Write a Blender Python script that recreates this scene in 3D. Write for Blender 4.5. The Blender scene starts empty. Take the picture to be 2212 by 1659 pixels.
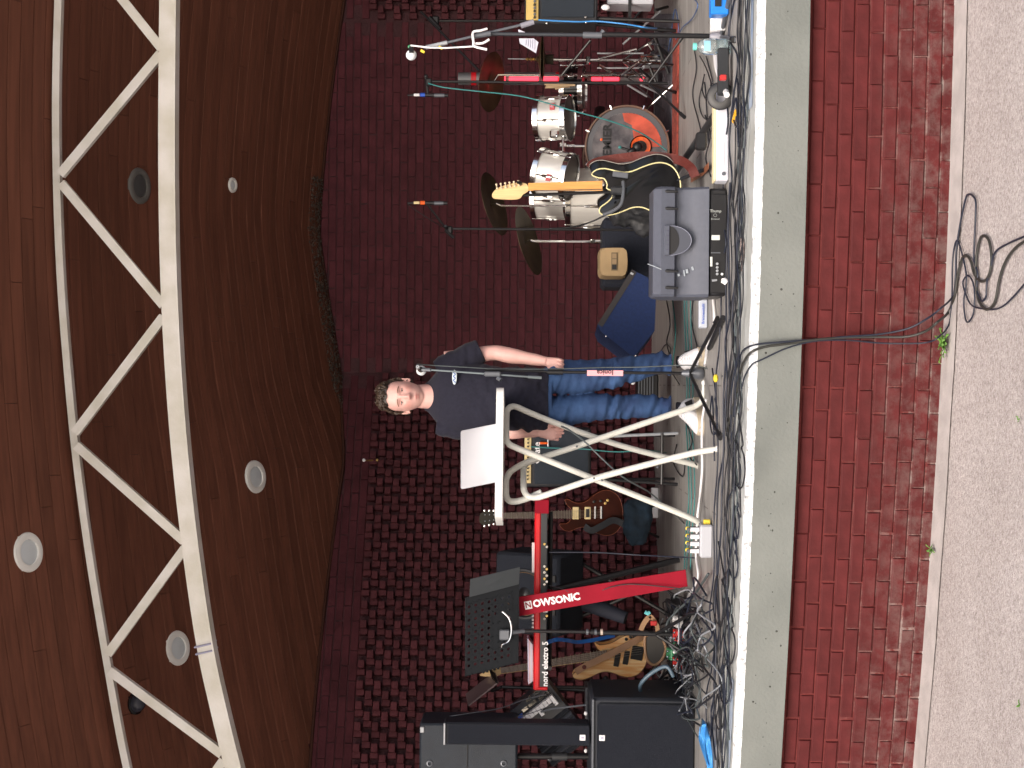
import bpy, math, random
import numpy as np
from mathutils import Vector, Matrix, noise
random.seed(7)
R = math.radians
scene = bpy.context.scene
COL = scene.collection
# ---------------------------------------------------------------- camera
F_PX = 3200.0                       # focal length for a 2212 px wide frame
PITCH, ROLL = R(0.77), 0.008
EYE = Vector((0, 0, 0.9375))        # stage floor is z = 0
fw = Vector((0, math.cos(PITCH), math.sin(PITCH)))
dn = Vector((0, math.sin(PITCH), -math.cos(PITCH)))
rt = Vector((1, 0, 0))
AX = (dn*math.cos(ROLL) + rt*math.sin(ROLL)).normalized()    # picture right = down in the world (phone held upright)
BX = (rt*math.cos(ROLL) - dn*math.sin(ROLL)).normalized()    # picture up = right in the world
cd = bpy.data.cameras.new('camera'); cam = bpy.data.objects.new('camera', cd); COL.objects.link(cam)
cd.sensor_width = 36; cd.sensor_fit = 'HORIZONTAL'; cd.lens = F_PX/2212*36; cd.clip_end = 2000; cd.clip_start = 0.05
M = Matrix((AX, BX, -fw)).transposed().to_4x4(); M.translation = EYE
cam.matrix_world = M; scene.camera = cam
def P(x, y, Y):
    """a point of the place at depth Y seen at (x, y) of the survey picture"""
    d = fw*F_PX + AX*(x-1106) + BX*(829.5-y)
    return EYE + d*(Y/d.y)
def FL(x, y, z=0.0):
    d = fw*F_PX + AX*(x-1106) + BX*(829.5-y)
    return EYE + d*((z-EYE.z)/d.z)
# ---------------------------------------------------------------- sky, sun, exposure
w = bpy.data.worlds.new('World'); scene.world = w; w.use_nodes = True
nt = w.node_tree; bg = nt.nodes['Background']
sky = nt.nodes.new('ShaderNodeTexSky'); sky.sky_type = 'NISHITA'; sky.sun_disc = False
SUN_EL, SUN_AZ = R(42), R(200)      # azimuth measured from +Y, the sun stands behind the camera
sky.sun_elevation = SUN_EL; sky.sun_rotation = SUN_AZ
sky.air_density = 1.0; sky.dust_density = 6.0; sky.ozone_density = 1.0
nt.links.new(sky.outputs[0], bg.inputs[0]); bg.inputs[1].default_value = 0.14
sl = bpy.data.lights.new('sun', 'SUN'); sl.energy = 0.8; sl.angle = R(25); sl.color = (1, .97, .94)
so = bpy.data.objects.new('sun', sl); COL.objects.link(so)
sdir = Vector((math.sin(SUN_AZ)*math.cos(SUN_EL), math.cos(SUN_AZ)*math.cos(SUN_EL), math.sin(SUN_EL)))
so.rotation_euler = sdir.to_track_quat('Z', 'Y').to_euler(); so.location = sdir*50
vs = scene.view_settings; vs.view_transform = 'Standard'; vs.look = 'None'; vs.exposure = 0.85; vs.gamma = 1; vs.use_curve_mapping = False
# ---------------------------------------------------------------- materials
MATS = {}
def mat(name, col, rough=.6, metal=0.0, var=0.0, scale=8.0, bump=0.0, bscale=60.0, emit=None, es=1.0, rnd=0.0, col2=None,
        stretch=(1, 1, 1), spec=.5, alpha=None, trans=0.0, detail=4.0, lo=.35, hi=.65, sheen=0.0, sss=0.0):
    if name in MATS: return MATS[name]
    m = bpy.data.materials.new(name); m.use_nodes = True; t = m.node_tree; b = t.nodes['Principled BSDF']
    b.inputs['Base Color'].default_value = (*col, 1); b.inputs['Roughness'].default_value = rough; b.inputs['Metallic'].default_value = metal
    b.inputs['Specular IOR Level'].default_value = spec
    if sheen: b.inputs['Sheen Weight'].default_value = sheen
    if sss:
        b.inputs['Subsurface Weight'].default_value = sss; b.inputs['Subsurface Radius'].default_value = (1, .35, .2); b.inputs['Subsurface Scale'].default_value = .01
    if trans: b.inputs['Transmission Weight'].default_value = trans
    if alpha is not None: b.inputs['Alpha'].default_value = alpha
    tc = t.nodes.new('ShaderNodeTexCoord'); mp = t.nodes.new('ShaderNodeMapping'); mp.inputs['Scale'].default_value = stretch
    t.links.new(tc.outputs['Object'], mp.inputs[0])
    src = None
    if var or col2:
        n = t.nodes.new('ShaderNodeTexNoise'); n.inputs['Scale'].default_value = scale; n.inputs['Detail'].default_value = detail
        t.links.new(mp.outputs[0], n.inputs[0])
        r = t.nodes.new('ShaderNodeValToRGB'); r.color_ramp.elements[0].position = lo; r.color_ramp.elements[1].position = hi
        c2 = col2 or tuple(min(1, c*(1+var)) for c in col); c1 = col if col2 else tuple(c*(1-var) for c in col)
        r.color_ramp.elements[0].color = (*c1, 1); r.color_ramp.elements[1].color = (*c2, 1)
        t.links.new(n.outputs[0], r.inputs[0]); src = r.outputs[0]
    if rnd:
        oi = t.nodes.new('ShaderNodeObjectInfo'); mr = t.nodes.new('ShaderNodeMapRange')
        mr.inputs['To Min'].default_value = 1-rnd; mr.inputs['To Max'].default_value = 1+rnd
        t.links.new(oi.outputs['Random'], mr.inputs[0])
        mx = t.nodes.new('ShaderNodeMix'); mx.data_type = 'RGBA'; mx.blend_type = 'MULTIPLY'; mx.inputs[0].default_value = 1
        if src: t.links.new(src, mx.inputs[6])
        else: mx.inputs[6].default_value = (*col, 1)
        t.links.new(mr.outputs[0], mx.inputs[7]); src = mx.outputs[2]
    if src: t.links.new(src, b.inputs['Base Color'])
    if bump:
        n2 = t.nodes.new('ShaderNodeTexNoise'); n2.inputs['Scale'].default_value = bscale; n2.inputs['Detail'].default_value = 3
        t.links.new(mp.outputs[0], n2.inputs[0])
        bn = t.nodes.new('ShaderNodeBump'); bn.inputs['Strength'].default_value = bump; bn.inputs['Distance'].default_value = .01
        t.links.new(n2.outputs[0], bn.inputs['Height']); t.links.new(bn.outputs[0], b.inputs['Normal'])
    if emit: b.inputs['Emission Color'].default_value = (*emit, 1); b.inputs['Emission Strength'].default_value = es
    MATS[name] = m; return m
black = mat('black_plastic', (.009, .009, .011), .45, var=.2)
blackm = mat('black_metal', (.014, .014, .016), .35, .2)
blackg = mat('black_gloss', (.006, .006, .007), .15)
dgrey = mat('dark_grey_plastic', (.022, .024, .028), .5, var=.15, bump=.1, bscale=200)
mgrey = mat('mid_grey_metal', (.13, .14, .16), .4, .4)
lgrey = mat('light_grey_metal', (.38, .4, .43), .35, .3)
chrome = mat('chrome', (.75, .75, .74), .14, 1.0, var=.1, scale=20)
white = mat('white_paint', (.78, .78, .76), .4, var=.03, scale=5)
whitep = mat('white_plastic', (.8, .8, .82), .45)
cream = mat('cream_plastic', (.72, .6, .32), .4)
red = mat('red_lacquer', (.58, .012, .02), .3, var=.06)
crims = mat('crimson_paint', (.25, .006, .019), .65, spec=.12, var=.08, bump=.05)
blue = mat('blue_plastic', (.02, .09, .5), .4)
lblue = mat('light_blue_cable', (.06, .3, .72), .4)
teal = mat('teal_cable', (.03, .2, .2), .45)
yellow = mat('yellow_tape', (.8, .6, .05), .5)
brass = mat('brass', (.6, .42, .16), .3, .9)
bronze = mat('aged_cymbal_bronze', (.085, .06, .03), .42, .6, var=.35, scale=6)
paper = mat('paper', (.62, .62, .72), .8)
pedalred = mat('red_pedal', (.5, .03, .03), .4); green = mat('green_pedal', (.05, .25, .12), .4); orange = mat('orange_plastic', (.8, .12, .01), .4)
pink = mat('pink_tape', (.85, .38, .42), .6)
ink = mat('black_ink', (.01, .01, .012), .6)
# ---------------------------------------------------------------- mesh helpers
class MB:
    def __init__(s): s.v = []; s.f = []
    def add(s, vs_, fs):
        o = len(s.v); s.v += [Vector(v) for v in vs_]; s.f += [tuple(i+o for i in f) for f in fs]; return s
    def box(s, c, size, rot=None, ch=0.0):
        c = Vector(c); hx, hy, hz = [q/2 for q in size]; m = rot or Matrix.Identity(3)
        if ch <= 0:
            vv = [Vector((x*hx, y*hy, z*hz)) for x in (-1, 1) for y in (-1, 1) for z in (-1, 1)]
            ff = [(0, 1, 3, 2), (4, 6, 7, 5), (0, 4, 5, 1), (2, 3, 7, 6), (0, 2, 6, 4), (1, 5, 7, 3)]
            return s.add([c+m@v for v in vv], ff)
        vv = []; ff = []; idx = {}
        h = (hx, hy, hz)
        for sx in (-1, 1):
            for sy in (-1, 1):
                for sz in (-1, 1):
                    sg = (sx, sy, sz)
                    for a in range(3):
                        p = [sg[k]*(h[k]-ch) for k in range(3)]; p[a] = sg[a]*h[a]
                        idx[(sg, a)] = len(vv); vv.append(Vector(p))
        for a in range(3):
            b, c_ = (a+1) % 3, (a+2) % 3
            for sa in (-1, 1):
                q = []
                for sb, sc in ((-1, -1), (1, -1), (1, 1), (-1, 1)):
                    g = [0, 0, 0]; g[a] = sa; g[b] = sb; g[c_] = sc; q.append(idx[(tuple(g), a)])
                ff.append(tuple(q) if sa > 0 else tuple(q[::-1]))
            for sb in (-1, 1):
                for sc in (-1, 1):
                    g1 = [0, 0, 0]; g1[a] = -1; g1[b] = sb; g1[c_] = sc; g2 = list(g1); g2[a] = 1
                    q = (idx[(tuple(g1), b)], idx[(tuple(g2), b)], idx[(tuple(g2), c_)], idx[(tuple(g1), c_)])
                    ff.append(q if sb*sc > 0 else q[::-1])
        for sx in (-1, 1):
            for sy in (-1, 1):
                for sz in (-1, 1):
                    g = (sx, sy, sz); q = (idx[(g, 0)], idx[(g, 1)], idx[(g, 2)])
                    ff.append(q if sx*sy*sz > 0 else q[::-1])
        return s.add([c+m@v for v in vv], ff)
    def tube(s, pts, r, n=8, cap=True, sx=1.0):
        pts = [Vector(p) for p in pts]; k = len(pts); rr = r if isinstance(r, (list, tuple)) else [r]*k
        up = None; vv = []
        for i, p in enumerate(pts):
            t = (pts[min(i+1, k-1)]-pts[max(i-1, 0)])
            t = t.normalized() if t.length > 1e-9 else Vector((0, 0, 1))
            if up is None: up = Vector((0, 0, 1)) if abs(t.z) < .9 else Vector((0, 1, 0))
            u = (up - t*up.dot(t));
            if u.length < 1e-6: u = t.orthogonal()
            u.normalize(); v_ = t.cross(u); up = u
            for j in range(n):
                a = 2*math.pi*j/n; vv.append(p + (u*math.cos(a)*sx + v_*math.sin(a))*rr[i])
        ff = [(i*n+j, i*n+(j+1) % n, (i+1)*n+(j+1) % n, (i+1)*n+j) for i in range(k-1) for j in range(n)]
        if cap: ff += [tuple(range(n))[::-1], tuple((k-1)*n+j for j in range(n))]
        return s.add(vv, ff)
    def lathe(s, prof, c, axis=(0, 0, 1), n=24):
        """prof: (radius, distance along axis)"""
        c = Vector(c); ax = Vector(axis).normalized(); u = ax.orthogonal().normalized(); v_ = ax.cross(u); vv = []
        for r_, h in prof:
            for j in range(n):
                a = 2*math.pi*j/n; vv.append(c + ax*h + (u*math.cos(a)+v_*math.sin(a))*max(r_, 1e-5))
        ff = [(i*n+j, i*n+(j+1) % n, (i+1)*n+(j+1) % n, (i+1)*n+j) for i in range(len(prof)-1) for j in range(n)]
        return s.add(vv, ff)
    def ball(s, c, r, n=14, sc=(1, 1, 1)):
        c = Vector(c); vv = []; h = n//2+1
        for i in range(h+1):
            t = math.pi*i/h
            for j in range(n):
                a = 2*math.pi*j/n
                vv.append(c+Vector((r*sc[0]*math.sin(t)*math.cos(a), r*sc[1]*math.sin(t)*math.sin(a), r*sc[2]*math.cos(t))))
        return s.add(vv, [(i*n+j, (i+1)*n+j, (i+1)*n+(j+1) % n, i*n+(j+1) % n) for i in range(h) for j in range(n)])
    def prism(s, poly, ext):
        """closed polygon of 3-D points pushed along ext"""
        n = len(poly); e = Vector(ext); a = [Vector(p) for p in poly]
        return s.add(a+[p+e for p in a], [tuple(range(n)), tuple(range(2*n-1, n-1, -1))]+[(i, i+n, (i+1) % n+n, (i+1) % n) for i in range(n)])
    def loft(s, rings, cap=True):
        n = len(rings[0]); vv = [p for r_ in rings for p in r_]; k = len(rings)
        ff = [(i*n+j, i*n+(j+1) % n, (i+1)*n+(j+1) % n, (i+1)*n+j) for i in range(k-1) for j in range(n)]
        if cap: ff += [tuple(range(n))[::-1], tuple((k-1)*n+j for j in range(n))]
        return s.add(vv, ff)
    def mesh(s, name, origin=Vector((0, 0, 0)), smooth=None):
        me = bpy.data.meshes.new(name); me.from_pydata([tuple(v-origin) for v in s.v], [], s.f); me.update()
        import bmesh
        bm = bmesh.new(); bm.from_mesh(me); bmesh.ops.recalc_face_normals(bm, faces=bm.faces); bm.to_mesh(me); bm.free()
        if smooth is not None:
            me.shade_smooth()
            if smooth < 180:
                bm = bmesh.new(); bm.from_mesh(me)
                for e in bm.edges:
                    if len(e.link_faces) == 2 and e.calc_face_angle(0) > R(smooth): e.smooth = False
                bm.to_mesh(me); bm.free()
        return me
def tag(o, label=None, cat=None, group=None, kind=None):
    if label: o['label'] = label
    if cat: o['category'] = cat
    if group: o['group'] = group
    if kind: o['kind'] = kind
    return o
def part(mb, name, m, root=None, smooth=35, origin=None):
    """one mesh object; under a root its origin is the root's origin"""
    org = root['_o'] if root is not None and '_o' in root else (origin if origin is not None else (0, 0, 0))
    org = Vector(org)
    o = bpy.data.objects.new(name, mb.mesh(name, org, smooth)); COL.objects.link(o); o.data.materials.append(m)
    if root is not None: o.parent = root
    else: o.location = org
    o['_o'] = tuple(org); return o
def thing(name, label, cat, loc, group=None):
    o = bpy.data.objects.new(name, None); COL.objects.link(o); o.location = loc; o.empty_display_size = .05
    o['_o'] = tuple(loc); return tag(o, label, cat, group)
def solo(mb, name, m, label, cat, loc=None, group=None, smooth=35):
    if loc is None:
        n = len(mb.v); loc = Vector((sum(v.x for v in mb.v)/n, sum(v.y for v in mb.v)/n, min(v.z for v in mb.v)))
    return tag(part(mb, name, m, None, smooth, loc), label, cat, group)
def struct(mb, name, m, smooth=None, kind='structure'):
    return tag(part(mb, name, m, None, smooth), kind=kind)
def smooth_pts(pts, n=6, closed=False):
    """Catmull-Rom through the points"""
    pts = [Vector(p) for p in pts]; k = len(pts); out = []
    for i in range(k if closed else k-1):
        g = (lambda q: pts[q % k]) if closed else (lambda q: pts[max(0, min(k-1, q))])
        a, b, c, d = g(i-1), g(i), g(i+1), g(i+2)
        for j in range(n):
            t = j/n; out.append(.5*((2*b)+(c-a)*t+(2*a-5*b+4*c-d)*t*t+(3*b-a-3*c+d)*t*t*t))
    if not closed: out.append(pts[-1])
    return out
def text(s, size, loc, right, up, m, root, name='lettering', extr=.0008, bold=0.0, align='CENTER', xs=1.0):
    c = bpy.data.curves.new(name, 'FONT'); c.body = s; c.size = size; c.extrude = extr; c.offset = bold; c.align_x = align; c.align_y = 'CENTER'; c.resolution_u = 2
    o = bpy.data.objects.new(name, c); COL.objects.link(o)
    dg = bpy.context.evaluated_depsgraph_get(); me = bpy.data.meshes.new_from_object(o.evaluated_get(dg))
    bpy.data.objects.remove(o); bpy.data.curves.remove(c)
    r_ = Vector(right).normalized(); u_ = Vector(up).normalized(); n_ = r_.cross(u_)
    mw = Matrix((r_*xs, u_, n_)).transposed().to_4x4(); mw.translation = Vector(loc)-(Vector(root['_o']) if root is not None else Vector())
    me.transform(mw); me.name = name; me.materials.clear(); me.materials.append(m)
    q = bpy.data.objects.new(name, me); COL.objects.link(q)
    if root is not None: q.parent = root; q['_o'] = root['_o']
    return q
def dup(o, parent=None, loc=None):
    c = o.copy(); COL.objects.link(c); c.parent = parent
    if loc is not None: c.location = loc
    for ch in [q for q in bpy.data.objects if q.parent == o and q != c]: dup(ch, c)
    return c
Z = Vector((0, 0, 1)); X = Vector((1, 0, 0)); Yv = Vector((0, 1, 0))

# ================================================================ THE PLACE
GZ = -0.845
fit = [FL(x, y) for x, y in ((1637, 0), (1630, 400), (1622.5, 686), (1608, 1097), (1583, 1659))]
FC = np.polyfit([p.x for p in fit], [p.y for p in fit], 2)
def fy(x):
    xc = max(-2.2, min(2.0, x)); s_ = 2*FC[0]*xc+FC[1]
    return FC[0]*xc*xc+FC[1]*xc+FC[2] + s_*(x-xc)
def yw(x): return 11.6 if x > .08 else 11.6-.478*(.08-x)      # plan of the back wall
ST = [(-3, .50), (-2, .49), (-.6, .477), (0, .425), (1.2, .379), (3, .427), (9, .43)]
def slope(x):
    return float(np.interp(x, [q[0] for q in ST], [q[1] for q in ST]))
def zc(x, y):
    a = 2.83-.0255*(x-1.6)**2 if x > -3 else 2.83-.0255*21.16+.2346*(x+3)
    a += EYE.z
    return a-slope(x)*(y-8.6) if y > 8.6 else a+.42*(8.6-y)
# ground
gm = mat('exposed_aggregate_paving', (.30, .235, .215), .85, bump=.6, bscale=140)
t = gm.node_tree; b = t.nodes['Principled BSDF']; tc = t.nodes.new('ShaderNodeTexCoord')
n1 = t.nodes.new('ShaderNodeTexNoise'); n1.inputs['Scale'].default_value = 75; n1.inputs['Detail'].default_value = 5; n1.inputs['Roughness'].default_value = .75
n2 = t.nodes.new('ShaderNodeTexNoise'); n2.inputs['Scale'].default_value = 2.2; n2.inputs['Detail'].default_value = 3
r1 = t.nodes.new('ShaderNodeValToRGB'); el = r1.color_ramp.elements
el[0].position = .33; el[0].color = (.24, .205, .195, 1); el[1].position = .75; el[1].color = (.74, .71, .69, 1)
e = el.new(.5); e.color = (.43, .385, .37, 1)
e = el.new(.6); e.color = (.51, .465, .45, 1)
mx = t.nodes.new('ShaderNodeMix'); mx.data_type = 'RGBA'; mx.blend_type = 'MULTIPLY'; mx.inputs[0].default_value = .35
r2 = t.nodes.new('ShaderNodeValToRGB'); r2.color_ramp.elements[0].color = (.72, .68, .66, 1); r2.color_ramp.elements[0].position = .3; r2.color_ramp.elements[1].position = .7
t.links.new(tc.outputs['Object'], n1.inputs[0]); t.links.new(tc.outputs['Object'], n2.inputs[0])
t.links.new(n1.outputs[0], r1.inputs[0]); t.links.new(n2.outputs[0], r2.inputs[0])
t.links.new(r1.outputs[0], mx.inputs[6]); t.links.new(r2.outputs[0], mx.inputs[7]); t.links.new(mx.outputs[2], b.inputs['Base Color'])
g = MB(); g.add([(-150, -200, GZ), (150, -200, GZ), (150, 60, GZ), (-150, 60, GZ)], [(0, 1, 2, 3)]); struct(g, 'ground', gm)
kerb = mat('smooth_cement_strip', (.41, .375, .36), .85, var=.12, scale=10, bump=.3, bscale=90)
g = MB(); xs = np.linspace(-5, 5, 60)
lo = [Vector((x, fy(x)-.012-.03-.09-.012*noise.noise(Vector((x*3, 0, 0))), GZ+.006)) for x in xs]; hi = [Vector((x, fy(x)+.1, GZ+.012)) for x in xs]
g.add(lo+hi, [(i, i+1, 60+i+1, 60+i) for i in range(59)]); struct(g, 'cement_strip', kerb)

# stage slab with a worn nose
slabm = mat('painted_concrete_edge', (.145, .158, .148), .8, var=.07, scale=3, bump=.25, bscale=70, col2=(.178, .192, .180))
nosem = mat('worn_concrete_nose', (.30, .31, .31), .8, var=.1, scale=55, bump=.6, bscale=60, col2=(.68, .70, .72), lo=.32, hi=.48)
root = thing('stage_edge_slab', 'grey green painted concrete slab edge with a chipped white nose along the stage front', 'slab', (0, fy(0), -.22))
xs = np.linspace(-6, 6, 400)
def strip(rows, name, m, rt_, jit=0):
    g = MB(); n = len(xs)
    for off, z in rows:
        for i, x in enumerate(xs):
            j = jit*noise.noise(Vector((x*26, off*9, z*9))); g.v.append(Vector((x, fy(x)+off+j, z+j*.6)))
    for k in range(len(rows)-1):
        g.f += [(k*n+i, k*n+i+1, (k+1)*n+i+1, (k+1)*n+i) for i in range(n-1)]
    return part(g, name, m, rt_, 60)
strip([(-.004, -.034), (-.004, -.22), (.06, -.221), (.3, -.221)], 'slab_face', slabm, root)
strip([(-.0035, -.0345), (.001, -.02), (.006, -.008), (.014, -.001), (.03, 0.0)], 'slab_nose', nosem, root, .005)
topm = mat('painted_concrete_top', (.34, .35, .33), .75, var=.1, scale=4, bump=.15, bscale=50, col2=(.45, .47, .47))
g = MB(); ys = [fy(x)+.03 for x in xs]; n = len(xs)
g.v = [Vector((x, fy(x)+.03, 0)) for x in xs]+[Vector((x, 13, -.0)) for x in xs]; g.f = [(i, i+1, n+i+1, n+i) for i in range(n-1)]
struct(g, 'stage_floor', topm)
# pits in the slab face
g = MB()
for i in range(60):
    x = random.uniform(-2, 1.9); z = random.uniform(-.2, -.05); r_ = random.choice([.002, .003, .0035, .006])
    g.ball((x, fy(x)-.004, z), r_, 6, (1, .3, random.uniform(.6, 1)))
tag(part(g, 'pit', mat('pit_dark', (.05, .05, .045), .9), root), kind='stuff')

# vinyl plank sheet
vin = mat('grey_oak_vinyl', (.2, .185, .165), .5, bump=.08, bscale=40)
t = vin.node_tree; b = t.nodes['Principled BSDF']; tc = t.nodes.new('ShaderNodeTexCoord')
mp = t.nodes.new('ShaderNodeMapping'); mp.inputs['Scale'].default_value = (1.2, 16, 1)
wn = t.nodes.new('ShaderNodeTexNoise'); wn.inputs['Scale'].default_value = 3; wn.inputs['Detail'].default_value = 6
br = t.nodes.new('ShaderNodeTexBrick'); br.inputs['Scale'].default_value = 1; br.inputs['Brick Width'].default_value = 1.3; br.inputs['Row Height'].default_value = .17
br.inputs['Mortar Size'].default_value = .004; br.inputs['Color1'].default_value = (.8, .8, .8, 1); br.inputs['Color2'].default_value = (1, 1, 1, 1); br.inputs['Mortar'].default_value = (.45, .43, .4, 1)
rr = t.nodes.new('ShaderNodeValToRGB'); rr.color_ramp.elements[0].position = .3; rr.color_ramp.elements[1].position = .7
rr.color_ramp.elements[0].color = (.195, .187, .182, 1); rr.color_ramp.elements[1].color = (.41, .40, .39, 1)
mx = t.nodes.new('ShaderNodeMix'); mx.data_type = 'RGBA'; mx.blend_type = 'MULTIPLY'; mx.inputs[0].default_value = 1
t.links.new(tc.outputs['Object'], mp.inputs[0]); t.links.new(mp.outputs[0], wn.inputs[0]); t.links.new(wn.outputs[0], rr.inputs[0])
t.links.new(tc.outputs['Object'], br.inputs[0]); t.links.new(rr.outputs[0], mx.inputs[6]); t.links.new(br.outputs[0], mx.inputs[7]); t.links.new(mx.outputs[2], b.inputs['Base Color'])
g = MB(); g.v = [Vector((x, fy(x)+.42, .004)) for x in xs]+[Vector((x, 12.6, .004)) for x in xs]; g.f = [(i, i+1, n+i+1, n+i) for i in range(n-1)]
struct(g, 'vinyl_flooring', vin)
# blue worn paint patches on the bare concrete strip
g = MB()
for (x0, x1, a, c) in ((1.2, 2.2, .10, .19), (-2.4, -1.35, .08, .2)):
    q = np.linspace(x0, x1, 20); lo = [Vector((x, fy(x)+a+.01*math.sin(x*9), .003)) for x in q]; hi = [Vector((x, fy(x)+c+.015*math.sin(x*6+1), .003)) for x in q]
    g.add(lo+hi, [(i, i+1, 21+i, 20+i) for i in range(19)])
struct(g, 'worn_blue_paint', mat('worn_blue_paint', (.22, .3, .45), .8, var=.3, scale=9, col2=(.42, .46, .5)), kind='stuff')

# bricks
paint = mat('red_painted_brick', (.084, .0135, .0142), .7, spec=.2, var=.22, scale=9, bump=.25, bscale=40, rnd=.10)
mort = mat('red_painted_mortar', (.125, .028, .027), .8, spec=.12, var=.2, scale=14, bump=.5, bscale=60)  # paler than the bricks: skylight caught along the joints is put into this colour
darkp = mat('maroon_painted_brick', (.080, .0215, .028), .75, spec=.15, var=.2, scale=7, bump=.5, bscale=45, rnd=.15)
darkm = mat('maroon_painted_mortar', (.052, .0145, .019), .8, var=.25, scale=12, bump=.6, bscale=60)
def grime(m, z0, z1, col, amt):
    """pale lime scurf low down on the wall (world height band)"""
    t = m.node_tree; b = t.nodes['Principled BSDF']; src = b.inputs['Base Color'].links[0].from_socket
    geo = t.nodes.new('ShaderNodeNewGeometry'); sp = t.nodes.new('ShaderNodeSeparateXYZ'); t.links.new(geo.outputs['Position'], sp.inputs[0])
    mr = t.nodes.new('ShaderNodeMapRange'); mr.inputs[1].default_value = z1; mr.inputs[2].default_value = z0; t.links.new(sp.outputs[2], mr.inputs[0])
    nn = t.nodes.new('ShaderNodeTexNoise'); nn.inputs['Scale'].default_value = 14; nn.inputs['Detail'].default_value = 10; nn.inputs['Roughness'].default_value = .75; t.links.new(geo.outputs['Position'], nn.inputs[0])
    rp = t.nodes.new('ShaderNodeMapRange'); rp.inputs[1].default_value = .44; rp.inputs[2].default_value = .62; t.links.new(nn.outputs[0], rp.inputs[0])
    mu = t.nodes.new('ShaderNodeMath'); mu.operation = 'MULTIPLY'; t.links.new(mr.outputs[0], mu.inputs[0]); t.links.new(rp.outputs[0], mu.inputs[1])
    m2 = t.nodes.new('ShaderNodeMath'); m2.operation = 'MULTIPLY'; m2.inputs[1].default_value = amt; t.links.new(mu.outputs[0], m2.inputs[0])
    mx = t.nodes.new('ShaderNodeMix'); mx.data_type = 'RGBA'; mx.inputs[7].default_value = (*col, 1)
    t.links.new(m2.outputs[0], mx.inputs[0]); t.links.new(src, mx.inputs[6]); t.links.new(mx.outputs[2], b.inputs['Base Color'])
grime(paint, -.82, -.5, (.19, .145, .135), .42); grime(mort, -.84, -.42, (.27, .23, .215), 1.0)
def brick_meshes(name, L, H, D, m, k=8, ch=.004, jit=.0025):
    """local: x along the wall, -y out of the wall, z up; back face left open"""
    out = []
    for _ in range(k):
        j = lambda: random.uniform(-jit, jit)
        hx, hz = L/2+j(), H/2+j()*.6; d = D+j()*1.2
        def ring(ix, y): return [Vector((sx*(hx-ix*.35)+j()*.5, y, sz*(hz-ix)+j()*.5)) for sx, sz in ((-1, -1), (1, -1), (1, 1), (-1, 1))]
        a = ring(0, 0); b_ = ring(0, -d+ch); c = ring(ch, -d)
        g = MB(); g.add(a+b_+c, [(q, (q+1) % 4, 4+(q+1) % 4, 4+q) for q in range(4)]+[(4+q, 4+(q+1) % 4, 8+(q+1) % 4, 8+q) for q in range(4)]+[(8, 9, 10, 11)])
        me = g.mesh(name); me.materials.append(m); out.append(me)
    return out
def put(me, name, loc, ang, root):
    o = bpy.data.objects.new(name, me); COL.objects.link(o); o.parent = root
    o.location = Vector(loc)-Vector(root['_o']); o.rotation_euler = (0, 0, ang); return o
def merge(lst, name, m, root):
    """the rest of the bricks as one part"""
    g = MB()
    for me, loc, ang in lst:
        r3 = Matrix.Rotation(ang, 3, 'Z'); g.add([Vector(loc)+r3@v.co for v in me.vertices], [tuple(p.vertices) for p in me.polygons])
    o = part(g, name, m, root, None); tag(o, kind='stuff'); return o
# front wall below the slab
root = thing('front_brick_wall', 'low red painted brick wall under the concrete stage edge, scurfed pale near the ground', 'brick wall', (0, fy(0)+.04, GZ))
g = MB(); n = len(xs); OFF = .045
g.v = [Vector((x, fy(x)+OFF+.004, GZ-.05)) for x in xs]+[Vector((x, fy(x)+OFF+.004, -.222)) for x in xs]; g.f = [(i, i+1, n+i+1, n+i) for i in range(n-1)]
part(g, 'mortar_bed', mort, root, None)
BM = brick_meshes('brick', .2145, .0570, .0075, paint, 12, .0065, .0022)
rest = []
for c in range(11):
    z = GZ+.02+.062*c
    if z > -.245: break
    x = -2.6+(c % 2)*.11
    while x < 2.5:
        ang = math.atan(2*FC[0]*x+FC[1]); loc = (x, fy(x)+OFF+.004, z+.004*noise.noise(Vector((x*1.3, c, 0))))
        me = random.choice(BM)
        if -1.95 < x < 1.75: put(me, 'brick', loc, ang, root)
        else: rest.append((me, loc, ang))
        x += .2165+random.uniform(-.003, .003)
merge(rest, 'brick_end_run', paint, root)
g = MB()
for a, b_ in ((-6, -2.65), (2.55, 6)):
    g.add([(a, fy(a)+OFF-.005, GZ-.05), (b_, fy(b_)+OFF-.005, GZ-.05), (b_, fy(b_)+OFF-.005, -.222), (a, fy(a)+OFF-.005, -.222)], [(0, 1, 2, 3)])
part(g, 'wall_end', paint, root, None)
# back wall, right facet: flat bricks
root = thing('flat_back_wall', 'flat maroon painted brick back wall behind the drum kit', 'brick wall', (1.5, 11.6, 0))
g = MB(); g.add([(.08, 11.6, -.02), (2.86, 11.6, -.02), (2.86, 11.6, 3.2), (.08, 11.6, 3.2)], [(0, 1, 2, 3)]); part(g, 'mortar_bed', darkm, root, None)
BM2 = brick_meshes('brick', .211, .0535, .009, darkp, 10, .003, .002)
lst = []
for c in range(44):
    z = .03+.062*c; x = .19+(c % 2)*.11
    while x < 2.8:
        if z < zc(x, 11.55)-.02: lst.append((random.choice(BM2), (x, 11.6, z+.003*noise.noise(Vector((x, c, 4)))), 0))
        x += .22+random.uniform(-.003, .003)
random.shuffle(lst); lst.sort(key=lambda q: abs(q[1][2]-1.0) + abs(q[1][0]-1.2)*.5)
for me, loc, ang in lst[:290]: put(me, 'brick', loc, ang, root)
merge(lst[290:], 'outer_bricks', darkp, root)
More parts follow.
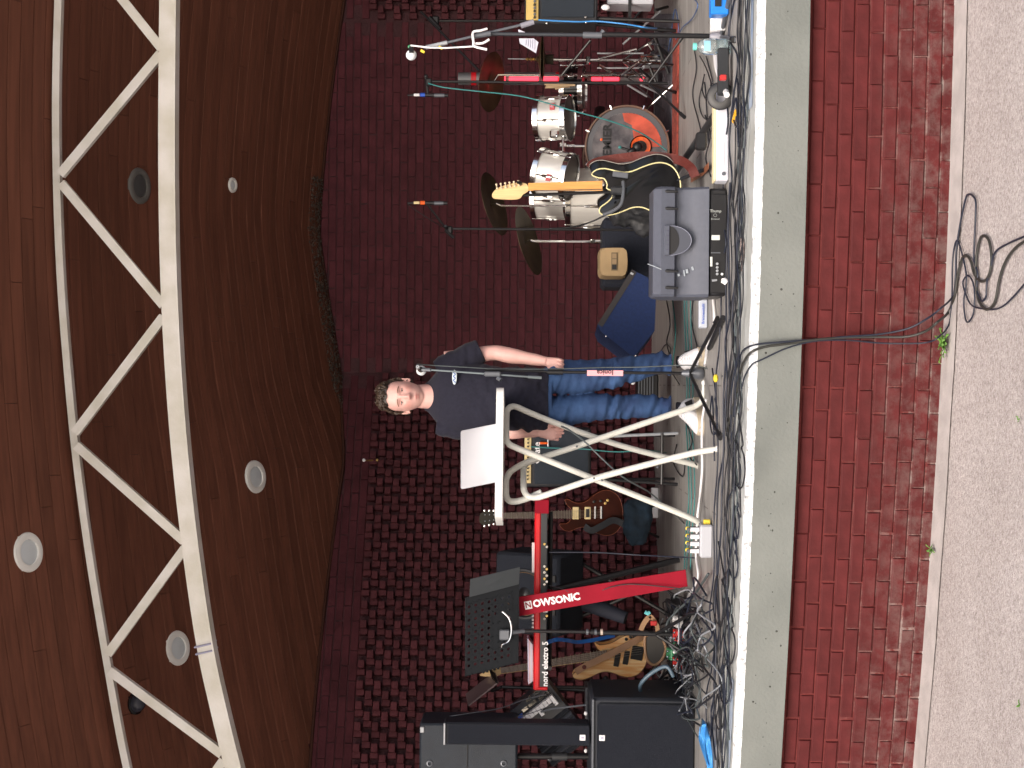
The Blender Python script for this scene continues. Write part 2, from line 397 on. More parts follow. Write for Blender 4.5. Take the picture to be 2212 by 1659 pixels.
# rough textured panels: headers standing proud of the wall
rough_p = mat('maroon_header_brick', (.080, .0210, .0265), .75, spec=.25, var=.2, scale=9, bump=.5, bscale=45, rnd=.18)
def rough_wall(name, label, p0, p1, zt, per=.147):
    a = Vector(p0); b_ = Vector(p1); d = (b_-a); L = d.length; d.normalize(); ang = math.atan2(d.y, d.x)
    root = thing(name, label, 'brick wall', ((a.x+b_.x)/2, (a.y+b_.y)/2, 0))
    nrm = Vector((d.y, -d.x, 0))
    g = MB(); g.add([(a.x, a.y, -.02), (b_.x, b_.y, -.02), (b_.x, b_.y, 3.4), (a.x, a.y, 3.4)], [(0, 1, 2, 3)]); part(g, 'mortar_bed', darkm, root, None)
    PR = []
    for k in range(8):
        j = lambda a: random.uniform(-a, a)
        g2 = MB(); g2.box((.024+j(.003), -.040+j(.005), j(.0015)), (.056+j(.005), .080, .046+j(.003)), ch=.003); g2.box((-.024+j(.003), -.024+j(.005), j(.003)), (.042+j(.004), .048+j(.006), .059), ch=.003)
        me = g2.mesh('header_brick'); me.materials.append(rough_p); PR.append(me)
    lst = []; flat = []
    for c in range(44):
        z = .03+.062*c; s_ = .03+(c % 2)*per/2; wave = 0
        while s_ < L-.02:
            q = a+d*s_
            if z < zt: lst.append((random.choice(PR), (q.x, q.y, z), ang))
            s_ += per
        s_ = .1+(c % 2)*.11
        while s_ < L-.05:
            q = a+d*s_
            if z >= zt and z < zc(q.x, q.y)-.0: flat.append((random.choice(BM2), (q.x, q.y, z), ang))
            s_ += .22
    lst.sort(key=lambda q: q[1][1]+random.random()*.01)
    mids = [q for q in lst if q[1][2] > -.1 and q[1][2] < 2.2 and q[1][0] > -2.9]; 
    ids = set(id(q) for q in mids[:290])
    for me, loc, an in mids[:290]: put(me, 'header_brick', loc, an, root)
    merge([q for q in lst if id(q) not in ids], 'other_header_bricks', rough_p, root)
    if flat: merge(flat, 'top_course_bricks', darkp, root)
    return root
lp0 = (-4.6, yw(-4.6), 0); lp1 = (.08, 11.6, 0)
rough_wall('textured_back_wall', 'maroon back wall of staggered protruding brick headers behind the keyboard', lp0, lp1, 2.18)
rough_wall('textured_end_wall', 'narrow stretch of protruding header bricks at the far end of the flat back wall', (2.86, 11.6, 0), (4.6, 11.6, 0), 2.25)
g = MB()
for (x0, y0, x1, y1) in ((-4.6, yw(-4.6), -5.2, 6.9), (4.6, 11.6, 5.2, 6.6)):
    g.add([(x0, y0, -.02), (x1, y1, -.02), (x1, y1, 6), (x0, y0, 6)], [(0, 1, 2, 3)])
struct(g, 'side_wall', darkp)

# ---------------------------------------------------------------- roof
wood = mat('stained_ceiling_board', (.145, .056, .034), .75, spec=.2, var=.14, scale=3, rnd=.13, stretch=(.5, 9, 9), bump=.15, bscale=20, detail=6)
root = thing('timber_shell_roof', 'curved brown timber boarded roof rising forward over the stage', 'roof', (0, 9, 3.5))
BW = .093
def board_row(y0, x0, x1, nseg, drop=0):
    g = MB(); xx = np.linspace(x0+.0015, x1-.0015, nseg+1); g_ = .0055
    for x in xx:
        ya, yb = y0+g_, y0+BW-g_
        za, zb = zc(x, ya), zc(x, yb)
        g.v += [Vector((x, ya, za+.02)), Vector((x, ya, za-drop)), Vector((x, yb, zb-drop)), Vector((x, yb, zb+.02))]
    for i in range(nseg):
        o = i*4; g.f += [(o, o+4, o+5, o+1), (o+1, o+5, o+6, o+2), (o+2, o+6, o+7, o+3)]
    g.f += [(0, 1, 2, 3), (nseg*4, nseg*4+3, nseg*4+2, nseg*4+1)]
    return g
y = 5.4+28*BW; rows = []
while y < 11.7:
    cut = [-3.3]; x = -3.3+random.uniform(.6, 2.8)
    while x < 3.0: cut.append(x); x += random.uniform(1.3, 3.2)
    cut.append(3.7)
    for a, b_ in zip(cut, cut[1:]):
        if y > yw(min(a, b_)) and y > yw(max(a, b_)): continue
        aa = a
        while aa < b_ and y > yw(aa)+.06: aa += .1
        if b_-aa < .2: continue
        part(board_row(y, aa, b_, max(3, int((b_-aa)/.22)), random.uniform(0, .003)), 'ceiling_board', wood, root, None)
    y += BW
g = MB()      # boards out of the picture and the deck over all of them
y = 5.4
while y < 5.4+27.5*BW: g2 = board_row(y, -5.2, 5.2, 24); g.add(g2.v, g2.f); y += BW
y = 5.4+28*BW
while y < 11.7:
    for a, b_ in ((-5.2, -3.3), (3.7, 5.2)): g2 = board_row(y, a, b_, 8); g.add(g2.v, g2.f)
    y += BW
tag(part(g, 'outer_boards', wood, root, None), kind='stuff')
deck = mat('roof_deck_dark', (.03, .015, .012), .9)
g = MB(); gx = np.linspace(-5.6, 5.6, 30); gy = np.linspace(5.3, 12.4, 20)
g.v = [Vector((x, y, zc(x, y)+.06)) for y in gy for x in gx]+[Vector((x, y, zc(x, y)+.2)) for y in gy for x in gx]
for j in range(19):
    for i in range(29):
        q = j*30+i; g.f += [(q, q+1, q+31, q+30), (600+q, 600+q+30, 600+q+31, 600+q+1)]
g.f += [(i, 600+i, 601+i, i+1) for i in range(29)]
part(g, 'roof_deck', deck, root, None)
# cove trim along the wall head
g = MB(); pts = []
for x in np.linspace(-4.4, 3.8, 60):
    yy = yw(x)-.012; pts.append(Vector((x, yy, zc(x, yy)-.012)))
g.tube(pts, .012, 6, sx=1.0); part(g, 'cove_trim', mat('dark_trim', (.05, .02, .014), .8, spec=.15), root, 60)  # same wood as the boards, its colour darkened to look shaded
# leaf and bark litter caught along the wall head
g = MB()
for i in range(1100):
    x = random.uniform(-.2, 1.6); yy = 11.58-random.random()*.16; c = Vector((x, yy, zc(x, yy)-.012-random.random()*.02)); s_ = random.uniform(.003, .011)
    rm = Matrix.Rotation(random.random()*6, 3, 'X')@Matrix.Rotation(random.random()*6, 3, 'Y'); g.box(c+Vector((0, 0, -.002)), (s_*2, s_, s_*.3), rm)
tag(part(g, 'bark_litter', mat('bark_litter', (.09, .075, .06), .9, var=.9, scale=90, lo=.3, hi=.8), root), kind='stuff')

# ---------------------------------------------------------------- truss
tw = mat('cream_white_truss_paint', (.60, .58, .50), .5, var=.06, scale=5, bump=.1, col2=(.74, .72, .68))
TY = 8.5
low = [(365, -60), (364, 0), (362, 200), (362, 400), (366, 600), (376, 800), (392, 1000), (415, 1200), (445, 1400), (478, 1550), (505, 1659), (520, 1720)]
upp = [(130, -60), (128, 0), (123, 200), (125, 400), (133, 600), (148, 800), (168, 1000), (195, 1200), (228, 1400), (256, 1560), (276, 1659), (290, 1720)]
root = thing('roof_truss', 'white painted curved steel truss hanging under the timber roof', 'truss', P(420, 830, TY))
def chord(pts, Y_, h, dpt, name):
    c = smooth_pts([P(x, y, Y_) for x, y in pts], 5); g = MB()
    rings = []
    for p in c: rings.append([p+Vector((0, a*dpt/2, b2*h/2)) for a, b2 in ((-1, -1), (1, -1), (1, 1), (-1, 1))])
    g.loft(rings); return part(g, name, tw, root, 40)
chord(low, TY, .088, .075, 'lower_chord'); chord(upp, TY+.12, .042, .05, 'upper_chord')
g = MB(); c = smooth_pts([P(x-8, y, TY+.12) for x, y in upp], 4)
# flange plate under the lower chord
c = smooth_pts([P(x+19, y, TY-.02) for x, y in low], 5); rings = [[p+Vector((0, a*.05, b2*.004)) for a, b2 in ((-1, -1), (1, -1), (1, 1), (-1, 1))] for p in c]
g = MB(); g.loft(rings); part(g, 'lower_flange', tw, root, 40)
for a, b_ in (((133, -165), (350, 106)), ((350, 114), (131, 378)), ((133, 396), (354, 660)), ((354, 684), (163, 935)), ((166, 962), (398, 1168)), ((400, 1184), (234, 1412)), ((238, 1448), (480, 1628)), ((484, 1640), (330, 1860))):
    p, q = P(*a, TY+.07), P(*b_, TY+.02); g = MB(); dd = (q-p).normalized(); s_ = dd.cross(Yv).normalized()
    g.loft([[e+s_*a2*.026+Yv*b2*.02 for a2, b2 in ((-1, -1), (1, -1), (1, 1), (-1, 1))] for e in (p, q)]); part(g, 'web_bar', tw, root, None)
for (x, y) in ((438, 1391), (449, 1406)):
    pc = P(444 if y < 1400 else 447, y, TY); g = MB(); dd = (P(500, 1640, TY)-P(445, 1400, TY)).normalized(); s_ = dd.cross(Yv).normalized()
    ring = [pc+s_*a*.052+Yv*b2*.050 for a, b2 in ((-1, -1), (1, -1), (1, 1), (-1, 1), (-1, -1))]; g.tube(ring, .006, 5)
    solo(g, 'cable_tie', mat('grey_violet_tie', (.3, .3, .42), .5), 'grey cable tie wrapped round the lower truss chord, %s of the pair' % ('higher' if y < 1400 else 'lower'), 'cable tie', group='cable ties on the truss chord')

# ---------------------------------------------------------------- recessed ceiling lights
def ceil_pt(px, py):
    """where the sight line meets the ceiling"""
    for i in range(2000):
        Y_ = 6+i*.004; p = P(px, py, Y_)
        if p.z < 0: continue
        if zc(p.x, p.y) < p.z: return p
    return P(px, py, 9)
def nrm_c(p):
    e = .02; dx = (zc(p.x+e, p.y)-zc(p.x-e, p.y))/(2*e); dy = (zc(p.x, p.y+e)-zc(p.x, p.y-e))/(2*e); return Vector((dx, dy, -1)).normalized()
lamp_w = mat('lamp_ring_white', (.78, .79, .75), .5); lamp_d = mat('lamp_diffuser', (.6, .66, .68), .4); lamp_g = mat('lamp_ring_grey', (.13, .13, .12), .5); lamp_gd = mat('lamp_glass_grey', (.07, .075, .075), .3)
proto = None
for (px, py, hy, lab, kind) in ((60, 1193, 44, 'large white round ceiling light nearest the camera, above the upper truss chord', 0), (383, 1400, 38, 'white round ceiling light inside the truss beside the black dome lamp', 0),
        (551, 1030, 36, 'white round ceiling light on its own below the lower chord, over the laptop table', 0), (300, 402, 40, 'grey unlit round ceiling light seen through the truss above the drums', 1), (501, 400, 16.5, 'smallest pale round ceiling light, near the back wall over the drums', 2)):
    p = ceil_pt(px, py); nn = nrm_c(p); r_ = hy*p.y/F_PX
    rt_ = thing('ceiling_light', lab, 'ceiling light', p, 'round lights recessed in the boarded roof')
    g = MB(); g.lathe([(r_*.62, .004), (r_*.64, .014), (r_*.8, .017), (r_*.96, .012), (r_, .002), (r_, -.01)], p, nn, 32); part(g, 'ring', lamp_g if kind == 1 else lamp_w, rt_, 50)
    g = MB(); g.lathe([(.0001, .012), (r_*.4, .010), (r_*.63, .005)], p, nn, 32); part(g, 'diffuser', lamp_gd if kind == 1 else lamp_d, rt_, 60)
p = ceil_pt(291, 1520); nn = nrm_c(p); rt_ = thing('dome_camera', 'small black glass dome fixed to the roof behind a truss bar', 'dome camera', p)
g = MB(); g.lathe([(.066, -.005), (.066, .012), (.054, .016)], p, nn); part(g, 'base', blackg, rt_, 50)
g = MB(); g.lathe([(.053, .014), (.050, .036), (.038, .054), (.019, .064), (.0001, .066)], p, nn); part(g, 'dome', mat('dome_glass', (.04, .045, .06), .05), rt_, 80)
# brass hook light on the textured wall
rt_ = thing('brass_wall_hook', 'small brass hook with a white cap high on the textured wall', 'hook', P(800, 994, 11.0))
q = P(800, 994, 11.0); g = MB(); g.tube([P(786, 994, 11.0), P(795, 995, 11.02), P(806, 994, 11.0)], .006, 8); g.ball(P(815, 994, 11.0), .013, 10); part(g, 'bracket', brass, rt_)
g = MB(); g.ball(P(786, 994, 10.98), .013, 10); part(g, 'cap', whitep, rt_)
# ================================================================ PEOPLE AND GEAR
def rod(a, b, r, n=8, g=None):
    g = g or MB(); return g.tube([a, b], r, n)
def S(Y): return Y/F_PX
# ---------------- person
def ellring(c, rx, ry, n=28, ax=None, ay=None, pw=1.0, fold=0, seed=0, fr=3):
    ax = ax or X; ay = ay or Yv; out = []
    for j in range(n):
        a = 2*math.pi*j/n; ca, sa = math.cos(a), math.sin(a)
        ca = math.copysign(abs(ca)**pw, ca); sa = math.copysign(abs(sa)**pw, sa)
        q = Vector(c)+ax*rx*ca+ay*ry*sa
        if fold:
            nz = noise.noise(Vector((q.x*fr*4+seed, q.y*fr*4, q.z*fr*11)))*fold
            q += (ax*ca+ay*sa)*nz
        out.append(q)
    return out
def limb(g, pts, rad, n=20, k=5, fold=0, seed=0, flat=1.0):
    """smooth tapered limb; rad per point"""
    c = smooth_pts(pts, k); rr = [rad[0]]
    rr = []
    for i in range(len(pts)-1):
        for j in range(k):
            t_ = j/k; t_ = t_*t_*(3-2*t_); rr.append(rad[i]*(1-t_)+rad[i+1]*t_)
    rr.append(rad[-1]); rings = []
    for i, p in enumerate(c):
        t_ = (c[min(i+1, len(c)-1)]-c[max(i-1, 0)]).normalized(); u = (X-t_*X.dot(t_)).normalized(); v_ = t_.cross(u)
        rings.append(ellring(p, rr[i], rr[i]*flat, n, u, v_, 1.0, fold, seed))
    g.loft(rings); return g
def remesh(o, vox, sm=0):
    m = o.modifiers.new('weld', 'REMESH'); m.mode = 'VOXEL'; m.voxel_size = vox; m.use_smooth_shade = True
    if sm:
        s_ = o.modifiers.new('soft', 'SMOOTH'); s_.factor = .5; s_.iterations = sm
    return o
YP = 8.2
def pp(x, y, dy=0.0): return P(x, y, YP+dy)
HC = pp(870.5, 856)                     # middle of the head, on the eye line
root = thing('person', 'man in a charcoal t-shirt, blue jeans and white trainers standing behind a microphone', 'person', Vector((HC.x, YP, 0)))
# head: deformed sphere
g = MB(); NL, NA = 90, 120; vv = []
def headpt(d, off=0.0):
    x, y, z = d.x, d.y, d.z
    a, b_, c = .0765, .100, .124
    px_, py_, pz = a*x, b_*y+.012, c*z+.004
    if z < 0:
        t_ = min(1, -z); k = 1-.17*t_**2.2; px_ *= k
        if y > 0: py_ *= 1-.35*t_
        else: py_ *= 1-.10*t_**2
    else: px_ *= 1+.04*math.sin(math.pi*min(1, z*1.2))
    if y < 0:
        fl = -y; ex = abs(x)
        py_ = py_*(1-.06*math.exp(-(ex/.5)**2)*fl)
        w_ = fl
        q = lambda cx, cz, sx, sz: math.exp(-((abs(px_)-cx)/sx)**2-((pz-cz)/sz)**2)
        nose = math.exp(-(px_/.0105)**2)*(max(0, min(1, (.018-pz)/.058))**1.15)*(1/(1+math.exp((-.045-pz)/.0026)))*.026
        wings = q(.012, -.037, .006, .007)*.010
        py_ -= (nose+wings)*w_
        py_ += q(.032, .002, .017, .013)*.0105*w_ + q(.012, .006, .006, .012)*.006*w_
        py_ -= q(.028, .022, .022, .008)*.0045*w_
        py_ -= q(0, -.0685, .025, .0042)*.0050*w_ + q(0, -.0785, .021, .0050)*.0058*w_
        py_ += q(0, -.0735, .026, .0015)*.0035*w_ + q(0, -.057, .004, .005)*.0016*w_
        py_ -= q(0, -.102, .024, .013)*.0065*w_
        py_ += q(0, -.088, .022, .004)*.002*w_
        py_ -= q(.046, -.03, .020, .024)*.0045*w_
        py_ -= q(.013, .013, .01, .02)*.002*w_
    p = Vector((px_*1.08, py_*1.05, pz*(1.04 if pz > 0 else 1.15)))
    if off: p += Vector((x, y, z)).normalized()*off
    return p
for i in range(NL+1):
    t_ = math.pi*i/NL
    for j in range(NA):
        a = 2*math.pi*j/NA
        vv.append(HC+headpt(Vector((math.sin(t_)*math.cos(a), math.sin(t_)*math.sin(a), math.cos(t_)))))
g.add(vv, [(i*NA+j, (i+1)*NA+j, (i+1)*NA+(j+1) % NA, i*NA+(j+1) % NA) for i in range(NL) for j in range(NA)])
for sx in (-1, 1):                       # ears
    e = HC+Vector((sx*.0865, .018, -.008))
    ring = [e+Vector((sx*(.004+.007*math.cos(a)*0+.006*abs(math.sin(a/2))), .010*math.cos(a)+.002, .029*math.sin(a))) for a in np.linspace(0, 2*math.pi, 17)]
    g.tube(ring, .0042, 8); g.ball(e+Vector((0, .003, -.004)), .02, 12, (.28, .5, 1.1)); g.ball(e+Vector((sx*.002, -.002, -.027)), .0085, 10, (.6, .7, 1))
# neck and upper trunk
g.loft([ellring(HC+Vector((0, yy, zz)), a, b_, 28) for zz, yy, a, b_ in ((-.075, .03, .064, .062), (-.11, .03, .067, .066), (-.15, .03, .069, .066), (-.185, .033, .078, .068), (-.205, .036, .10, .07), (-.23, .036, .14, .08), (-.30, .03, .155, .09), (-.42, .02, .14, .09), (-.6, .02, .13, .085), (-.8, .02, .14, .09))])
BODYX = pp(1100, 862).x
# arms
shR, elR, wrR = pp(962, 780, .02), pp(1066, 762, .03), pp(1181, 781, -.05)
shL, elL, wrL = pp(962, 918, .02), pp(1082, 931, .04), pp(1166, 934, -.04)
limb(g, [shR, shR.lerp(elR, .5), elR, elR.lerp(wrR, .3), elR.lerp(wrR, .7), wrR], [.055, .048, .042, .044, .034, .026])
limb(g, [shL, shL.lerp(elL, .5), elL, elL.lerp(wrL, .3), elL.lerp(wrL, .7), wrL], [.055, .048, .042, .043, .032, .025])
def hand(g, w_, d, out, front, curl, side):
    """w_ wrist, d along the hand, out = towards the little finger, front = towards the camera"""
    d = d.normalized(); out = (out-d*out.dot(d)).normalized(); f = d.cross(out).normalized()
    if f.dot(front) < 0: f = -f
    g.loft([ellring(w_+d*t_, a, b_, 18, out, f) for t_, a, b_ in ((-.01, .025, .020), (.02, .030, .019), (.05, .037, .018), (.078, .038, .016), (.090, .035, .012))])
    for k, (o, L) in enumerate(((.030, .062), (.011, .078), (-.009, .085), (-.028, .076))):
        b0 = w_+d*(.082-.004*abs(k-1.5))+out*o; c = curl[k]; pts = [b0-d*.02, b0]; dr = d.copy(); ang = 0
        for s_ in range(3):
            ang += c*(1.0 if s_ == 0 else .95); dr = d*math.cos(ang)+(-f)*math.sin(ang)*side+out*(-.0)
            pts.append(pts[-1]+dr*L*(.44, .32, .26)[s_])
        g.tube(smooth_pts(pts, 4), [.0088]*9+[.0084]*4+[.0078]*3+[.006], 10)
        g.ball(pts[-1], .0066, 8)
    tb = w_+d*.022-out*.024; t1 = tb+d*.028-out*.020+f*.012; t2 = t1+d*.030-out*.004+f*.010; t3 = t2+d*.022+out*.008
    g.tube(smooth_pts([tb, t1, t2, t3], 4), [.013]*5+[.0105]*4+[.009]*3+[.0065], 10); g.ball(t3, .0068, 8)
hand(g, wrR, pp(1215, 791, -.07)-wrR, X, -Yv, (1.05, 1.0, .95, .85), -1)
hand(g, wrL, pp(1225, 939, -.07)-wrL, -X, -Yv, (.55, .5, .42, .35), -1)
skin = mat('skin', (.68, .40, .355), .5, bump=.05, bscale=300, var=.05, scale=25)
body = part(g, 'body', skin, root, 180); remesh(body, .0032, 3)
# face paint: lips, blush, shade painted into eye sockets and nostrils (surface colour only), in the body's own coordinates
t = skin.node_tree; bs = t.nodes['Principled BSDF']; tc = t.nodes.new('ShaderNodeTexCoord'); src = bs.inputs['Base Color'].links[0].from_socket
hl = HC-Vector(root['_o'])
def blot(src, c, r_, col, amt, soft=1.0):
    mp = t.nodes.new('ShaderNodeMapping'); mp.vector_type = 'TEXTURE'; mp.inputs['Location'].default_value = hl+Vector(c); mp.inputs['Scale'].default_value = r_
    t.links.new(tc.outputs['Object'], mp.inputs[0]); ln = t.nodes.new('ShaderNodeVectorMath'); ln.operation = 'LENGTH'; t.links.new(mp.outputs[0], ln.inputs[0])
    mr = t.nodes.new('ShaderNodeMapRange'); mr.inputs[1].default_value = 1+.3*soft; mr.inputs[2].default_value = max(0, 1-.7*soft); mr.inputs[4].default_value = amt; t.links.new(ln.outputs['Value'], mr.inputs[0])
    mx = t.nodes.new('ShaderNodeMix'); mx.data_type = 'RGBA'; mx.inputs[7].default_value = (*col, 1); t.links.new(mr.outputs[0], mx.inputs[0]); t.links.new(src, mx.inputs[6]); return mx.outputs[2]
for c, r_, col, amt, so_ in (((.048, -.07, -.035), (.026, .05, .024), (.58, .22, .18), .5, 1.4), ((-.048, -.07, -.035), (.026, .05, .024), (.58, .22, .18), .5, 1.4),
        ((0, -.1, -.044), (.016, .05, .012), (.56, .2, .17), .5, 1.2), ((0, -.1, -.0785), (.027, .06, .0052), (.36, .085, .085), .9, .6), ((0, -.1, -.0905), (.023, .06, .0062), (.42, .115, .115), .85, .7),
        ((0, -.1, -.0845), (.027, .06, .0022), (.10, .02, .02), .95, .8), ((.0068, -.12, -.053), (.0048, .03, .0026), (.2, .06, .05), .6, .9), ((-.0068, -.12, -.053), (.0048, .03, .0026), (.2, .06, .05), .6, .9),
        ((.032, -.1, .004), (.022, .06, .014), (.36, .16, .13), .6, 1.3), ((-.032, -.1, .004), (.022, .06, .014), (.36, .16, .13), .6, 1.3),
        ((0, -.06, -.1), (.05, .08, .03), (.42, .27, .2), .25, 1.4)):
    src = blot(src, c, r_, col, amt, so_)
t.links.new(src, bs.inputs['Base Color'])
eyem = mat('eye_white', (.36, .33, .32), .25); iris = mat('iris_brown', (.045, .03, .02), .15); hairm = mat('brown_hair', (.030, .020, .014), .45, var=.5, scale=60, stretch=(1, 1, .3), spec=.6, lo=.3, hi=.75)
def surf(x, z):
    """front surface of the head at local x, z"""
    x /= 1.08; z /= 1.04
    best = None
    for k in range(200):
        ph = -math.pi/2
        y = -k/200
    lo_, hi_ = 0, math.pi
    zz = (z-.004)/.124; zz = max(-.99, min(.99, zz)); th = math.acos(zz); kx = x/(.0765*(1-.17*max(0, -zz)**2.2)*math.sin(th)); kx = max(-.99, min(.99, kx)); a = -math.acos(kx)
    return headpt(Vector((math.sin(th)*math.cos(a), math.sin(th)*math.sin(a), zz)))
for sx in (-1, 1):
    f_ = surf(sx*.0315, 0)
    g = MB(); ec = HC+Vector((sx*.0315, f_.y+.0075, -.0005)); g.ball(ec, .0118, 20, (1.12, 1, .62)); e = part(g, 'eye', eyem, root, 180)
    g = MB(); g.ball(ec+Vector((0, -.0088, -.0002)), .0060, 12, (1, .55, .98)); part(g, 'iris', iris, e, 180)
    g = MB()    # lids
    for zz, r_, bow in ((.0058, .0026, .0022), (-.0062, .0018, -.0012)):
        pts = [HC+Vector((sx*(.0315+u*.0145), f_.y+.0005+.004*u*u-.0022, zz-bow*u*u*1.6-abs(u)*.0006)) for u in np.linspace(-1, 1, 9)]
        g.tube(pts, [r_*.5]+[r_]*7+[r_*.5], 8)
    part(g, 'eyelid', skin, root, 180)
    g = MB()    # lash line and brow
    g.tube([HC+Vector((sx*(.0315+u*.0135), f_.y-.0035+.004*u*u, .0036-.0030*u*u)) for u in np.linspace(-1, 1, 9)], .0008, 5); part(g, 'lashes', ink, root, 180)
    g = MB()
    for k in range(46):
        u = random.uniform(-1, 1); xx = .033+u*.019; zz = .0205+.0025*(1-u*u)-.002*u+random.uniform(-.0018, .0018); q = surf(sx*xx, zz); a = HC+q+Vector((0, -.0006, 0))
        g.tube([a, a+Vector((sx*.006, -.0008+.0016, .0012-.002*(u > 0)))], [.0009, .0003], 4)
    part(g, 'eyebrow', mat('brow_hair', (.20, .11, .065), .6), root, 180)
# hair: cap and many locks
def hairline(a):          # lowest direction z for azimuth a (front = -pi/2)
    f = math.cos(a+math.pi/2)
    if f > .3: return .60-.10*(1-f)+.03*math.sin(a*9)
    if f > -.1: return .56-.95*(.3-f)/.4
    return -.40
g = MB(); NA2, NL2 = 72, 26; base = []
for i in range(NL2+1):
    for j in range(NA2):
        a = 2*math.pi*j/NA2; zl = hairline(a); th = math.acos(zl)*i/NL2
        d = Vector((math.sin(th)*math.cos(a), math.sin(th)*math.sin(a), math.cos(th)))
        front = max(0, -d.y); rim = 1-min(1, max(0, (i/NL2-.80)/.2))
        off = (.004+.010*rim)*(1+.25*noise.noise(d*7)) + .004*noise.noise(d*16)*rim+.005*max(0, d.z)*rim
        base.append(HC+headpt(d, off))
g.add(base, [(i*NA2+j, (i+1)*NA2+j, (i+1)*NA2+(j+1) % NA2, i*NA2+(j+1) % NA2) for i in range(NL2) for j in range(NA2)]); hair = part(g, 'hair', hairm, root, 180)
g = MB()
for k in range(520):
    a = random.uniform(0, 2*math.pi); zl = hairline(a); zz = random.uniform(zl+.02, 1)
    if random.random() < .35: zz = zl+random.uniform(0, .16)
    th = math.acos(max(-1, min(1, zz))); pts = []; L = random.uniform(.16, .42); da = random.uniform(.1, .8)
    lift = random.uniform(.010, .027 if zz > .55 else .016)
    for s_ in range(6):
        u = s_/5; th2 = max(.03, th-L*(1-u)*.9) if zz < .8 else th+L*u*.6; a2 = a+da*L*(1-u)+.10*math.sin(u*5+k)
        d = Vector((math.sin(th2)*math.cos(a2), math.sin(th2)*math.sin(a2), math.cos(th2)))
        pts.append(HC+headpt(d, lift+.005*math.sin(u*3.1)-.012*u**3))
    g.tube(pts, [.0015, .0036, .0046, .0042, .0028, .0008], 5)
tag(part(g, 'hair_locks', mat('brown_hair_locks', (.046, .029, .019), .42, var=.6, scale=70, lo=.3, hi=.72), hair, 180), kind='stuff')
# t-shirt
def zx(x, y): return pp(x, y)
g = MB(); rings = []
for x, yc, hw, dp, dyy in ((917, 857, 29, .046, .066), (925, 857, 34, .054, .058), (935, 857.5, 45, .068, .042), (945, 858, 57, .083, .028), (954, 858.5, 67, .094, .018), (968, 859, 72, .108, .012), (995, 860, 75.5, .122, .005), (1035, 861, 75, .126, 0), (1080, 862, 70, .122, -.005), (1120, 862.5, 68.5, .124, -.008), (1150, 863, 69, .128, -.006), (1170, 863, 69, .128, 0), (1184, 863, 67, .126, 0)):
    c = pp(x, yc, dyy); rings.append((c, hw*S(YP), dp))
cc = smooth_pts([r_[0] for r_ in rings], 8); ww = smooth_pts([Vector((r_[1], r_[2], 0)) for r_ in rings], 8); sh = []
for c, q in zip(cc, ww):
    u = max(0, min(1, (1.35-c.z)/.45)); rg = ellring(c, q.x, q.y, 96, pw=.86)
    out = []
    for p in rg:
        dirn = (p-c).normalized(); n_ = noise.noise(Vector((p.x*7+p.z*9, p.y*6, p.z*22-p.x*14)))*.020*u+noise.noise(Vector((p.x*16-p.z*12, 3, p.z*38+p.x*20)))*.010*u+noise.noise(Vector((p.x*9, 1, p.z*9)))*.004
        out.append(p+dirn*n_)
    sh.append(out)
g.loft(sh)
shirtm = mat('charcoal_cotton', (.017, .017, .029), .9, spec=.2, var=.10, scale=60, bump=.12, bscale=500, sheen=.08)
def sleeve(a, b_, r0, r1, seed):
    d = (b_-a).normalized(); limb(g, [a-d*.03, a+d*.05, a.lerp(b_, .6), b_], [r0*.8, r0, (r0+r1)/2, r1], 36, 8, .010, seed, .95)
sleeve(pp(955, 796, .012), pp(1039, 757, .02), .074, .064, 3)
sleeve(pp(955, 917, .012), pp(1054, 931, .02), .072, .060, 8)
sh_o = part(g, 'shirt', shirtm, root, 180); remesh(sh_o, .0052, 3)
g = MB(); g.tube([Vector((HC.x, YP+.028, HC.z))+Vector((.074*math.cos(a), .066*math.sin(a)+.010, -.148+.030*math.sin(a))) for a in np.linspace(0, 2*math.pi, 40)], .0075, 8, sx=1.5); part(g, 'collar', mat('charcoal_rib', (.012, .013, .02), .9, bump=.3, bscale=300), root, 180)
def on_front(x, y, dy): return pp(x, y, dy)
g = MB(); ce = pp(981.5, 815, -.128); g.add([ce+Vector((.040*math.cos(a)-.0, 0, .0125*math.sin(a))) for a in np.linspace(0, 2*math.pi, 29)[:-1]]+[ce+Vector((.040*math.cos(a), .012, .0125*math.sin(a))) for a in np.linspace(0, 2*math.pi, 29)[:-1]], [tuple(range(28))]+[(i, (i+1) % 28, 28+(i+1) % 28, 28+i) for i in range(28)])
lg = part(g, 'shirt_emblem', mat('emblem_white', (.6, .68, .72), .7), root, None)
g = MB(); g.tube([ce+Vector((u*.031, -.0015, .0055*math.sin(u*9))) for u in np.linspace(-1, 1, 36)], .0022, 5); part(g, 'emblem_script', mat('emblem_blue', (.03, .12, .45), .7), lg, 180)
# jeans
jean = mat('blue_denim', (.009, .026, .085), .85, var=.35, scale=7, bump=.35, bscale=260, col2=(.036, .088, .215), detail=6, lo=.32, hi=.68)
g = MB()
def leg(pts, seed):
    c = smooth_pts([pp(x, (a+b_)/2, dy) for x, a, b_, dy in pts], 10); hw = smooth_pts([Vector((abs(b_-a)/2*S(YP), 0, 0)) for x, a, b_, dy in pts], 10); out = []
    for i, p in enumerate(c):
        rg = ellring(p, hw[i].x, hw[i].x*1.12, 48); kn = math.exp(-((p.z-.46)/.07)**2)+math.exp(-((p.z-.17)/.07)**2)*1.2+.5*math.exp(-((p.z-.78)/.06)**2)
        o2 = []
        for q in rg:
            d = (q-p).normalized(); n_ = noise.noise(Vector((q.x*5+seed, q.y*5, q.z*30+q.x*10)))*.022*(.4+kn)+noise.noise(Vector((q.x*16+seed, q.y*9, q.z*58)))*.009*(.3+kn)
            o2.append(q+d*n_)
        out.append(o2)
    g.loft(out)
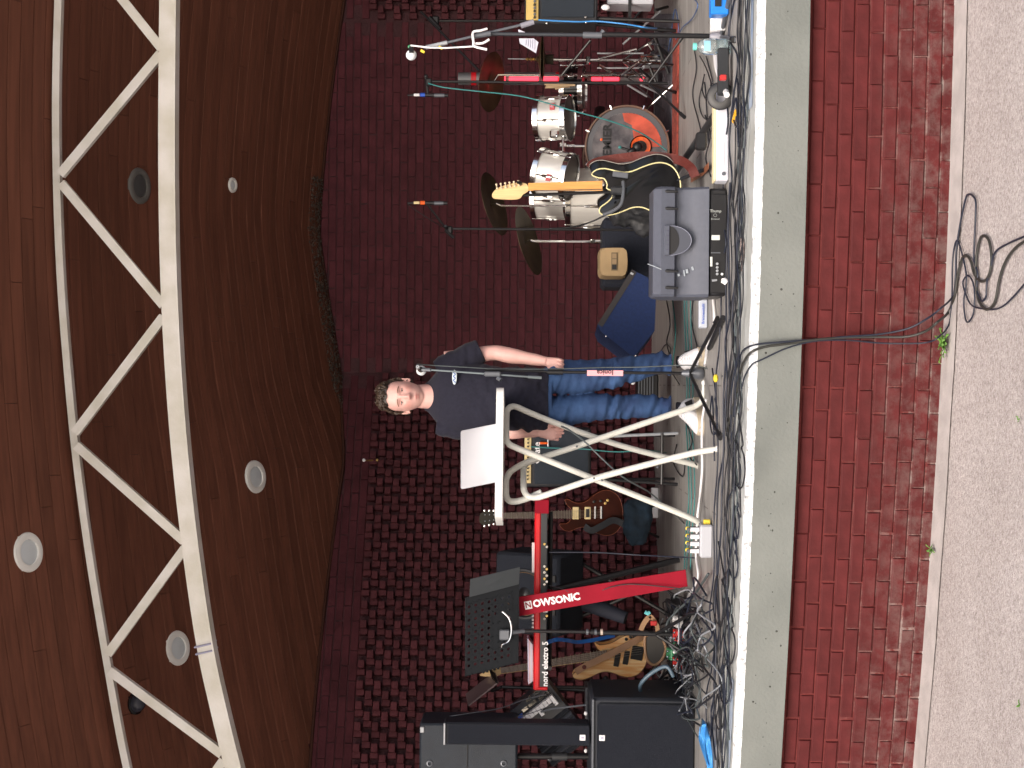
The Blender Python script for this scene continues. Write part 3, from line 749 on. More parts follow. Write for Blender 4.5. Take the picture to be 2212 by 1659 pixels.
leg(((1168, 800, 858, 0), (1200, 782, 854, 0), (1240, 778, 852, 0), (1275, 776, 847, -.01), (1320, 774, 838, -.02), (1370, 768, 826, 0), (1410, 762, 813, .02), (1432, 761, 809, .02), (1449, 763, 806, .01)), 1)
leg(((1168, 860, 926, 0), (1200, 854, 924, 0), (1240, 853, 918, 0), (1275, 851, 911, -.015), (1316, 852, 906, -.02), (1370, 851, 904, 0), (1410, 853, 902, .015), (1432, 856, 900, .015), (1449, 860, 899, .01)), 5)
g.loft([ellring(pp(x, yc), hw*S(YP), dp, 40, pw=.9) for x, yc, hw, dp in ((1150, 860, 62, .11), (1175, 862, 63, .115), (1192, 858, 66, .115))])
remesh(part(g, 'jeans', jean, root, 180), .0055, 2)
# trainers
shoe = mat('white_leather', (.72, .72, .75), .55, var=.06, scale=20); sole = mat('cream_rubber_sole', (.56, .48, .36), .6)
for (xa, ya, yaw, lab) in ((1449, 781, -.12, None), (1447, 884, .50, None)):
    ank = pp(xa, ya, .03); gx_, gy_ = ank.x, ank.y
    ry = Matrix.Rotation(-yaw, 3, 'Z'); B = lambda q: Vector((gx_, gy_, 0))+ry@Vector(q)
    sh_ = [];
    prof = ((.075, .030, .045, .075), (.055, .040, .10, .10), (.02, .045, .125, .118), (-.02, .046, .132, .10), (-.06, .048, .118, .082), (-.10, .052, .092, .066), (-.15, .054, .068, .054), (-.19, .048, .055, .042), (-.215, .032, .042, .03), (-.226, .012, .033, .022))
    for y_, hw, top, k in prof:
        n = 24; rg = []
        for j in range(n):
            a = 2*math.pi*j/n; cx, cz = math.cos(a), math.sin(a)
            xx = hw*math.copysign(abs(cx)**.75, cx); zz = .02+(top-.02)*.5+(top-.02)*.5*math.copysign(abs(cz)**.8, cz)
            if cz > 0: xx *= 1-.42*cz*cz*(1 if top > .07 else .5)
            rg.append(B((xx, y_, zz)))
        sh_.append(rg)
    g = MB(); g.loft(sh_); s_o = part(g, 'shoe', shoe, root, 180)
    g = MB(); out = [(hw+.007, y_) for y_, hw, _, _ in prof]; poly = [B((w_, y_, 0)) for w_, y_ in out]+[B((-w_, y_, 0)) for w_, y_ in out[::-1]]
    g.prism(poly, (0, 0, .038)); part(g, 'sole', sole, s_o, 60)
    g = MB()
    for i in range(5):
        y_ = -.045-.021*i; zt = float(np.interp(y_, [-.15, -.10, -.06, -.02], [.070, .094, .120, .134])); g.tube([B((-.026, y_, zt-.010)), B((0, y_-.006, zt+.003)), B((.026, y_+.004, zt-.010))], .0033, 6)
    part(g, 'laces', whitep, s_o, 180)
    g = MB()
    for sx in (-1, 1):
        for dz in (0,):
            g.prism([B((sx*.050, .02, .050)), B((sx*.051, -.02, .095)), B((sx*.050, -.05, .088)), B((sx*.056, -.09, .052))], B((sx*.004, 0, 0))-B((0, 0, 0)))
    part(g, 'shoe_stripe', ink, s_o, None)
    g = MB(); g.lathe([(.028, -.01), (.034, .03), (.030, .035)], B((0, .015, .10)), Z, 20); part(g, 'sock', mat('dark_sock', (.02, .02, .03), .9), root, 180)

# ---------------- laptop table on crossed white tubes
root = thing('laptop_table', 'white folding table with crossed tubular legs holding a laptop', 'folding table', FL(1535, 985))
g = MB(); a, b_ = P(1083, 851, 7.9), P(1083, 1127, 7.75); z_ = a.z
ctr = (a+b_)/2; d = (b_-a); d.z = 0; L = d.length; d.normalize(); q = Vector((-d.y, d.x, 0))
poly = []
hw = .2
for u, s_ in ((0, 1), (1, 1), (1, -1), (0, -1)):
    cc_ = a+d*L*u+q*s_*hw*(1 if True else 1); dd = -1 if u == 0 else 1
    for k in range(5):
        an = k/4*math.pi/2; rr_ = .05; ox, oy = (math.sin(an), math.cos(an)) if (u, s_) in ((1, 1), (0, -1)) else (math.cos(an), math.sin(an))
        poly.append(Vector((0, 0, z_-.016))+Vector((cc_.x, cc_.y, 0))+d*dd*(rr_*ox-rr_)+q*s_*(rr_*oy-rr_))
g.prism(poly, (0, 0, .038)); part(g, 'tabletop', white, root, 40)
tub = mat('cream_white_tube', (.62, .62, .57), .35, var=.04, bump=.03); TR = .0165
def leg_frame(name, pts):
    g = MB(); g.tube(smooth_pts(pts, 6), TR, 12); return part(g, name, tub, root, 60)
leg_frame('leg_frame', [P(1527, 1158, 7.93), P(1523, 1146, 7.92), P(1510, 1130, 7.9), P(1490, 1118, 7.88), P(1400, 1081, 7.85), P(1282, 1034, 7.82), P(1180, 993, 7.78), P(1112, 966, 7.75), P(1098, 957, 7.75), P(1094, 945, 7.78), P(1094, 900, 7.95), P(1096, 886, 7.98), P(1104, 879, 8.0), P(1118, 880, 8.02), P(1160, 898, 8.05), P(1260, 936, 8.12), P(1360, 968, 8.2), P(1490, 1001, 8.3), P(1509, 1006, 8.33)])
leg_frame('leg_frame', [P(1523, 829, 8.06), P(1521, 850, 8.06), P(1516, 866, 8.06), P(1500, 878, 8.06), P(1470, 888, 8.05), P(1340, 932, 8.04), P(1240, 966, 8.02), P(1165, 990, 8.0), P(1143, 998, 7.98), P(1133, 1006, 7.95), P(1131, 1018, 7.9), P(1131, 1050, 7.75), P(1134, 1064, 7.72), P(1143, 1073, 7.7), P(1160, 1074, 7.7), P(1180, 1069, 7.69), P(1285, 1034, 7.64), P(1400, 1003, 7.58), P(1500, 978, 7.5), P(1550, 970, 7.47)])
leg_frame('support_loop', [P(1166, 987, 7.96), P(1130, 1002, 7.92), P(1104, 1018, 7.88), P(1095, 1032, 7.85), P(1093, 1045, 7.82), P(1094, 1072, 7.78), P(1101, 1082, 7.76), P(1116, 1083, 7.75), P(1140, 1076, 7.74), P(1170, 1063, 7.73)])
g = MB()
for (x, y, Y_) in ((1527, 1160, 7.93), (1523, 827, 8.06), (1553, 969.5, 7.47), (1511, 1007, 8.33)): pt = P(x, y, Y_); g.ball(pt, .021, 10)
part(g, 'foot_cap', white, root, 180)
g = MB()
for (x, y, Y_) in ((1283, 1033, 7.61), (1246, 964, 8.0), (1300, 1037, 7.6), (1420, 1009, 7.55)): g.ball(P(x, y, Y_)+Vector((0, -.012, 0)), .006, 8)
part(g, 'rivet', mgrey, root, 180)
# laptop
b0, b1 = P(1075, 915, 7.78), P(1075, 1041, 7.84); t0, t1 = P(996, 931, 7.70), P(996, 1057, 7.76)
root = thing('laptop', 'open silver laptop seen from the back of its lid on the white table', 'laptop', (b0+b1)/2)
def rquad(c4, r_):
    out = []
    for i in range(4):
        p = c4[i]; a_ = (c4[i-1]-p).normalized(); c_ = (c4[(i+1) % 4]-p).normalized()
        for k in range(5):
            t_ = k/4; out.append(p+a_*r_*(1-t_)**2+c_*r_*t_**2)
    return out
nn = (b1-b0).cross(t0-b0).normalized(); nn = nn if nn.y > 0 else -nn
g = MB(); g.prism(rquad([b0, b1, t1, t0], .012), nn*.006); part(g, 'lid', mat('brushed_aluminium', (.60, .61, .66), .38, .45, var=.02), root, 30)
g = MB(); bk = Vector((.05, .22, 0)); g.prism(rquad([b0+Vector((0, .01, -.004)), b1+Vector((0, .01, -.004)), b1+bk, b0+bk], .012), (0, 0, .012)); part(g, 'base', mat('brushed_aluminium', (.6, .6, .65), .35), root, 30)
g = MB(); g.box(P(1001, 1046, 7.77)+Vector((0, .012, .0)), (.022, .012, .008)); part(g, 'hinge_tab', lgrey, root)

# ---------------- microphones and stands
def cable_tube(pts, r_, k=6): return MB().tube(smooth_pts(pts, k), r_, 6)
def tripod(root, hub, feet, r_=.010, m=blackm, rub=True):
    for f_ in feet:
        f_ = Vector(f_); g = MB(); rod(hub, f_+Vector((0, 0, .012)), r_, 8, g); l_ = part(g, 'leg', m, root)
        if rub:
            g = MB(); d = (f_-hub).normalized(); rod(f_-d*.05+Vector((0, 0, .012)), f_+Vector((0, 0, .012)), r_*1.5, 8, g); part(g, 'rubber_foot', black, l_)
# centre vocal stand
base = FL(1523, 808); Yc = base.y
root = thing('microphone_stand', 'black microphone stand with a pink tape label in front of the standing man', 'microphone stand', base)
hub = P(1498, 806.5, Yc)
g = MB(); g.lathe([(.012, .11), (.016, .10), (.026, .05), (.034, .02), (.034, 0), (.026, -.01)], hub+Vector((0, 0, -.045)), Z, 20); part(g, 'hub', mgrey, root, 60)
g = MB(); rod(hub, P(1180, 803.5, Yc), .0085, 12, g); part(g, 'pole', blackm, root)
g = MB(); rod(P(1183, 803.5, Yc), P(1216, 804, Yc), .015, 12, g); part(g, 'clutch', black, root)
g = MB(); rod(P(1210, 803, Yc), P(1046, 799, Yc), .007, 10, g); part(g, 'upper_tube', blackm, root)
g = MB(); rod(P(1170, 816, Yc-.04), P(931, 799, Yc-.04), .0055, 10, g); rod(P(1170, 816, Yc-.04), P(1140, 814, Yc-.04), .009, 10, g); part(g, 'boom', mat('grey_tube', (.2, .24, .26), .35, .5), root)
g = MB(); g.box(P(1064, 808, Yc-.04), (.028, .05, .09), ch=.006); g.tube([P(1075, 816, Yc-.05), P(1082, 821, Yc-.06)], .012, 8); part(g, 'boom_clamp', mgrey, root)
tripod(root, hub+Vector((0, 0, .02)), [FL(1556, 688), FL(1562, 946), FL(1490, 786)])
lp = P(1307, 806, Yc-.012); g = MB(); g.box(lp, (.030, .004, .195)); lbl = part(g, 'tape_label', pink, root)
text('Jonica', .038, lp+Vector((.004, -.004, 0)), Z, -X, ink, root, 'lettering', bold=.0006)
root = thing('vocal_microphone', 'dark microphone with a white windscreen on the stand before the man', 'microphone', P(905, 797, Yc))
g = MB(); g.ball(P(910, 800.5, Yc+.045), .0275, 18); part(g, 'windscreen', mat('white_foam', (.7, .74, .76), .9, bump=.3, bscale=300), root, 180)
g = MB(); g.tube([P(903, 793, Yc-.07), P(909, 799, Yc+.03)], [.010, .017], 14); part(g, 'handle', black, root)
g = MB(); g.tube([P(903, 793, Yc-.075), P(902, 792, Yc-.12)], [.012, .009], 12); part(g, 'plug', lgrey, root)
g = MB(); g.tube([P(912, 798, Yc-.02), P(931, 799, Yc-.04)], .011, 10); part(g, 'clip', mgrey, root)
yel = P(1561, 817, FL(1561, 817).y)
solo(cable_tube([P(902, 792, Yc-.12), P(903, 787, Yc-.1), P(930, 789, Yc-.03), P(1000, 793, Yc-.02), P(1080, 797, Yc), P(1200, 797, Yc+.0), P(1300, 794, Yc), P(1380, 793, Yc-.02), P(1490, 789, Yc-.05), P(1530, 797, Yc-.15), P(1552, 805, Yc-.3), FL(1561, 813, .006)], .0036), 'microphone_cable', mat('slate_cable', (.07, .085, .09), .45), 'dark cable running down the middle microphone stand to a yellow tape mark', 'cable', smooth=180)
g = MB(); g.ball(FL(1561, 817)+Vector((0, -.01, .035)), .021, 8, (1, 1, .6)); solo(g, 'tape_blob', yellow, 'yellow ball of tape on the floor beside the middle microphone stand', 'tape', smooth=20)
# right vocal stand, nearest the camera
base = FL(1566, 80); Yr = base.y
root = thing('microphone_stand', 'tall grey microphone stand beside the water bottle with its boom raised', 'microphone stand', base)
g = MB(); q0, q1 = P(1560, 80, Yr), P(1532, 78, Yr); g.tube([q0, q0.lerp(q1, .25), q0.lerp(q1, .9), q1], [.030, .029, .015, .010], 18); part(g, 'hub', mat('silver_grey_plastic', (.24, .24, .28), .35), root, 60)
g = MB(); rod(q1, P(1280, 74, Yr), .0125, 14, g); part(g, 'pole', blackm, root)
g = MB(); rod(P(1300, 76, Yr), P(1259, 75.5, Yr), .016, 14, g); g.tube([P(1296, 76, Yr), P(1304, 67, Yr)], [.01, .013], 10); part(g, 'clutch', mgrey, root)
g = MB(); rod(P(1260, 75.5, Yr), P(1060, 73, Yr), .0095, 12, g); part(g, 'upper_tube', mat('graphite_tube', (.05, .055, .065), .35, .4), root)
g = MB(); rod(P(1140, 50.5, Yr), P(915, 104, Yr), .0068, 10, g); part(g, 'boom', mgrey, root)
g = MB(); rod(P(1153, 47, Yr), P(1125, 56, Yr), .014, 12, g); part(g, 'counterweight', mat('silver_grey_plastic', (.24, .24, .28), .35), root)
g = MB(); rod(P(966, 92, Yr), P(920, 102.5, Yr), .011, 12, g); part(g, 'boom_grip', lgrey, root)
g = MB(); rod(P(1060, 72, Yr-.02), P(1022, 78.5, Yr-.02), .014, 12, g); part(g, 'boom_clamp', mgrey, root)
tripod(root, P(1557, 80, Yr), [FL(1592, 86), FL(1588, -40), FL(1548, 20)], .011, mgrey)
root = thing('device_holder', 'white wire holder clipped along the raised boom at the right', 'holder', P(1023, 90, Yr-.03))
g = MB(); g.tube(smooth_pts([P(1052, 62, Yr-.03), P(1038, 66, Yr-.04), P(1022, 70, Yr-.04), P(1023, 90, Yr-.05), P(1025, 100, Yr-.05), P(1052, 107, Yr-.05)], 4), .0062, 8); g.tube(smooth_pts([P(1027, 94, Yr-.05), P(1043, 93, Yr-.05), P(1057, 85, Yr-.05)], 4), .006, 8); part(g, 'clip', whitep, root)
g = MB(); g.tube([P(887, 98, Yr-.03), P(930, 103, Yr-.03), P(965, 103.5, Yr-.03), P(1026, 100, Yr-.04)], .0042, 8); part(g, 'rod', whitep, root)
root = thing('vocal_microphone', 'microphone with a white ball windscreen on the raised boom at the right', 'microphone', P(888, 112, Yr))
g = MB(); g.ball(P(888.5, 119, Yr), .0265, 18); part(g, 'windscreen', mat('white_foam', (.7, .74, .76), .9), root, 180)
g = MB(); g.tube([P(889, 113, Yr-.03), P(888, 104, Yr-.02), P(890, 100, Yr)], [.012, .012, .009], 12); part(g, 'handle', black, root)
g = MB(); g.ball(P(885, 101, Yr-.01), .010, 8); part(g, 'collar', green, root)
for (x, y, m_, lab) in ((913, 111, yellow, 'nearest the microphone'), (952, 103, yellow, 'halfway along the grip')):
    g = MB(); g.box(P(x, y, Yr-.02), (.012, .012, .022), Matrix.Rotation(.5, 3, 'Y'), .002); solo(g, 'tape_flag', m_, 'scrap of yellow tape on the raised boom, %s' % lab, 'tape', group='yellow tape flags on the boom')
# overhead drum microphones
def overhead(py, px0, px1, base_x, Y_, label, blueband, side=1):
    root = thing('pencil_microphone', label, 'microphone', P(px1, py, Y_))
    g = MB(); rod(P(px0+32, py, Y_), P(px1, py+1, Y_), .0115, 12, g); part(g, 'body', black, root)
    g = MB(); rod(P(px0+58, py+1, Y_-.002), P(px1-8, py+1, Y_-.002), .0128, 12, g); part(g, 'grille', mgrey, root)
    g = MB(); rod(P(px0+14, py, Y_), P(px0+26, py, Y_), .009, 10, g); part(g, 'connector', whitep if blueband else cream, root)
    g = MB(); rod(P(px0+28, py, Y_), P(px0+38, py, Y_), .0125, 10, g); part(g, 'band', blue if blueband else orange, root)
    g = MB(); g.tube([P(px0, py+1, Y_), P(px0+14, py, Y_)], [.004, .008], 8); part(g, 'plug', black, root)
Yo = 9.3
overhead(205, 880, 968, 0, Yo, 'pencil microphone with a blue band hanging over the right of the drum kit', True)
overhead(438, 880, 966, 0, Yo+.1, 'pencil microphone with an orange band pointing down over the middle of the kit', False)
base = Vector((P(1400, 497, Yo+.2).x, Yo+.2, 0))
root = thing('overhead_stand', 'thin black boom stand behind the grey monitor holding an overhead microphone', 'microphone stand', base)
g = MB(); rod(Vector((base.x, base.y, .1)), P(975, 494, Yo+.2), .0085, 10, g); part(g, 'pole', blackm, root)
g = MB(); rod(P(922, 440, Yo+.1), P(972, 505, Yo+.2), .007, 8, g); rod(P(962, 496, Yo+.18), P(980, 514, Yo+.2), .011, 8, g); part(g, 'boom', blackm, root)
g = MB(); g.box(P(970, 497, Yo+.2), (.05, .04, .045), ch=.008); g.tube([P(965, 493, Yo+.17), P(962, 488, Yo+.13)], .009, 8); part(g, 'boom_clamp', black, root)
tripod(root, Vector((base.x, base.y, .22)), [base+Vector((.28, -.1, 0)), base+Vector((-.25, -.15, 0)), base+Vector((0, .3, 0))], .008)
base = Vector((P(1400, 180, Yo).x, Yo, 0))
root = thing('overhead_stand', 'black boom stand beside the red light tube holding an overhead microphone', 'microphone stand', base)
g = MB(); rod(Vector((base.x, base.y, .1)), P(928, 176, Yo), .0085, 10, g); part(g, 'pole', blackm, root)
g = MB(); rod(P(920, 166, Yo), P(925, 206, Yo), .0085, 8, g); g.ball(P(920, 165, Yo), .014, 10); part(g, 'boom', blackm, root)
g = MB(); g.box(P(926, 178, Yo), (.05, .04, .04), ch=.008); part(g, 'boom_clamp', black, root)
tripod(root, Vector((base.x, base.y, .22)), [base+Vector((.28, -.1, 0)), base+Vector((-.25, -.2, 0)), base+Vector((0, .3, 0))], .008)
base = Vector((P(1400, 45, 10.4).x, 10.4, 0))
root = thing('boom_stand', 'black boom stand at the far right with its boom sloping down over the drums', 'microphone stand', base)
g = MB(); rod(Vector((base.x, base.y, .1)), P(945, 45, 10.4), .009, 10, g); part(g, 'pole', blackm, root)
g = MB(); rod(P(909, 25, 10.4), P(1035, 153, 10.2), .009, 8, g); rod(P(928, 38, 10.38), P(952, 64, 10.35), .015, 8, g); part(g, 'boom', blackm, root)
g = MB(); g.box(P(941, 46, 10.4), (.07, .05, .05), ch=.01); part(g, 'boom_clamp', black, root)
tripod(root, Vector((base.x, base.y, .25)), [base+Vector((.3, -.1, 0)), base+Vector((-.28, -.15, 0)), base+Vector((0, .3, 0))], .009)
solo(cable_tube([P(925, 180, Yo-.02), P(960, 189, Yo-.05), P(1030, 197, Yo-.08), P(1120, 207, Yo-.1), P(1180, 222, Yo-.12), P(1240, 240, Yo-.12), P(1320, 262, Yo-.1), P(1380, 285, Yo-.05), P(1420, 310, Yo), P(1440, 325, Yo)], .0045), 'hanging_cable', teal, 'teal cable sagging from the overhead microphone across the drums', 'cable', smooth=180)
solo(cable_tube([P(881, 440, Yo+.1), P(895, 452, Yo+.12), P(935, 478, Yo+.15), P(960, 492, Yo+.2)], .003), 'hanging_cable', black, 'thin black cable from the middle overhead microphone to its boom', 'cable', smooth=180)
solo(cable_tube([P(1186, 494, Yo), P(1240, 490, Yo), P(1280, 478, Yo), P(1340, 452, Yo-.1), P(1375, 462, Yo-.1), P(1400, 478, Yo-.1)], .006), 'hanging_cable', black, 'black cable curving from the thin stand down behind the grey monitor', 'cable', smooth=180)

# ---------------- red light tube
base = Vector((P(1400, 170, 10.7).x, 10.7, 0))
root = thing('light_tube', 'upright grey tube with glowing red light strips behind the drums', 'stage light', base)
g = MB(); rod(base+Vector((0, 0, .05)), P(990, 170, 10.7), .045, 20, g); part(g, 'tube', mat('frosted_grey_tube', (.16, .17, .18), .4, .3), root)
redl = mat('red_glow', (.6, .02, .03), .4, emit=(1, .035, .06), es=1.9)
for a, b_ in ((1100, 1163), (1172, 1205), (1208, 1241), (1278, 1300), (1303, 1337), (1383, 1391), (1040, 1092)):
    g = MB(); rod(P(a, 170, 10.645), P(b_, 170, 10.645), .016, 10, g); part(g, 'light_strip', redl, root)
for a, b_ in ((1018, 1029), (1200, 1207)):
    g = MB(); rod(P(a, 170, 10.7), P(b_, 170, 10.7), .048, 20, g); part(g, 'band', red, root)
g = MB(); rod(P(1042, 164, 10.63), P(1390, 164, 10.63), .006, 6, g); part(g, 'rail', lgrey, root)

# ---------------- drum kit
shellm = mat('champagne_sparkle_shell', (.74, .72, .68), .34, .30, var=.10, scale=2.5, stretch=(6, 6, .3)); headw = mat('drum_head_white', (.72, .74, .76), .5); headb = mat('drum_head_smoke', (.11, .10, .095), .35, var=.2, scale=4)
def drum(name, label, c, axis, r_, h, m=shellm, lugs=6, badge=None, bottom=headb, ch=chrome, group=None):
    """c centre, axis from the bottom head to the top head"""
    ax = Vector(axis).normalized(); root = thing(name, label, 'drum', c, group)
    lo_ = c-ax*h/2; u = ax.orthogonal().normalized(); v_ = ax.cross(u)
    g = MB(); g.lathe([(r_, 0), (r_, h*.5), (r_, h)], lo_, ax, 40); part(g, 'shell', m, root, 40)
    for s_, nm in ((0, 'hoop'), (h, 'hoop')):
        g = MB(); g.lathe([(r_+.004, s_-.018), (r_+.011, s_-.018), (r_+.011, s_+.016), (r_+.004, s_+.018), (r_+.002, s_+.004)] if s_ else [(r_+.002, -.004), (r_+.004, -.018), (r_+.011, -.016), (r_+.011, .018), (r_+.004, .018)], lo_, ax, 40); part(g, nm, ch, root, 40)
    g = MB(); g.lathe([(.0001, h+.006), (r_*.9, h+.006), (r_+.001, h)], lo_, ax, 40); part(g, 'top_head', headw, root, 60)
    g = MB(); g.lathe([(.0001, -.005), (r_*.9, -.005), (r_+.001, 0)], lo_, ax, 40); part(g, 'bottom_head', bottom, root, 60)
    for k in range(lugs):
        a = 2*math.pi*(k+.5)/lugs; dd = u*math.cos(a)+v_*math.sin(a); q = c+dd*(r_+.010)
        g = MB(); g.tube([q-ax*h*.20, q-ax*h*.14, q+ax*h*.14, q+ax*h*.20], [.005, .010, .010, .005], 8); l_ = part(g, 'lug', chrome, root)
        g = MB(); g.tube([q-ax*(h/2+.012), q+ax*(h/2+.012)], .0035, 6); g.ball(q+ax*(h/2+.014), .006, 6); g.ball(q-ax*(h/2+.014), .006, 6); part(g, 'tension_rod', chrome, l_)
    return root, ax
def aim(dx, toward, lean):
    """axis: up, tipped by dx sideways and leaning so that the bottom faces the camera"""
    return Vector((dx, math.sin(toward), math.cos(toward))).normalized()
D1 = P(1197, 256, 10.0)
r1, _ = drum('mounted_tom', 'silver mounted tom with a red badge on the right above the bass drum', D1, aim(.02, R(17), 0), .146, .19, group='silver toms mounted over the bass drum')
g = MB(); g.box(P(1192, 239, 10.0)+Vector((0, -.150, .0)), (.045, .004, .034), Matrix.Rotation(R(-17), 3, 'X')@Matrix.Rotation(-.3*0, 3, 'Z'), .001); bd = part(g, 'badge', mat('badge_red', (.45, .05, .06), .4), r1)
text('P', .026, P(1192, 239, 10.0)+Vector((0, -.1535, .0)), X, Z, paper, r1, 'badge_letter')
D2 = P(1199, 377, 9.85)
r2, _ = drum('mounted_tom', 'silver mounted tom tilted outwards on the left of the pair, partly behind the guitar neck', D2, aim(.22, R(18), 0), .152, .20, group='silver toms mounted over the bass drum')
g = MB(); g.box(P(1184, 391, 9.85)+Vector((0, -.156, 0)), (.045, .004, .034), Matrix.Rotation(R(-18), 3, 'X')@Matrix.Rotation(.22, 3, 'Y'), .001); part(g, 'badge', mat('badge_red', (.45, .05, .06), .4), r2)
drum('rear_tom', 'silver tom further back, between the mounted toms and the floor tom', P(1196, 428, 10.45), aim(.05, R(14), 0), .15, .24)
r3, _ = drum('floor_tom', 'large silver floor tom at the left of the drum kit', P(1284, 428, 10.25), aim(0, R(1), 0), .2, .37, lugs=8)
for sx in (-1, 1):
    g = MB(); q = P(1284, 428, 10.25)+Vector((sx*.205, -.03, 0)); rod(q+Vector((0, 0, .05)), Vector((q.x, q.y, .02)), .006, 8, g); part(g, 'leg', chrome, r3)
drum('snare_drum', 'black snare drum low behind the right of the bass drum', P(1238, 196, 10.5), aim(0, R(8), 0), .17, .13, blackg, 8, ch=chrome)
# bass drum
KC = P(1354.5, 319, 9.9); KR = .283
root = thing('bass_drum', 'silver bass drum with a see-through printed front head and brown hoop', 'drum', Vector((KC.x, KC.y+.2, 0)))
ax = Vector((0, 1, 0)); hoop = mat('brown_wood_hoop', (.15, .085, .06), .35, var=.15, scale=8)
g = MB(); g.lathe([(KR-.018, .03), (KR-.018, .42)], KC, ax, 56); part(g, 'shell', shellm, root, 40)
for s_ in (0, .42):
    g = MB(); g.lathe([(KR-.014, s_-.006), (KR-.010, s_-.016), (KR, s_-.016), (KR+.002, s_), (KR, s_+.03), (KR-.012, s_+.03)], KC, ax, 56); part(g, 'hoop', hoop, root, 40)
felt = mat('damping_ring_grey', (.10, .10, .11), .7); hd = mat('smoky_clear_head', (.055, .052, .06), .12, col2=(.17, .155, .16), scale=9, lo=.35, hi=.65, detail=5)
PC = P(1384, 317, 9.9)
g = MB()
# head disc with a real port hole
n = 64; oc = [KC+Vector((math.cos(2*math.pi*k/n)*(KR-.05), 0, math.sin(2*math.pi*k/n)*(KR-.05))) for k in range(n)]; ic = [PC+Vector((math.cos(2*math.pi*k/n)*.062, 0, math.sin(2*math.pi*k/n)*.062)) for k in range(n)]
g.add(oc+ic, [(k, (k+1) % n, n+(k+1) % n, n+k) for k in range(n)]); part(g, 'front_head', hd, root, None)
g = MB(); g.lathe([(KR-.012, -.001), (KR-.05, -.002)], KC, ax, 56); part(g, 'damping_ring', felt, root, None)
inside = mat('inside_dark', (.03, .022, .02), .8)
g = MB(); g.lathe([(.0001, .40), (KR-.02, .40)], KC, ax, 40); part(g, 'rear_head', inside, root, None)
g = MB(); pl = []
for k in range(15): a = R(-62+k*8.2); pl.append(KC+Vector((math.cos(a)*(KR-.052), -.0035, math.sin(a)*(KR-.052))))
# printed orange red field low right of the head
pl = [KC+Vector((math.cos(R(a))*(KR-.052), -.0035, math.sin(R(a))*(KR-.052))) for a in range(-88, 16, 8)]+[KC+Vector((.175, -.0035, .02)), KC+Vector((.15, -.0035, -.03)), KC+Vector((.06, -.0035, -.045)), KC+Vector((.0, -.0035, -.05))]
# field is cut back round the port hole
g.add(pl, [tuple(range(len(pl)))]); part(g, 'printed_field', mat('printed_orange_red', (.50, .085, .05), .3, var=.3, scale=9), root, None)
g = MB(); g.lathe([(.070, -.014), (.074, -.010), (.074, -.004)], PC, ax, 32); g.lathe([(.066, -.006), (.070, -.014)], PC, ax, 32); part(g, 'port_rim', blackg, root, 60)
g = MB(); g.lathe([(.066, -.008), (.040, -.004)], PC, ax, 32); part(g, 'port_ring', mat('port_orange', (.75, .10, .01), .4, var=.3, scale=30), root, 60)
g = MB(); g.lathe([(.041, -.005), (.0001, -.005)], PC, ax, 24); part(g, 'port_opening', inside, root, None)
text('PREMIER', .076, KC+Vector((.004, -.006, .131)), X, Z, ink, root, 'lettering', bold=.0022, xs=1.08)
g = MB(); g.ball(KC+Vector((.052, -.006, .172)), .009, 8, (1, .3, 1)); part(g, 'orange_dot', orange, root)
for k in range(8):
    a = 2*math.pi*(k+.5)/8; dd = Vector((math.cos(a), 0, math.sin(a))); q = KC+dd*(KR+.006)
    g = MB(); g.tube([q+ax*-.012, q+ax*.06], .006, 8); g.tube([q+dd*.004-ax*.014-dd*.02, q+dd*.01-ax*.014], .008, 8); l_ = part(g, 'claw', chrome, root)
for sx in (-1, 1):
    g = MB(); a = KC+Vector((sx*(KR-.02), .1, -.12)); rod(a, Vector((KC.x+sx*.42, KC.y-.02, .012)), .0075, 8, g); part(g, 'spur', chrome, root)
root2 = thing('tom_holder', 'chrome post and arms carrying the mounted toms on the bass drum', 'tom holder', P(1262, 316, 9.95))
g = MB(); rod(P(1266, 316, 9.95), P(1216, 315, 9.95), .010, 10, g); g.box(P(1216, 314, 9.93), (.03, .04, .05), ch=.005); part(g, 'post', chrome, root2)
g = MB(); rod(P(1216, 290, 9.93), P(1216, 345, 9.90), .010, 10, g); rod(P(1216, 290, 9.93), P(1200, 290, 9.93), .008, 8, g); part(g, 'cross_arm', chrome, root2)
for (x, y) in ((1197, 289), (1196, 342)):
    g = MB(); g.box(P(x, y, 9.86), (.055, .03, .06), ch=.01); g.ball(P(x+6, y+4, 9.84), .012, 8); part(g, 'bracket', chrome, root2)
# kick microphone
root = thing('kick_microphone', 'black microphone on a small clip at the port of the bass drum', 'microphone', P(1382, 318, 9.8))
g = MB(); g.ball(P(1377, 317, 9.80), .034, 16, (1, .9, 1)); g.tube([P(1372, 322, 9.8), P(1356, 330, 9.8)], [.022, .014], 10); part(g, 'body', black, root, 180)
g = MB(); rod(P(1362, 325, 9.8), P(1338, 318, 9.8), .008, 8, g); part(g, 'arm', black, root)
g = MB(); g.ball(P(1339, 318, 9.79), .010, 8, (1.2, .8, 1.2)); part(g, 'connector', teal, root)
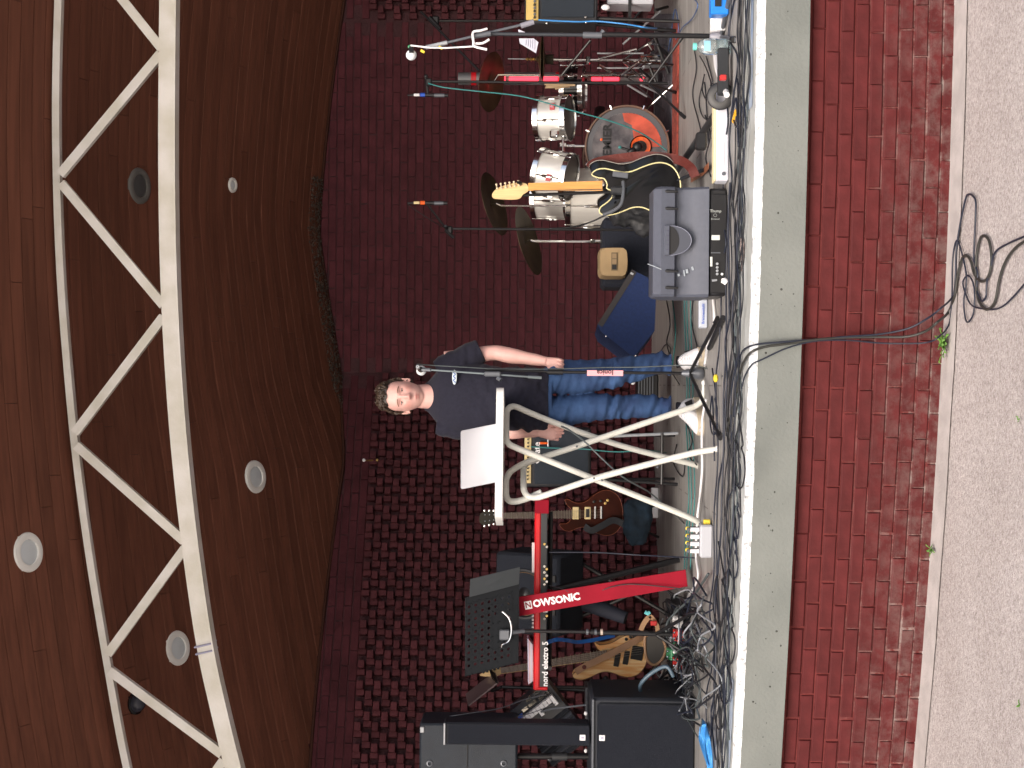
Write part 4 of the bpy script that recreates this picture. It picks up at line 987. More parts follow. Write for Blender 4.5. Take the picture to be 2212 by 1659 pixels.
# cymbals
def cymbal(c, nrm_, r_, name='cymbal', root=None):
    g = MB(); n_ = Vector(nrm_).normalized(); prof = [(.0001, .030), (r_*.08, .029), (r_*.14, .020), (r_*.17, .013), (r_*.5, .007), (r_, -.006), (r_, -.0075), (r_*.5, .0055), (r_*.17, .0115), (.0001, .026)]
    g.lathe(prof, c, n_, 48); return part(g, name, bronze, root, 50)
def cyst(label, cx, cy, Y_, r_, minor, tilt, base_y, poly=None):
    """tilt = sideways slope of the rim in the picture"""
    c = P(cx, cy, Y_); base = Vector((P(1400, base_y, Y_).x, Y_+.0, 0)); root = thing('cymbal_stand', label, 'cymbal', base)
    up = Vector((-math.sin(tilt), 0, math.cos(tilt))); nn = up*math.sqrt(1-minor**2)+Yv*minor
    cymbal(c, nn, r_, 'cymbal', root)
    g = MB(); g.ball(c+nn*.035, .010, 8); rod(c-nn*.02, c+nn*.04, .004, 8, g); part(g, 'wing_nut', chrome, root)
    top = c-nn*.02; mid = Vector((base.x, base.y, c.z*.55)); g = MB(); rod(Vector((base.x, base.y, .16)), mid, .0125, 10, g); part(g, 'pole', chrome, root)
    g = MB(); rod(mid, Vector((base.x, base.y, max(mid.z, c.z-.05))), .008, 8, g); rod(Vector((base.x, base.y, c.z-.05)), top, .006, 8, g); part(g, 'upper_tube', chrome, root)
    g = MB(); g.box(mid, (.03, .035, .03), ch=.006); part(g, 'clutch', chrome, root)
    for a in (.5, 2.6, 4.7):
        g = MB(); rod(Vector((base.x, base.y, .30)), Vector((base.x+.26*math.cos(a), base.y+.26*math.sin(a), .015)), .0065, 8, g); rod(Vector((base.x, base.y, .12)), Vector((base.x+.14*math.cos(a), base.y+.14*math.sin(a), .15)), .005, 6, g); part(g, 'leg', chrome, root)
    return root
cyst('dark bronze crash cymbal on the right, over the silver tom with the badge', 1060, 177, 10.35, .208, .37, -.18, 163)
cyst('dark bronze cymbal behind the guitar headstock in the middle of the kit', 1066, 441, 10.2, .224, .32, .25, 446)
cyst('lowest and leftmost dark bronze cymbal, above the beige bag', 1140, 521, 10.0, .238, .29, .26, 523)
# hi-hat
base = Vector((P(1400, 131, 10.1).x, 10.1, 0)); hc = P(1170, 128, 10.1)
root = thing('hi_hat', 'edge-on pair of hi-hat cymbals on a chrome stand beside the red light tube', 'hi-hat', base)
for s_, dz in ((1, .008), (-1, -.012)):
    o = cymbal(hc+Vector((0, 0, dz)), (0.02, .03, s_), .16, 'cymbal', root)
g = MB(); rod(P(1097, 127, 10.1), hc, .0035, 8, g); part(g, 'pull_rod', lgrey, root)
g = MB(); g.lathe([(.008, 0), (.014, .01), (.006, .02), (.016, .03), (.006, .045), (.012, .055), (.004, .07)], hc+Vector((0, 0, .04)), Z, 12); part(g, 'clutch', brass, root)
g = MB(); rod(hc-Vector((0, 0, .02)), hc-Vector((0, 0, .08)), .034, 12, g); part(g, 'felt_cup', mat('dark_felt', (.03, .025, .015), .9), root)
g = MB(); rod(hc-Vector((0, 0, .08)), Vector((base.x, base.y, .08)), .0125, 12, g); part(g, 'pole', chrome, root)
g = MB(); g.box(P(1270, 130, 10.1), (.05, .04, .03), ch=.006); part(g, 'clamp', chrome, root)
for a in (.6, 2.5, 4.4):
    g = MB(); rod(Vector((base.x, base.y, .34)), Vector((base.x+.3*math.cos(a), base.y+.3*math.sin(a), .015)), .0085, 8, g); rod(Vector((base.x, base.y, .1)), Vector((base.x+.17*math.cos(a), base.y+.17*math.sin(a), .16)), .006, 6, g); part(g, 'leg', chrome, root)
for sx in (-.05, .05):
    g = MB(); rod(P(1290, 131, 10.08)+Vector((sx, 0, 0)), P(1390, 131, 10.08)+Vector((sx, 0, 0)), .006, 8, g); part(g, 'brace', lgrey, root)
# drum sticks bag / sticks beside the snare
root = thing('drumstick_bunch', 'bunch of pale drumsticks standing beside the right tom', 'drumsticks', P(1225, 183, 10.1))
for k, (a, b_) in enumerate((((1176, 182), (1240, 180)), ((1180, 186), (1242, 184)), ((1200, 192), (1238, 183)), ((1178, 189), (1230, 187)))):
    g = MB(); rod(P(*a, 10.0), P(*b_, 10.05), .007, 8, g); part(g, 'drumstick', mat('pale_hickory', (.55, .40, .24), .5), root)
# drummer's seat behind the kit and clutter of the black hardware bags
solo(MB().lathe([(.0001, .50), (.15, .49), (.165, .46), (.16, .42), (.03, .40), (.02, .05)], Vector((P(1300, 275, 10.9).x, 10.95, 0)), Z, 24), 'drum_stool', black, 'round black drum stool behind the bass drum', 'stool')
# braced chrome hardware behind and right of the bass drum
root = thing('hardware_stand', 'tangle of braced chrome stand legs at the right of the drum kit', 'drum hardware', P(1425, 140, 10.2))
for k, (a, b_, r_, m_) in enumerate((((790, 510), (1120, 425), .011, chrome), ((980, 660), (1270, 440), .010, chrome), ((1140, 650), (1275, 450), .009, chrome), ((790, 565), (940, 660), .009, chrome), ((1150, 490), (1340, 492), .013, chrome), ((1180, 585), (1350, 572), .012, lgrey), ((1040, 740), (1210, 840), .007, lgrey), ((1160, 740), (1370, 840), .007, lgrey), ((720, 350), (470, 655), .010, blackm), ((1330, 95), (1000, 385), .007, lgrey), ((1150, 600), (1300, 740), .009, blackm), ((1240, 380), (1380, 400), .009, chrome), ((1200, 500), (1290, 720), .010, black), ((1270, 300), (1400, 640), .012, black), ((1280, 90), (1390, 60), .010, black))):
    g = MB(); rod(P(1097.2+.248*a[0], .248*a[1], 10.0-.04*(k % 4)), P(1097.2+.248*b_[0], .248*b_[1], 10.0+.05*(k % 3)), r_, 8, g); part(g, 'strut', m_, root)
# rug
g = MB(); c4 = [FL(1456, 30), FL(1456, 358), FL(1418, 360), FL(1418, 30)]; g.prism([p+Vector((0, 0, .005)) for p in c4], (0, 0, .008)); root = tag(part(g, 'drum_rug', mat('grey_rug', (.09, .09, .11), .95, var=.3, scale=20, bump=.5), None, None, c4[0]), 'grey rug with a rust red border under the drum kit', 'rug')
g = MB(); b4 = [FL(1470, 48), FL(1467, 352), FL(1457, 355), FL(1459, 45)]; g.prism([p+Vector((0, 0, .006)) for p in b4], (0, 0, .012)); part(g, 'border', mat('rust_red_wool', (.26, .05, .035), .95, var=.4, scale=30, bump=.8), root, None)
# ---------------- guitars
def outline(pts, conv, Y_, k=4):
    x0, sx, y0, sy = conv
    return smooth_pts([P(x0+sx*a, y0+sy*b_, Y_) for a, b_ in pts], k, closed=True)
def shift(poly, v): return [p+v for p in poly]
CV6 = (1261.8, .1488, 274.3, .1488)
# black guitar with cream binding, front of the kit
YG = 8.0
root = thing('electric_guitar', 'black electric guitar with cream binding and maple neck on a stand by the grey monitor', 'guitar', P(1458, 400, YG))
bp = [(110, 690), (180, 622), (300, 603), (450, 636), (570, 658), (700, 642), (850, 580), (1000, 530), (1120, 517), (1240, 550), (1330, 630), (1390, 760), (1400, 900), (1370, 1040), (1280, 1150), (1130, 1215), (980, 1215), (840, 1165), (700, 1170), (560, 1225), (420, 1270), (290, 1275), (225, 1238), (240, 1165), (340, 1090), (410, 1010), (400, 930), (330, 890), (335, 830), (290, 750), (200, 735)]
pl = outline(bp, CV6, YG, 3); bk = Vector((.05, .035, .012))
g = MB(); g.prism(pl, bk); part(g, 'body', blackg, root, 50)
bind = mat('cream_binding', (.75, .68, .36), .35)
g = MB(); g.tube(pl+[pl[0], pl[1]], .0038, 6, cap=False); part(g, 'binding', bind, root, 180)
g = MB(); q = shift(pl, bk); g.tube(q+[q[0], q[1]], .0028, 6, cap=False); part(g, 'rear_binding', mat('grey_binding', (.3, .28, .25), .4), root, 180)
maple = mat('amber_maple', (.60, .30, .085), .3, var=.12, scale=12, stretch=(8, 8, .6)); maple_l = mat('pale_maple', (.66, .46, .22), .35, var=.12, scale=12, stretch=(8, 8, .6)); rose = mat('rosewood', (.10, .07, .06), .5)
def neck(a, b_, wa, wb, dep, m, root, name='neck', off=Vector()):
    a, b_ = a+off, b_+off; d = (b_-a).normalized(); s_ = d.cross(Yv).normalized(); g = MB()
    rings = [[p+s_*u*w_+Yv*v_*dep for u, v_ in ((-1, 0), (1, 0), (.8, .8), (.3, 1.1), (-.3, 1.1), (-.8, .8))] for p, w_ in ((a, wa), (b_, wb))]
    g.loft(rings); return part(g, name, m, root, 40)
neck(P(1141, 404.5, YG), P(1301, 402, YG), .021, .027, .022, maple, root, 'neck', Vector((0, -.012, 0)))
g = MB(); a, b_ = P(1150, 400, YG-.016), P(1300, 405, YG-.016)
g.tube([P(1152, 412, YG-.014), P(1300, 409, YG-.014)], .0022, 6); part(g, 'skunk_stripe', rose, root)
# strings and frets
fr = mat('fret_wire', (.6, .58, .5), .3, .9)
def strings(a, b_, w0, w1, nst, root, n_fr=0, y_=-.004, r_=.0008):
    d = (b_-a).normalized(); s_ = d.cross(Yv).normalized(); g = MB()
    for i in range(nst):
        u = (i/(nst-1)-.5)*2; g.tube([a+s_*u*w0+Yv*y_, b_+s_*u*w1+Yv*y_], r_, 4)
    part(g, 'strings', fr, root)
    if n_fr:
        g = MB(); L = (b_-a).length
        for i in range(1, n_fr+1):
            t_ = (1-2**(-i/12))/(1-2**(-n_fr/12)); p = a+d*L*.80*t_; w_ = w0*1.25*(1-t_)+w1*1.35*t_; g.tube([p-s_*w_+Yv*(y_*.4), p+s_*w_+Yv*(y_*.4)], .0013, 4)
        part(g, 'frets', fr, root)
hp = [(1063, 420), (1070, 410), (1082, 403), (1100, 398), (1122, 394), (1138, 398), (1141, 412), (1130, 420), (1122, 429), (1105, 431), (1080, 430), (1066, 428)]
hd_ = smooth_pts([P(a, b_, YG-.01) for a, b_ in hp], 3, True); g = MB(); g.prism(hd_, (0, .016, 0)); part(g, 'headstock', maple_l, root, 50)
for i in range(6):
    g = MB(); q = P(1074+i*9.5, 403-i*1.4+4, YG-.018); g.ball(q, .0065, 8); rod(q, q+Vector((.018, .004, .004)), .003, 6, g); g.ball(q+Vector((.022, .004, .005)), .006, 8, (1, .7, 1)); part(g, 'tuning_peg', mat('ivory_peg', (.62, .5, .33), .4), root)
g = MB(); g.box(P(1340, 383, YG-.0)+Vector((.012, -.01, 0)), (.03, .01, .085), Matrix.Rotation(.12, 3, 'Y'), .003); part(g, 'jack_plate', mgrey, root)
# stand
base = FL(1500, 408); root2 = thing('guitar_stand', 'black tubular stand with a top hook holding the black electric guitar', 'guitar stand', base)
g = MB(); rod(P(1131, 422, YG+.01), P(1420, 411, YG+.03), .0085, 10, g); g.tube(smooth_pts([P(1131, 422, YG+.01), P(1124, 416, YG+.02), P(1120, 404, YG+.02), P(1125, 396, YG-.03), P(1118, 394, YG-.05)], 4), .0085, 10); part(g, 'post', blackm, root2)
g = MB(); g.box(P(1333, 412, YG-.02), (.045, .05, .07), ch=.01); g.ball(P(1326, 425, YG-.05), .011, 8); part(g, 'yoke_clamp', dgrey, root2)
g = MB(); g.tube(smooth_pts([P(1346, 392, YG-.02), P(1347, 412, YG-.04), P(1342, 440, YG-.05), P(1325, 455, YG-.05), P(1302, 464, YG-.05)], 5), .010, 10); part(g, 'yoke', mgrey, root2)
g = MB(); rod(P(1420, 408, YG+.06), P(1300, 407, YG+.06), .012, 10, g); part(g, 'lower_post', blackm, root2)
for f_ in (FL(1530, 365), FL(1530, 460), FL(1475, 420)):
    g = MB(); rod(P(1418, 408, YG+.04), f_+Vector((0, 0, .012)), .010, 8, g); part(g, 'leg', blackm, root2)
# leather strap hanging behind the black guitar
root = thing('guitar_strap', 'dark red brown leather strap hanging from the black guitar down to the floor', 'strap', P(1290, 350, YG+.06))
leather = mat('oxblood_leather', (.13, .028, .022), .55, var=.25, scale=9, bump=.3)
def ribbon(g, pts, w_, nrm_, th=.003):
    c = smooth_pts(pts, 6); rings = []
    for i, p in enumerate(c):
        t_ = (c[min(i+1, len(c)-1)]-c[max(0, i-1)]).normalized(); n_ = Vector(nrm_); s_ = t_.cross(n_).normalized(); n2 = s_.cross(t_)
        rings.append([p+s_*w_/2, p+s_*w_/2+n2*th, p-s_*w_/2+n2*th, p-s_*w_/2])
    g.loft(rings); return g
g = MB(); ribbon(g, [P(1274, 362, YG+.04), P(1285, 352, YG+.06), P(1310, 346, YG+.08), P(1345, 341, YG+.09), P(1385, 337, YG+.1), P(1430, 339, YG+.08), P(1470, 347, YG), P(1492, 362, YG-.1), P(1502, 382, YG-.12)], .050, (0, 1, .0)); part(g, 'strap_band', leather, root, 60)
g = MB(); ribbon(g, [FL(1531, 358, .03), FL(1518, 372, .02), FL(1493, 388, .02)], .035, (0, .3, 1)); part(g, 'strap_tail', mat('tan_leather', (.28, .10, .045), .5), root, 60)
# natural wood bass on the left
YB = 9.5; CVB = (1206.9, .1984, 1329.8, .1984)
root = thing('bass_guitar', 'natural flamed wood bass guitar with tan strap and black pickups, left of the keyboard', 'bass guitar', P(1400, 1410, YB))
fl = mat('flamed_amber_wood', (.82, .40, .14), .3, col2=(.95, .66, .34), scale=3.2, stretch=(14, 1, 1.6), detail=2, lo=.38, hi=.62)
bp = [(385, 285), (440, 318), (520, 312), (600, 285), (700, 228), (800, 200), (900, 208), (950, 270), (965, 380), (960, 480), (935, 560), (870, 635), (780, 670), (690, 662), (610, 632), (530, 612), (450, 622), (360, 665), (260, 700), (185, 690), (150, 655), (185, 610), (280, 555), (400, 520), (480, 490), (500, 440), (470, 400), (420, 360)]
pl = outline(bp, CVB, YB, 3); g = MB(); g.prism(pl, (0.012, .042, 0)); part(g, 'body', fl, root, 50)
g = MB(); g.tube(pl+[pl[0]], .0025, 5, cap=False); part(g, 'body_edge', mat('brown_edge', (.2, .09, .03), .4), root, 180)
neck(P(1082, 1449, YB), P(1305, 1414, YB), .020, .029, .022, maple_l, root, 'neck', Vector((0, -.006, 0)))
neck(P(1082, 1448, YB), P(1312, 1412, YB), .0175, .027, .006, mat('grey_brown_fretboard', (.20, .155, .13), .5), root, 'fretboard', Vector((0, -.0125, 0)))
strings(P(1082, 1448, YB-.016), P(1385, 1402, YB-.016), .012, .030, 5, root, 24)
for a, b_ in (((635, 480), .034), ((735, 458), .034), ((855, 408), .075)):
    q = P(CVB[0]+CVB[1]*a[0], CVB[2]+CVB[3]*a[1], YB-.006); d = (P(1305, 1414, YB)-P(1082, 1449, YB)).normalized(); an = math.atan2(d.x, -d.z)
    g = MB(); g.box(q, (.088, .012, b_), Matrix.Rotation(an, 3, 'Y'), .003); part(g, 'pickup', black, root)
hs = smooth_pts([P(a, b_, YB) for a, b_ in ((1082, 1442), (1082, 1456), (1070, 1461), (1045, 1461), (1036, 1458), (1048, 1452), (1060, 1446))], 3, True); g = MB(); g.prism(hs, (0, .016, 0)); part(g, 'headstock', maple_l, root, 50)
for i in range(5):
    g = MB(); g.ball(P(1044+i*8, 1452-i*2.2, YB-.01), .009, 8, (1, .6, 1)); part(g, 'tuning_peg', black, root)
for (x, y) in ((735, 255), (782, 232), (818, 228), (838, 222)):
    g = MB(); g.lathe([(.010, 0), (.010, -.012), (.0001, -.013)], P(CVB[0]+CVB[1]*x, CVB[2]+CVB[3]*y, YB), Yv, 12); part(g, 'knob', black, root)
tanl = mat('tan_strap_leather', (.42, .24, .14), .5, var=.15, scale=8)
g = MB(); ribbon(g, [P(1243, 1452, YB-.02), P(1265, 1439, YB-.045), P(1300, 1422, YB-.05), P(1340, 1402, YB-.05), P(1375, 1383, YB-.04), P(1392, 1372, YB-.01)], .042, (0, 1, 0)); part(g, 'strap', tanl, root, 60)
g = MB(); g.lathe([(.014, 0), (.014, -.004), (.0001, -.005)], P(1262, 1441, YB-.048), Yv, 14); part(g, 'strap_button', mat('oxblood_leather', (.13, .028, .022), .5), root)
base = Vector((P(1400, 1484, YB+.05).x, YB+.05, 0)); root = thing('guitar_stand', 'black upright stand with a side arm holding the natural wood bass', 'guitar stand', base)
g = MB(); rod(base+Vector((0, 0, .1)), P(1082, 1484, YB+.05), .010, 10, g); part(g, 'post', blackm, root)
g = MB(); rod(P(1310, 1484, YB+.05), P(1308, 1466, YB-.02), .011, 8, g); g.ball(P(1308, 1466, YB-.02), .02, 8); g.ball(P(1311, 1478, YB), .012, 8); part(g, 'side_arm', blackm, root)
tripod(root, base+Vector((0, 0, .25)), [base+Vector((.3, -.15, 0)), base+Vector((-.25, -.2, 0)), base+Vector((0, .3, 0))], .009)
g = MB(); ribbon(g, [P(1178, 1390, 9.0), P(1200, 1382, 9.0), P(1222, 1383, 9.1), P(1250, 1387, 9.3), P(1290, 1381, 9.4), P(1328, 1372, YB-.03)], .024, (0, 1, 0)); solo(g, 'blue_strap', mat('bright_blue_webbing', (.03, .17, .6), .5), 'bright blue strap stretched from the keyboard to the horn of the wooden bass', 'strap', smooth=60)
# brown double cutaway guitar behind the keyboard
YS = 9.8; CVS = (877.7, .2232, 1042.3, .2232)
root = thing('electric_guitar', 'dark cherry brown double-horned guitar with cream pickups behind the keyboard end', 'guitar', P(1345, 1115, YS))
bp = [(1595, 262), (1555, 215), (1535, 170), (1570, 165), (1630, 195), (1700, 198), (1760, 170), (1820, 120), (1890, 82), (1960, 76), (2040, 120), (2088, 220), (2095, 330), (2070, 430), (2010, 495), (1930, 512), (1850, 492), (1790, 452), (1730, 432), (1660, 440), (1590, 470), (1530, 462), (1488, 420), (1492, 400), (1540, 400), (1575, 380), (1590, 350)]
cher = mat('cherry_brown_gloss', (.042, .008, .004), .3, var=.35, scale=5, spec=.10); pl = outline(bp, CVS, YS, 3); g = MB(); g.prism(pl, (.01, .036, 0)); part(g, 'body', cher, root, 50)
g = MB(); g.tube(pl+[pl[0]], .0022, 5, cap=False); part(g, 'body_edge', mat('brown_edge2', (.22, .06, .03), .3), root, 180)
neck(P(1080, 1114, YS), P(1242, 1111, YS), .020, .027, .02, rose, root, 'neck', Vector((0, -.008, 0)))
strings(P(1078, 1114, YS-.010), P(1297, 1109, YS-.010), .014, .024, 6, root, 22)
g = MB(); q = smooth_pts([P(a, b_, YS-.005) for a, b_ in ((1082, 1106), (1060, 1103), (1040, 1108), (1036, 1115), (1036, 1128), (1045, 1134), (1062, 1130), (1082, 1121))], 3, True); g.prism(q, (0, .016, 0)); part(g, 'headstock', blackg, root, 50)
for i in range(6):
    g = MB(); q = P(1047+(i % 3)*10, 1103 if i < 3 else 1136-(i % 3)*2, YS-.006); g.ball(q, .009, 8, (1, .6, 1)); g.ball(P(1048+(i % 3)*9.5, 1112 if i < 3 else 1126-(i % 3)*1.5, YS-.012), .006, 8); part(g, 'tuning_peg', chrome, root)
for (x, w_) in ((1640, .038), (1755, .038)):
    g = MB(); g.box(P(CVS[0]+CVS[1]*x, CVS[2]+CVS[3]*296, YS-.006), (.082, .012, w_*1.1), ch=.003); pk = part(g, 'pickup', mat('cream_pickup', (.85, .70, .38), .35), root)
    if x > 1700: g = MB(); g.box(P(CVS[0]+CVS[1]*x, CVS[2]+CVS[3]*296, YS-.0135), (.055, .003, .022)); part(g, 'pickup_cover', black, pk)
for x in (1825, 1885):
    g = MB(); g.box(P(CVS[0]+CVS[1]*x, CVS[2]+CVS[3]*290, YS-.008), (.086, .014, .014), ch=.003); part(g, 'bridge', chrome, root)
for (x, y) in ((1815, 185), (1880, 178), (1925, 200), (1948, 172)):
    g = MB(); g.lathe([(.010, 0), (.009, -.014), (.0001, -.015)], P(CVS[0]+CVS[1]*x, CVS[2]+CVS[3]*y, YS), Yv, 12); part(g, 'knob', brass if y < 205 and x > 1900 else blackg, root)
g = MB(); ribbon(g, [P(1262, 1137, YS-.02), P(1278, 1146, YS-.05), P(1300, 1136, YS-.06), P(1325, 1124, YS-.05), P(1350, 1134, YS-.04), P(1375, 1150, YS-.06), P(1400, 1152, YS-.1)], .045, (.3, 1, 0)); part(g, 'strap', mat('black_webbing', (.02, .022, .028), .7), root, 60)
base = Vector((P(1400, 1118, YS).x, YS, 0)); root = thing('guitar_stand', 'low black A-frame stand under the cherry brown guitar', 'guitar stand', base)
for (x, y) in ((1425, 1090), (1425, 1160)):
    g = MB(); rod(P(1330, 1118, YS+.09), FL(x, y)+Vector((0, 0, .01)), .010, 8, g); rod(P(1366, 1110+(y-1118)*.5, YS+.02), P(1360, 1110+(y-1118)*.5, YS-.08), .012, 8, g); part(g, 'leg', black, root)
g = MB(); rod(P(1352, 1095, YS), P(1352, 1145, YS), .012, 8, g); part(g, 'cradle', black, root)

# ---------------- perforated music stand
YM = 8.5
mb_ = mat('matt_black_sheet', (.011, .013, .016), .6, spec=.2, bump=.05, bscale=300)
base = Vector((P(1500, 1371, YM).x, YM, 0))
root = thing('music_stand', 'black music stand with a perforated desk seen from behind, in front of the keyboard', 'music stand', base)
c00, c01 = P(1006, 1291, YM-.10), P(1121, 1262, YM-.02)     # picture-right upper and lower corners
c10, c11 = P(1005, 1461, YM+.02), P(1119, 1431, YM+.06)
def bil(u, v_): return (c00*(1-u)+c10*u)*(1-v_)+(c01*(1-u)+c11*u)*v_
g = MB(); nu, nv = 12, 8; nrm_ = (c10-c00).cross(c01-c00).normalized(); nrm_ = nrm_ if nrm_.y > 0 else -nrm_
for i in range(nu):
    for j in range(nv):
        u0, u1, v0, v1 = i/nu, (i+1)/nu, j/nv, (j+1)/nv; hole = 1 <= i <= 10 and 0 <= j <= 6 and not (j > 3 and 3 < i < 9)
        if not hole: g.add([bil(u0, v0), bil(u1, v0), bil(u1, v1), bil(u0, v1)], [(0, 1, 2, 3)]); continue
        cu, cv = (u0+u1)/2, (v0+v1)/2; o = []; inn = []
        for k in range(8):
            a = math.pi/4*k+math.pi/8; sq = max(abs(math.cos(a)), abs(math.sin(a)))
            o.append(bil(cu+math.cos(a)/sq/nu/2, cv+math.sin(a)/sq/nv/2)); inn.append(bil(cu+math.cos(a)*.019, cv+math.sin(a)*.028))
        g.add(o+inn, [(k, (k+1) % 8, 8+(k+1) % 8, 8+k) for k in range(8)])
        for (su, sv) in ((u0, v0), (u1, v0), (u1, v1), (u0, v1)):
            pass
# corner gaps of the octagon cells
for i in range(nu):
    for j in range(nv):
        u0, u1, v0, v1 = i/nu, (i+1)/nu, j/nv, (j+1)/nv; cu, cv = (u0+u1)/2, (v0+v1)/2; t_ = math.tan(math.pi/8)
        for su in (-1, 1):
            for sv in (-1, 1):
                g.add([bil(cu+su/nu/2, cv+sv/nv/2), bil(cu+su*t_/nu/2, cv+sv/nv/2), bil(cu+su/nu/2, cv+sv*t_/nv/2)], [(0, 1, 2)])
dk = part(g, 'desk', mb_, root, None); so_ = dk.modifiers.new('thick', 'SOLIDIFY'); so_.thickness = .0022
g = MB(); g.tube([c00, c10, c11, c01, c00], .003, 6); part(g, 'desk_rim', mb_, root, 60)
e0, e1, e2, e3 = P(1016, 1251, YM-.15), P(1123, 1225, YM-.08), P(1121, 1262, YM-.03), P(1014, 1290, YM-.11)
g = MB(); g.prism([e0, e1, e2, e3], nrm_*.003); part(g, 'fold_out_wing', mat('satin_grey_sheet', (.06, .068, .075), .3, .4), root, None)
g = MB(); rod(P(1400, 1366.5, YM), P(1122, 1363, YM), .0105, 12, g); part(g, 'upper_tube', blackm, root)
g = MB(); rod(base+Vector((0, 0, .12)), P(1275, 1366, YM), .0135, 12, g); part(g, 'pole', blackm, root)
for (x, m_) in ((1266, mgrey), (1277, black), (1284, mgrey), (1297, mat('clear_tag', (.5, .42, .36), .3))):
    g = MB(); rod(P(x, 1365, YM), P(x+5, 1365, YM), .018, 12, g); part(g, 'collar', m_, root)
g = MB(); g.tube(smooth_pts([P(1085, 1321, YM-.07), P(1098, 1333, YM-.07), P(1104, 1350, YM-.06), P(1104, 1370, YM-.04), P(1098, 1385, YM-.02), P(1085, 1392, YM), P(1083, 1399, YM)], 5), .0055, 8); part(g, 'bracket', chrome, root)
g = MB(); rod(P(1132, 1363, YM), P(1106, 1366, YM-.03), .012, 10, g); g.box(P(1090, 1371, YM-.0), (.06, .03, .06), ch=.006); part(g, 'tilt_joint', mgrey, root)
tripod(root, base+Vector((0, 0, .22)), [FL(1512, 1318), FL(1500, 1420), FL(1465, 1372)], .010)
# second music stand, edge on
YN = 9.2; base = Vector((P(1400, 1484, YN).x-.02, YN-.1, 0))
root = thing('music_stand', 'music stand seen edge on with its tilted desk, above the bass guitar', 'music stand', base)
g = MB(); a, b_ = P(1013, 1526, YN), P(1078, 1475, YN); g.prism([a, b_, b_+Vector((.006, 0, .007)), a+Vector((.006, 0, .007))], (0, .34, .03)); part(g, 'desk', mat('grey_rose_sheet', (.2, .15, .15), .4, .3), root)
g = MB(); g.prism([b_, b_+(a-b_).normalized()*.012, b_+Vector((.03, 0, .04)), b_+Vector((.025, 0, .045))], (0, .34, .03)); part(g, 'ledge', mb_, root)
g = MB(); rod(base+Vector((0, 0, .1)), P(1085, 1484, YN), .010, 10, g); rod(P(1085, 1484, YN), P(1062, 1492, YN+.05), .012, 8, g); part(g, 'pole', blackm, root)
tripod(root, base+Vector((0, 0, .22)), [base+Vector((.25, -.1, 0)), base+Vector((-.25, -.1, 0)), base+Vector((0, .25, 0))], .008)

# ---------------- keyboard on its red stand
YK = 8.75
kl, kr = P(1168, 1489, YK), P(1168, 1076, YK); zt, zb = P(1154, 1300, YK).z, P(1184, 1300, YK).z
root = thing('stage_keyboard', 'red stage keyboard seen from behind with white lettering on its black rear panel', 'keyboard', Vector(((kl.x+kr.x)/2, YK, zb)))
cx_, L = (kl.x+kr.x)/2, kr.x-kl.x
g = MB(); g.box((cx_, YK+.14, (zt+zb)/2-.003), (L-.012, .28, zt-zb-.02), ch=.004); part(g, 'rear_panel', mat('charcoal_panel', (.03, .033, .038), .45), root)
g = MB(); g.box((cx_, YK+.14, zt-.018), (L, .295, .037), ch=.008); part(g, 'top_panel', red, root)
for sx in (-1, 1):
    g = MB(); g.box((cx_+sx*(L/2-.005), YK+.14, (zt+zb)/2), (.018, .30, zt-zb+.004), ch=.006); part(g, 'end_cheek', red, root)
g = MB(); g.box((kr.x-.045, YK-.03, (zt+zb)/2), (.082, .06, zt-zb), ch=.003); part(g, 'side_block', crims, root)
text('nord electro 5', .047, (P(1177.5, 1434, YK).x, YK-.0035, P(1177.5, 1434, YK).z-.001), X, Z, whitep, root, bold=.0014, xs=.96)
for y in list(np.linspace(1176, 1232, 9))+[1290+i*8 for i in range(10)]:
    q = P(1151.5, y, YK+.06); g = MB(); s_ = .016 if y < 1240 else .009; g.box(q-Vector((0, 0, .002)), (s_*1.5, .02, .018), ch=.002); part(g, 'control', whitep, root)
for i, y in enumerate((1175, 1181, 1223, 1229, 1236, 1243, 1250, 1256, 1262, 1330, 1336)):
    g = MB(); q = P(1176+(i % 2)*5, y, YK); rod(q+Vector((0, .01, 0)), q+Vector((0, -.012, 0)), .0075, 10, g); part(g, 'socket', chrome if i % 3 else brass, root)
for (x, y) in ((1176, 1310), (1178, 1317)):
    g = MB(); g.box(P(x, y, YK-.004), (.03, .012, .03), ch=.003); part(g, 'adapter', whitep, root)
root = thing('paper_sheets', 'bundle of printed sheets lying on the left end of the keyboard', 'papers', P(1153, 1429, YK+.1))
for k in range(5):
    g = MB(); a, b_ = P(1141+k*2.2, 1478-k*1.5, YK+.1), P(1140+k*2.2, 1380+k*3, YK+.1); g.add([a, b_, b_+Vector((.005, .12, .004)), a+Vector((-.004, .13, .002))], [(0, 1, 2, 3)]); g.prism([a, b_, b_-Vector((0, 0, .006)), a-Vector((0, 0, .006))], (0, .12, 0)); part(g, 'sheet', mat('printed_sheet%d' % (k % 3), [(.55, .56, .72), (.6, .45, .5), (.6, .6, .66)][k % 3], .6), root)
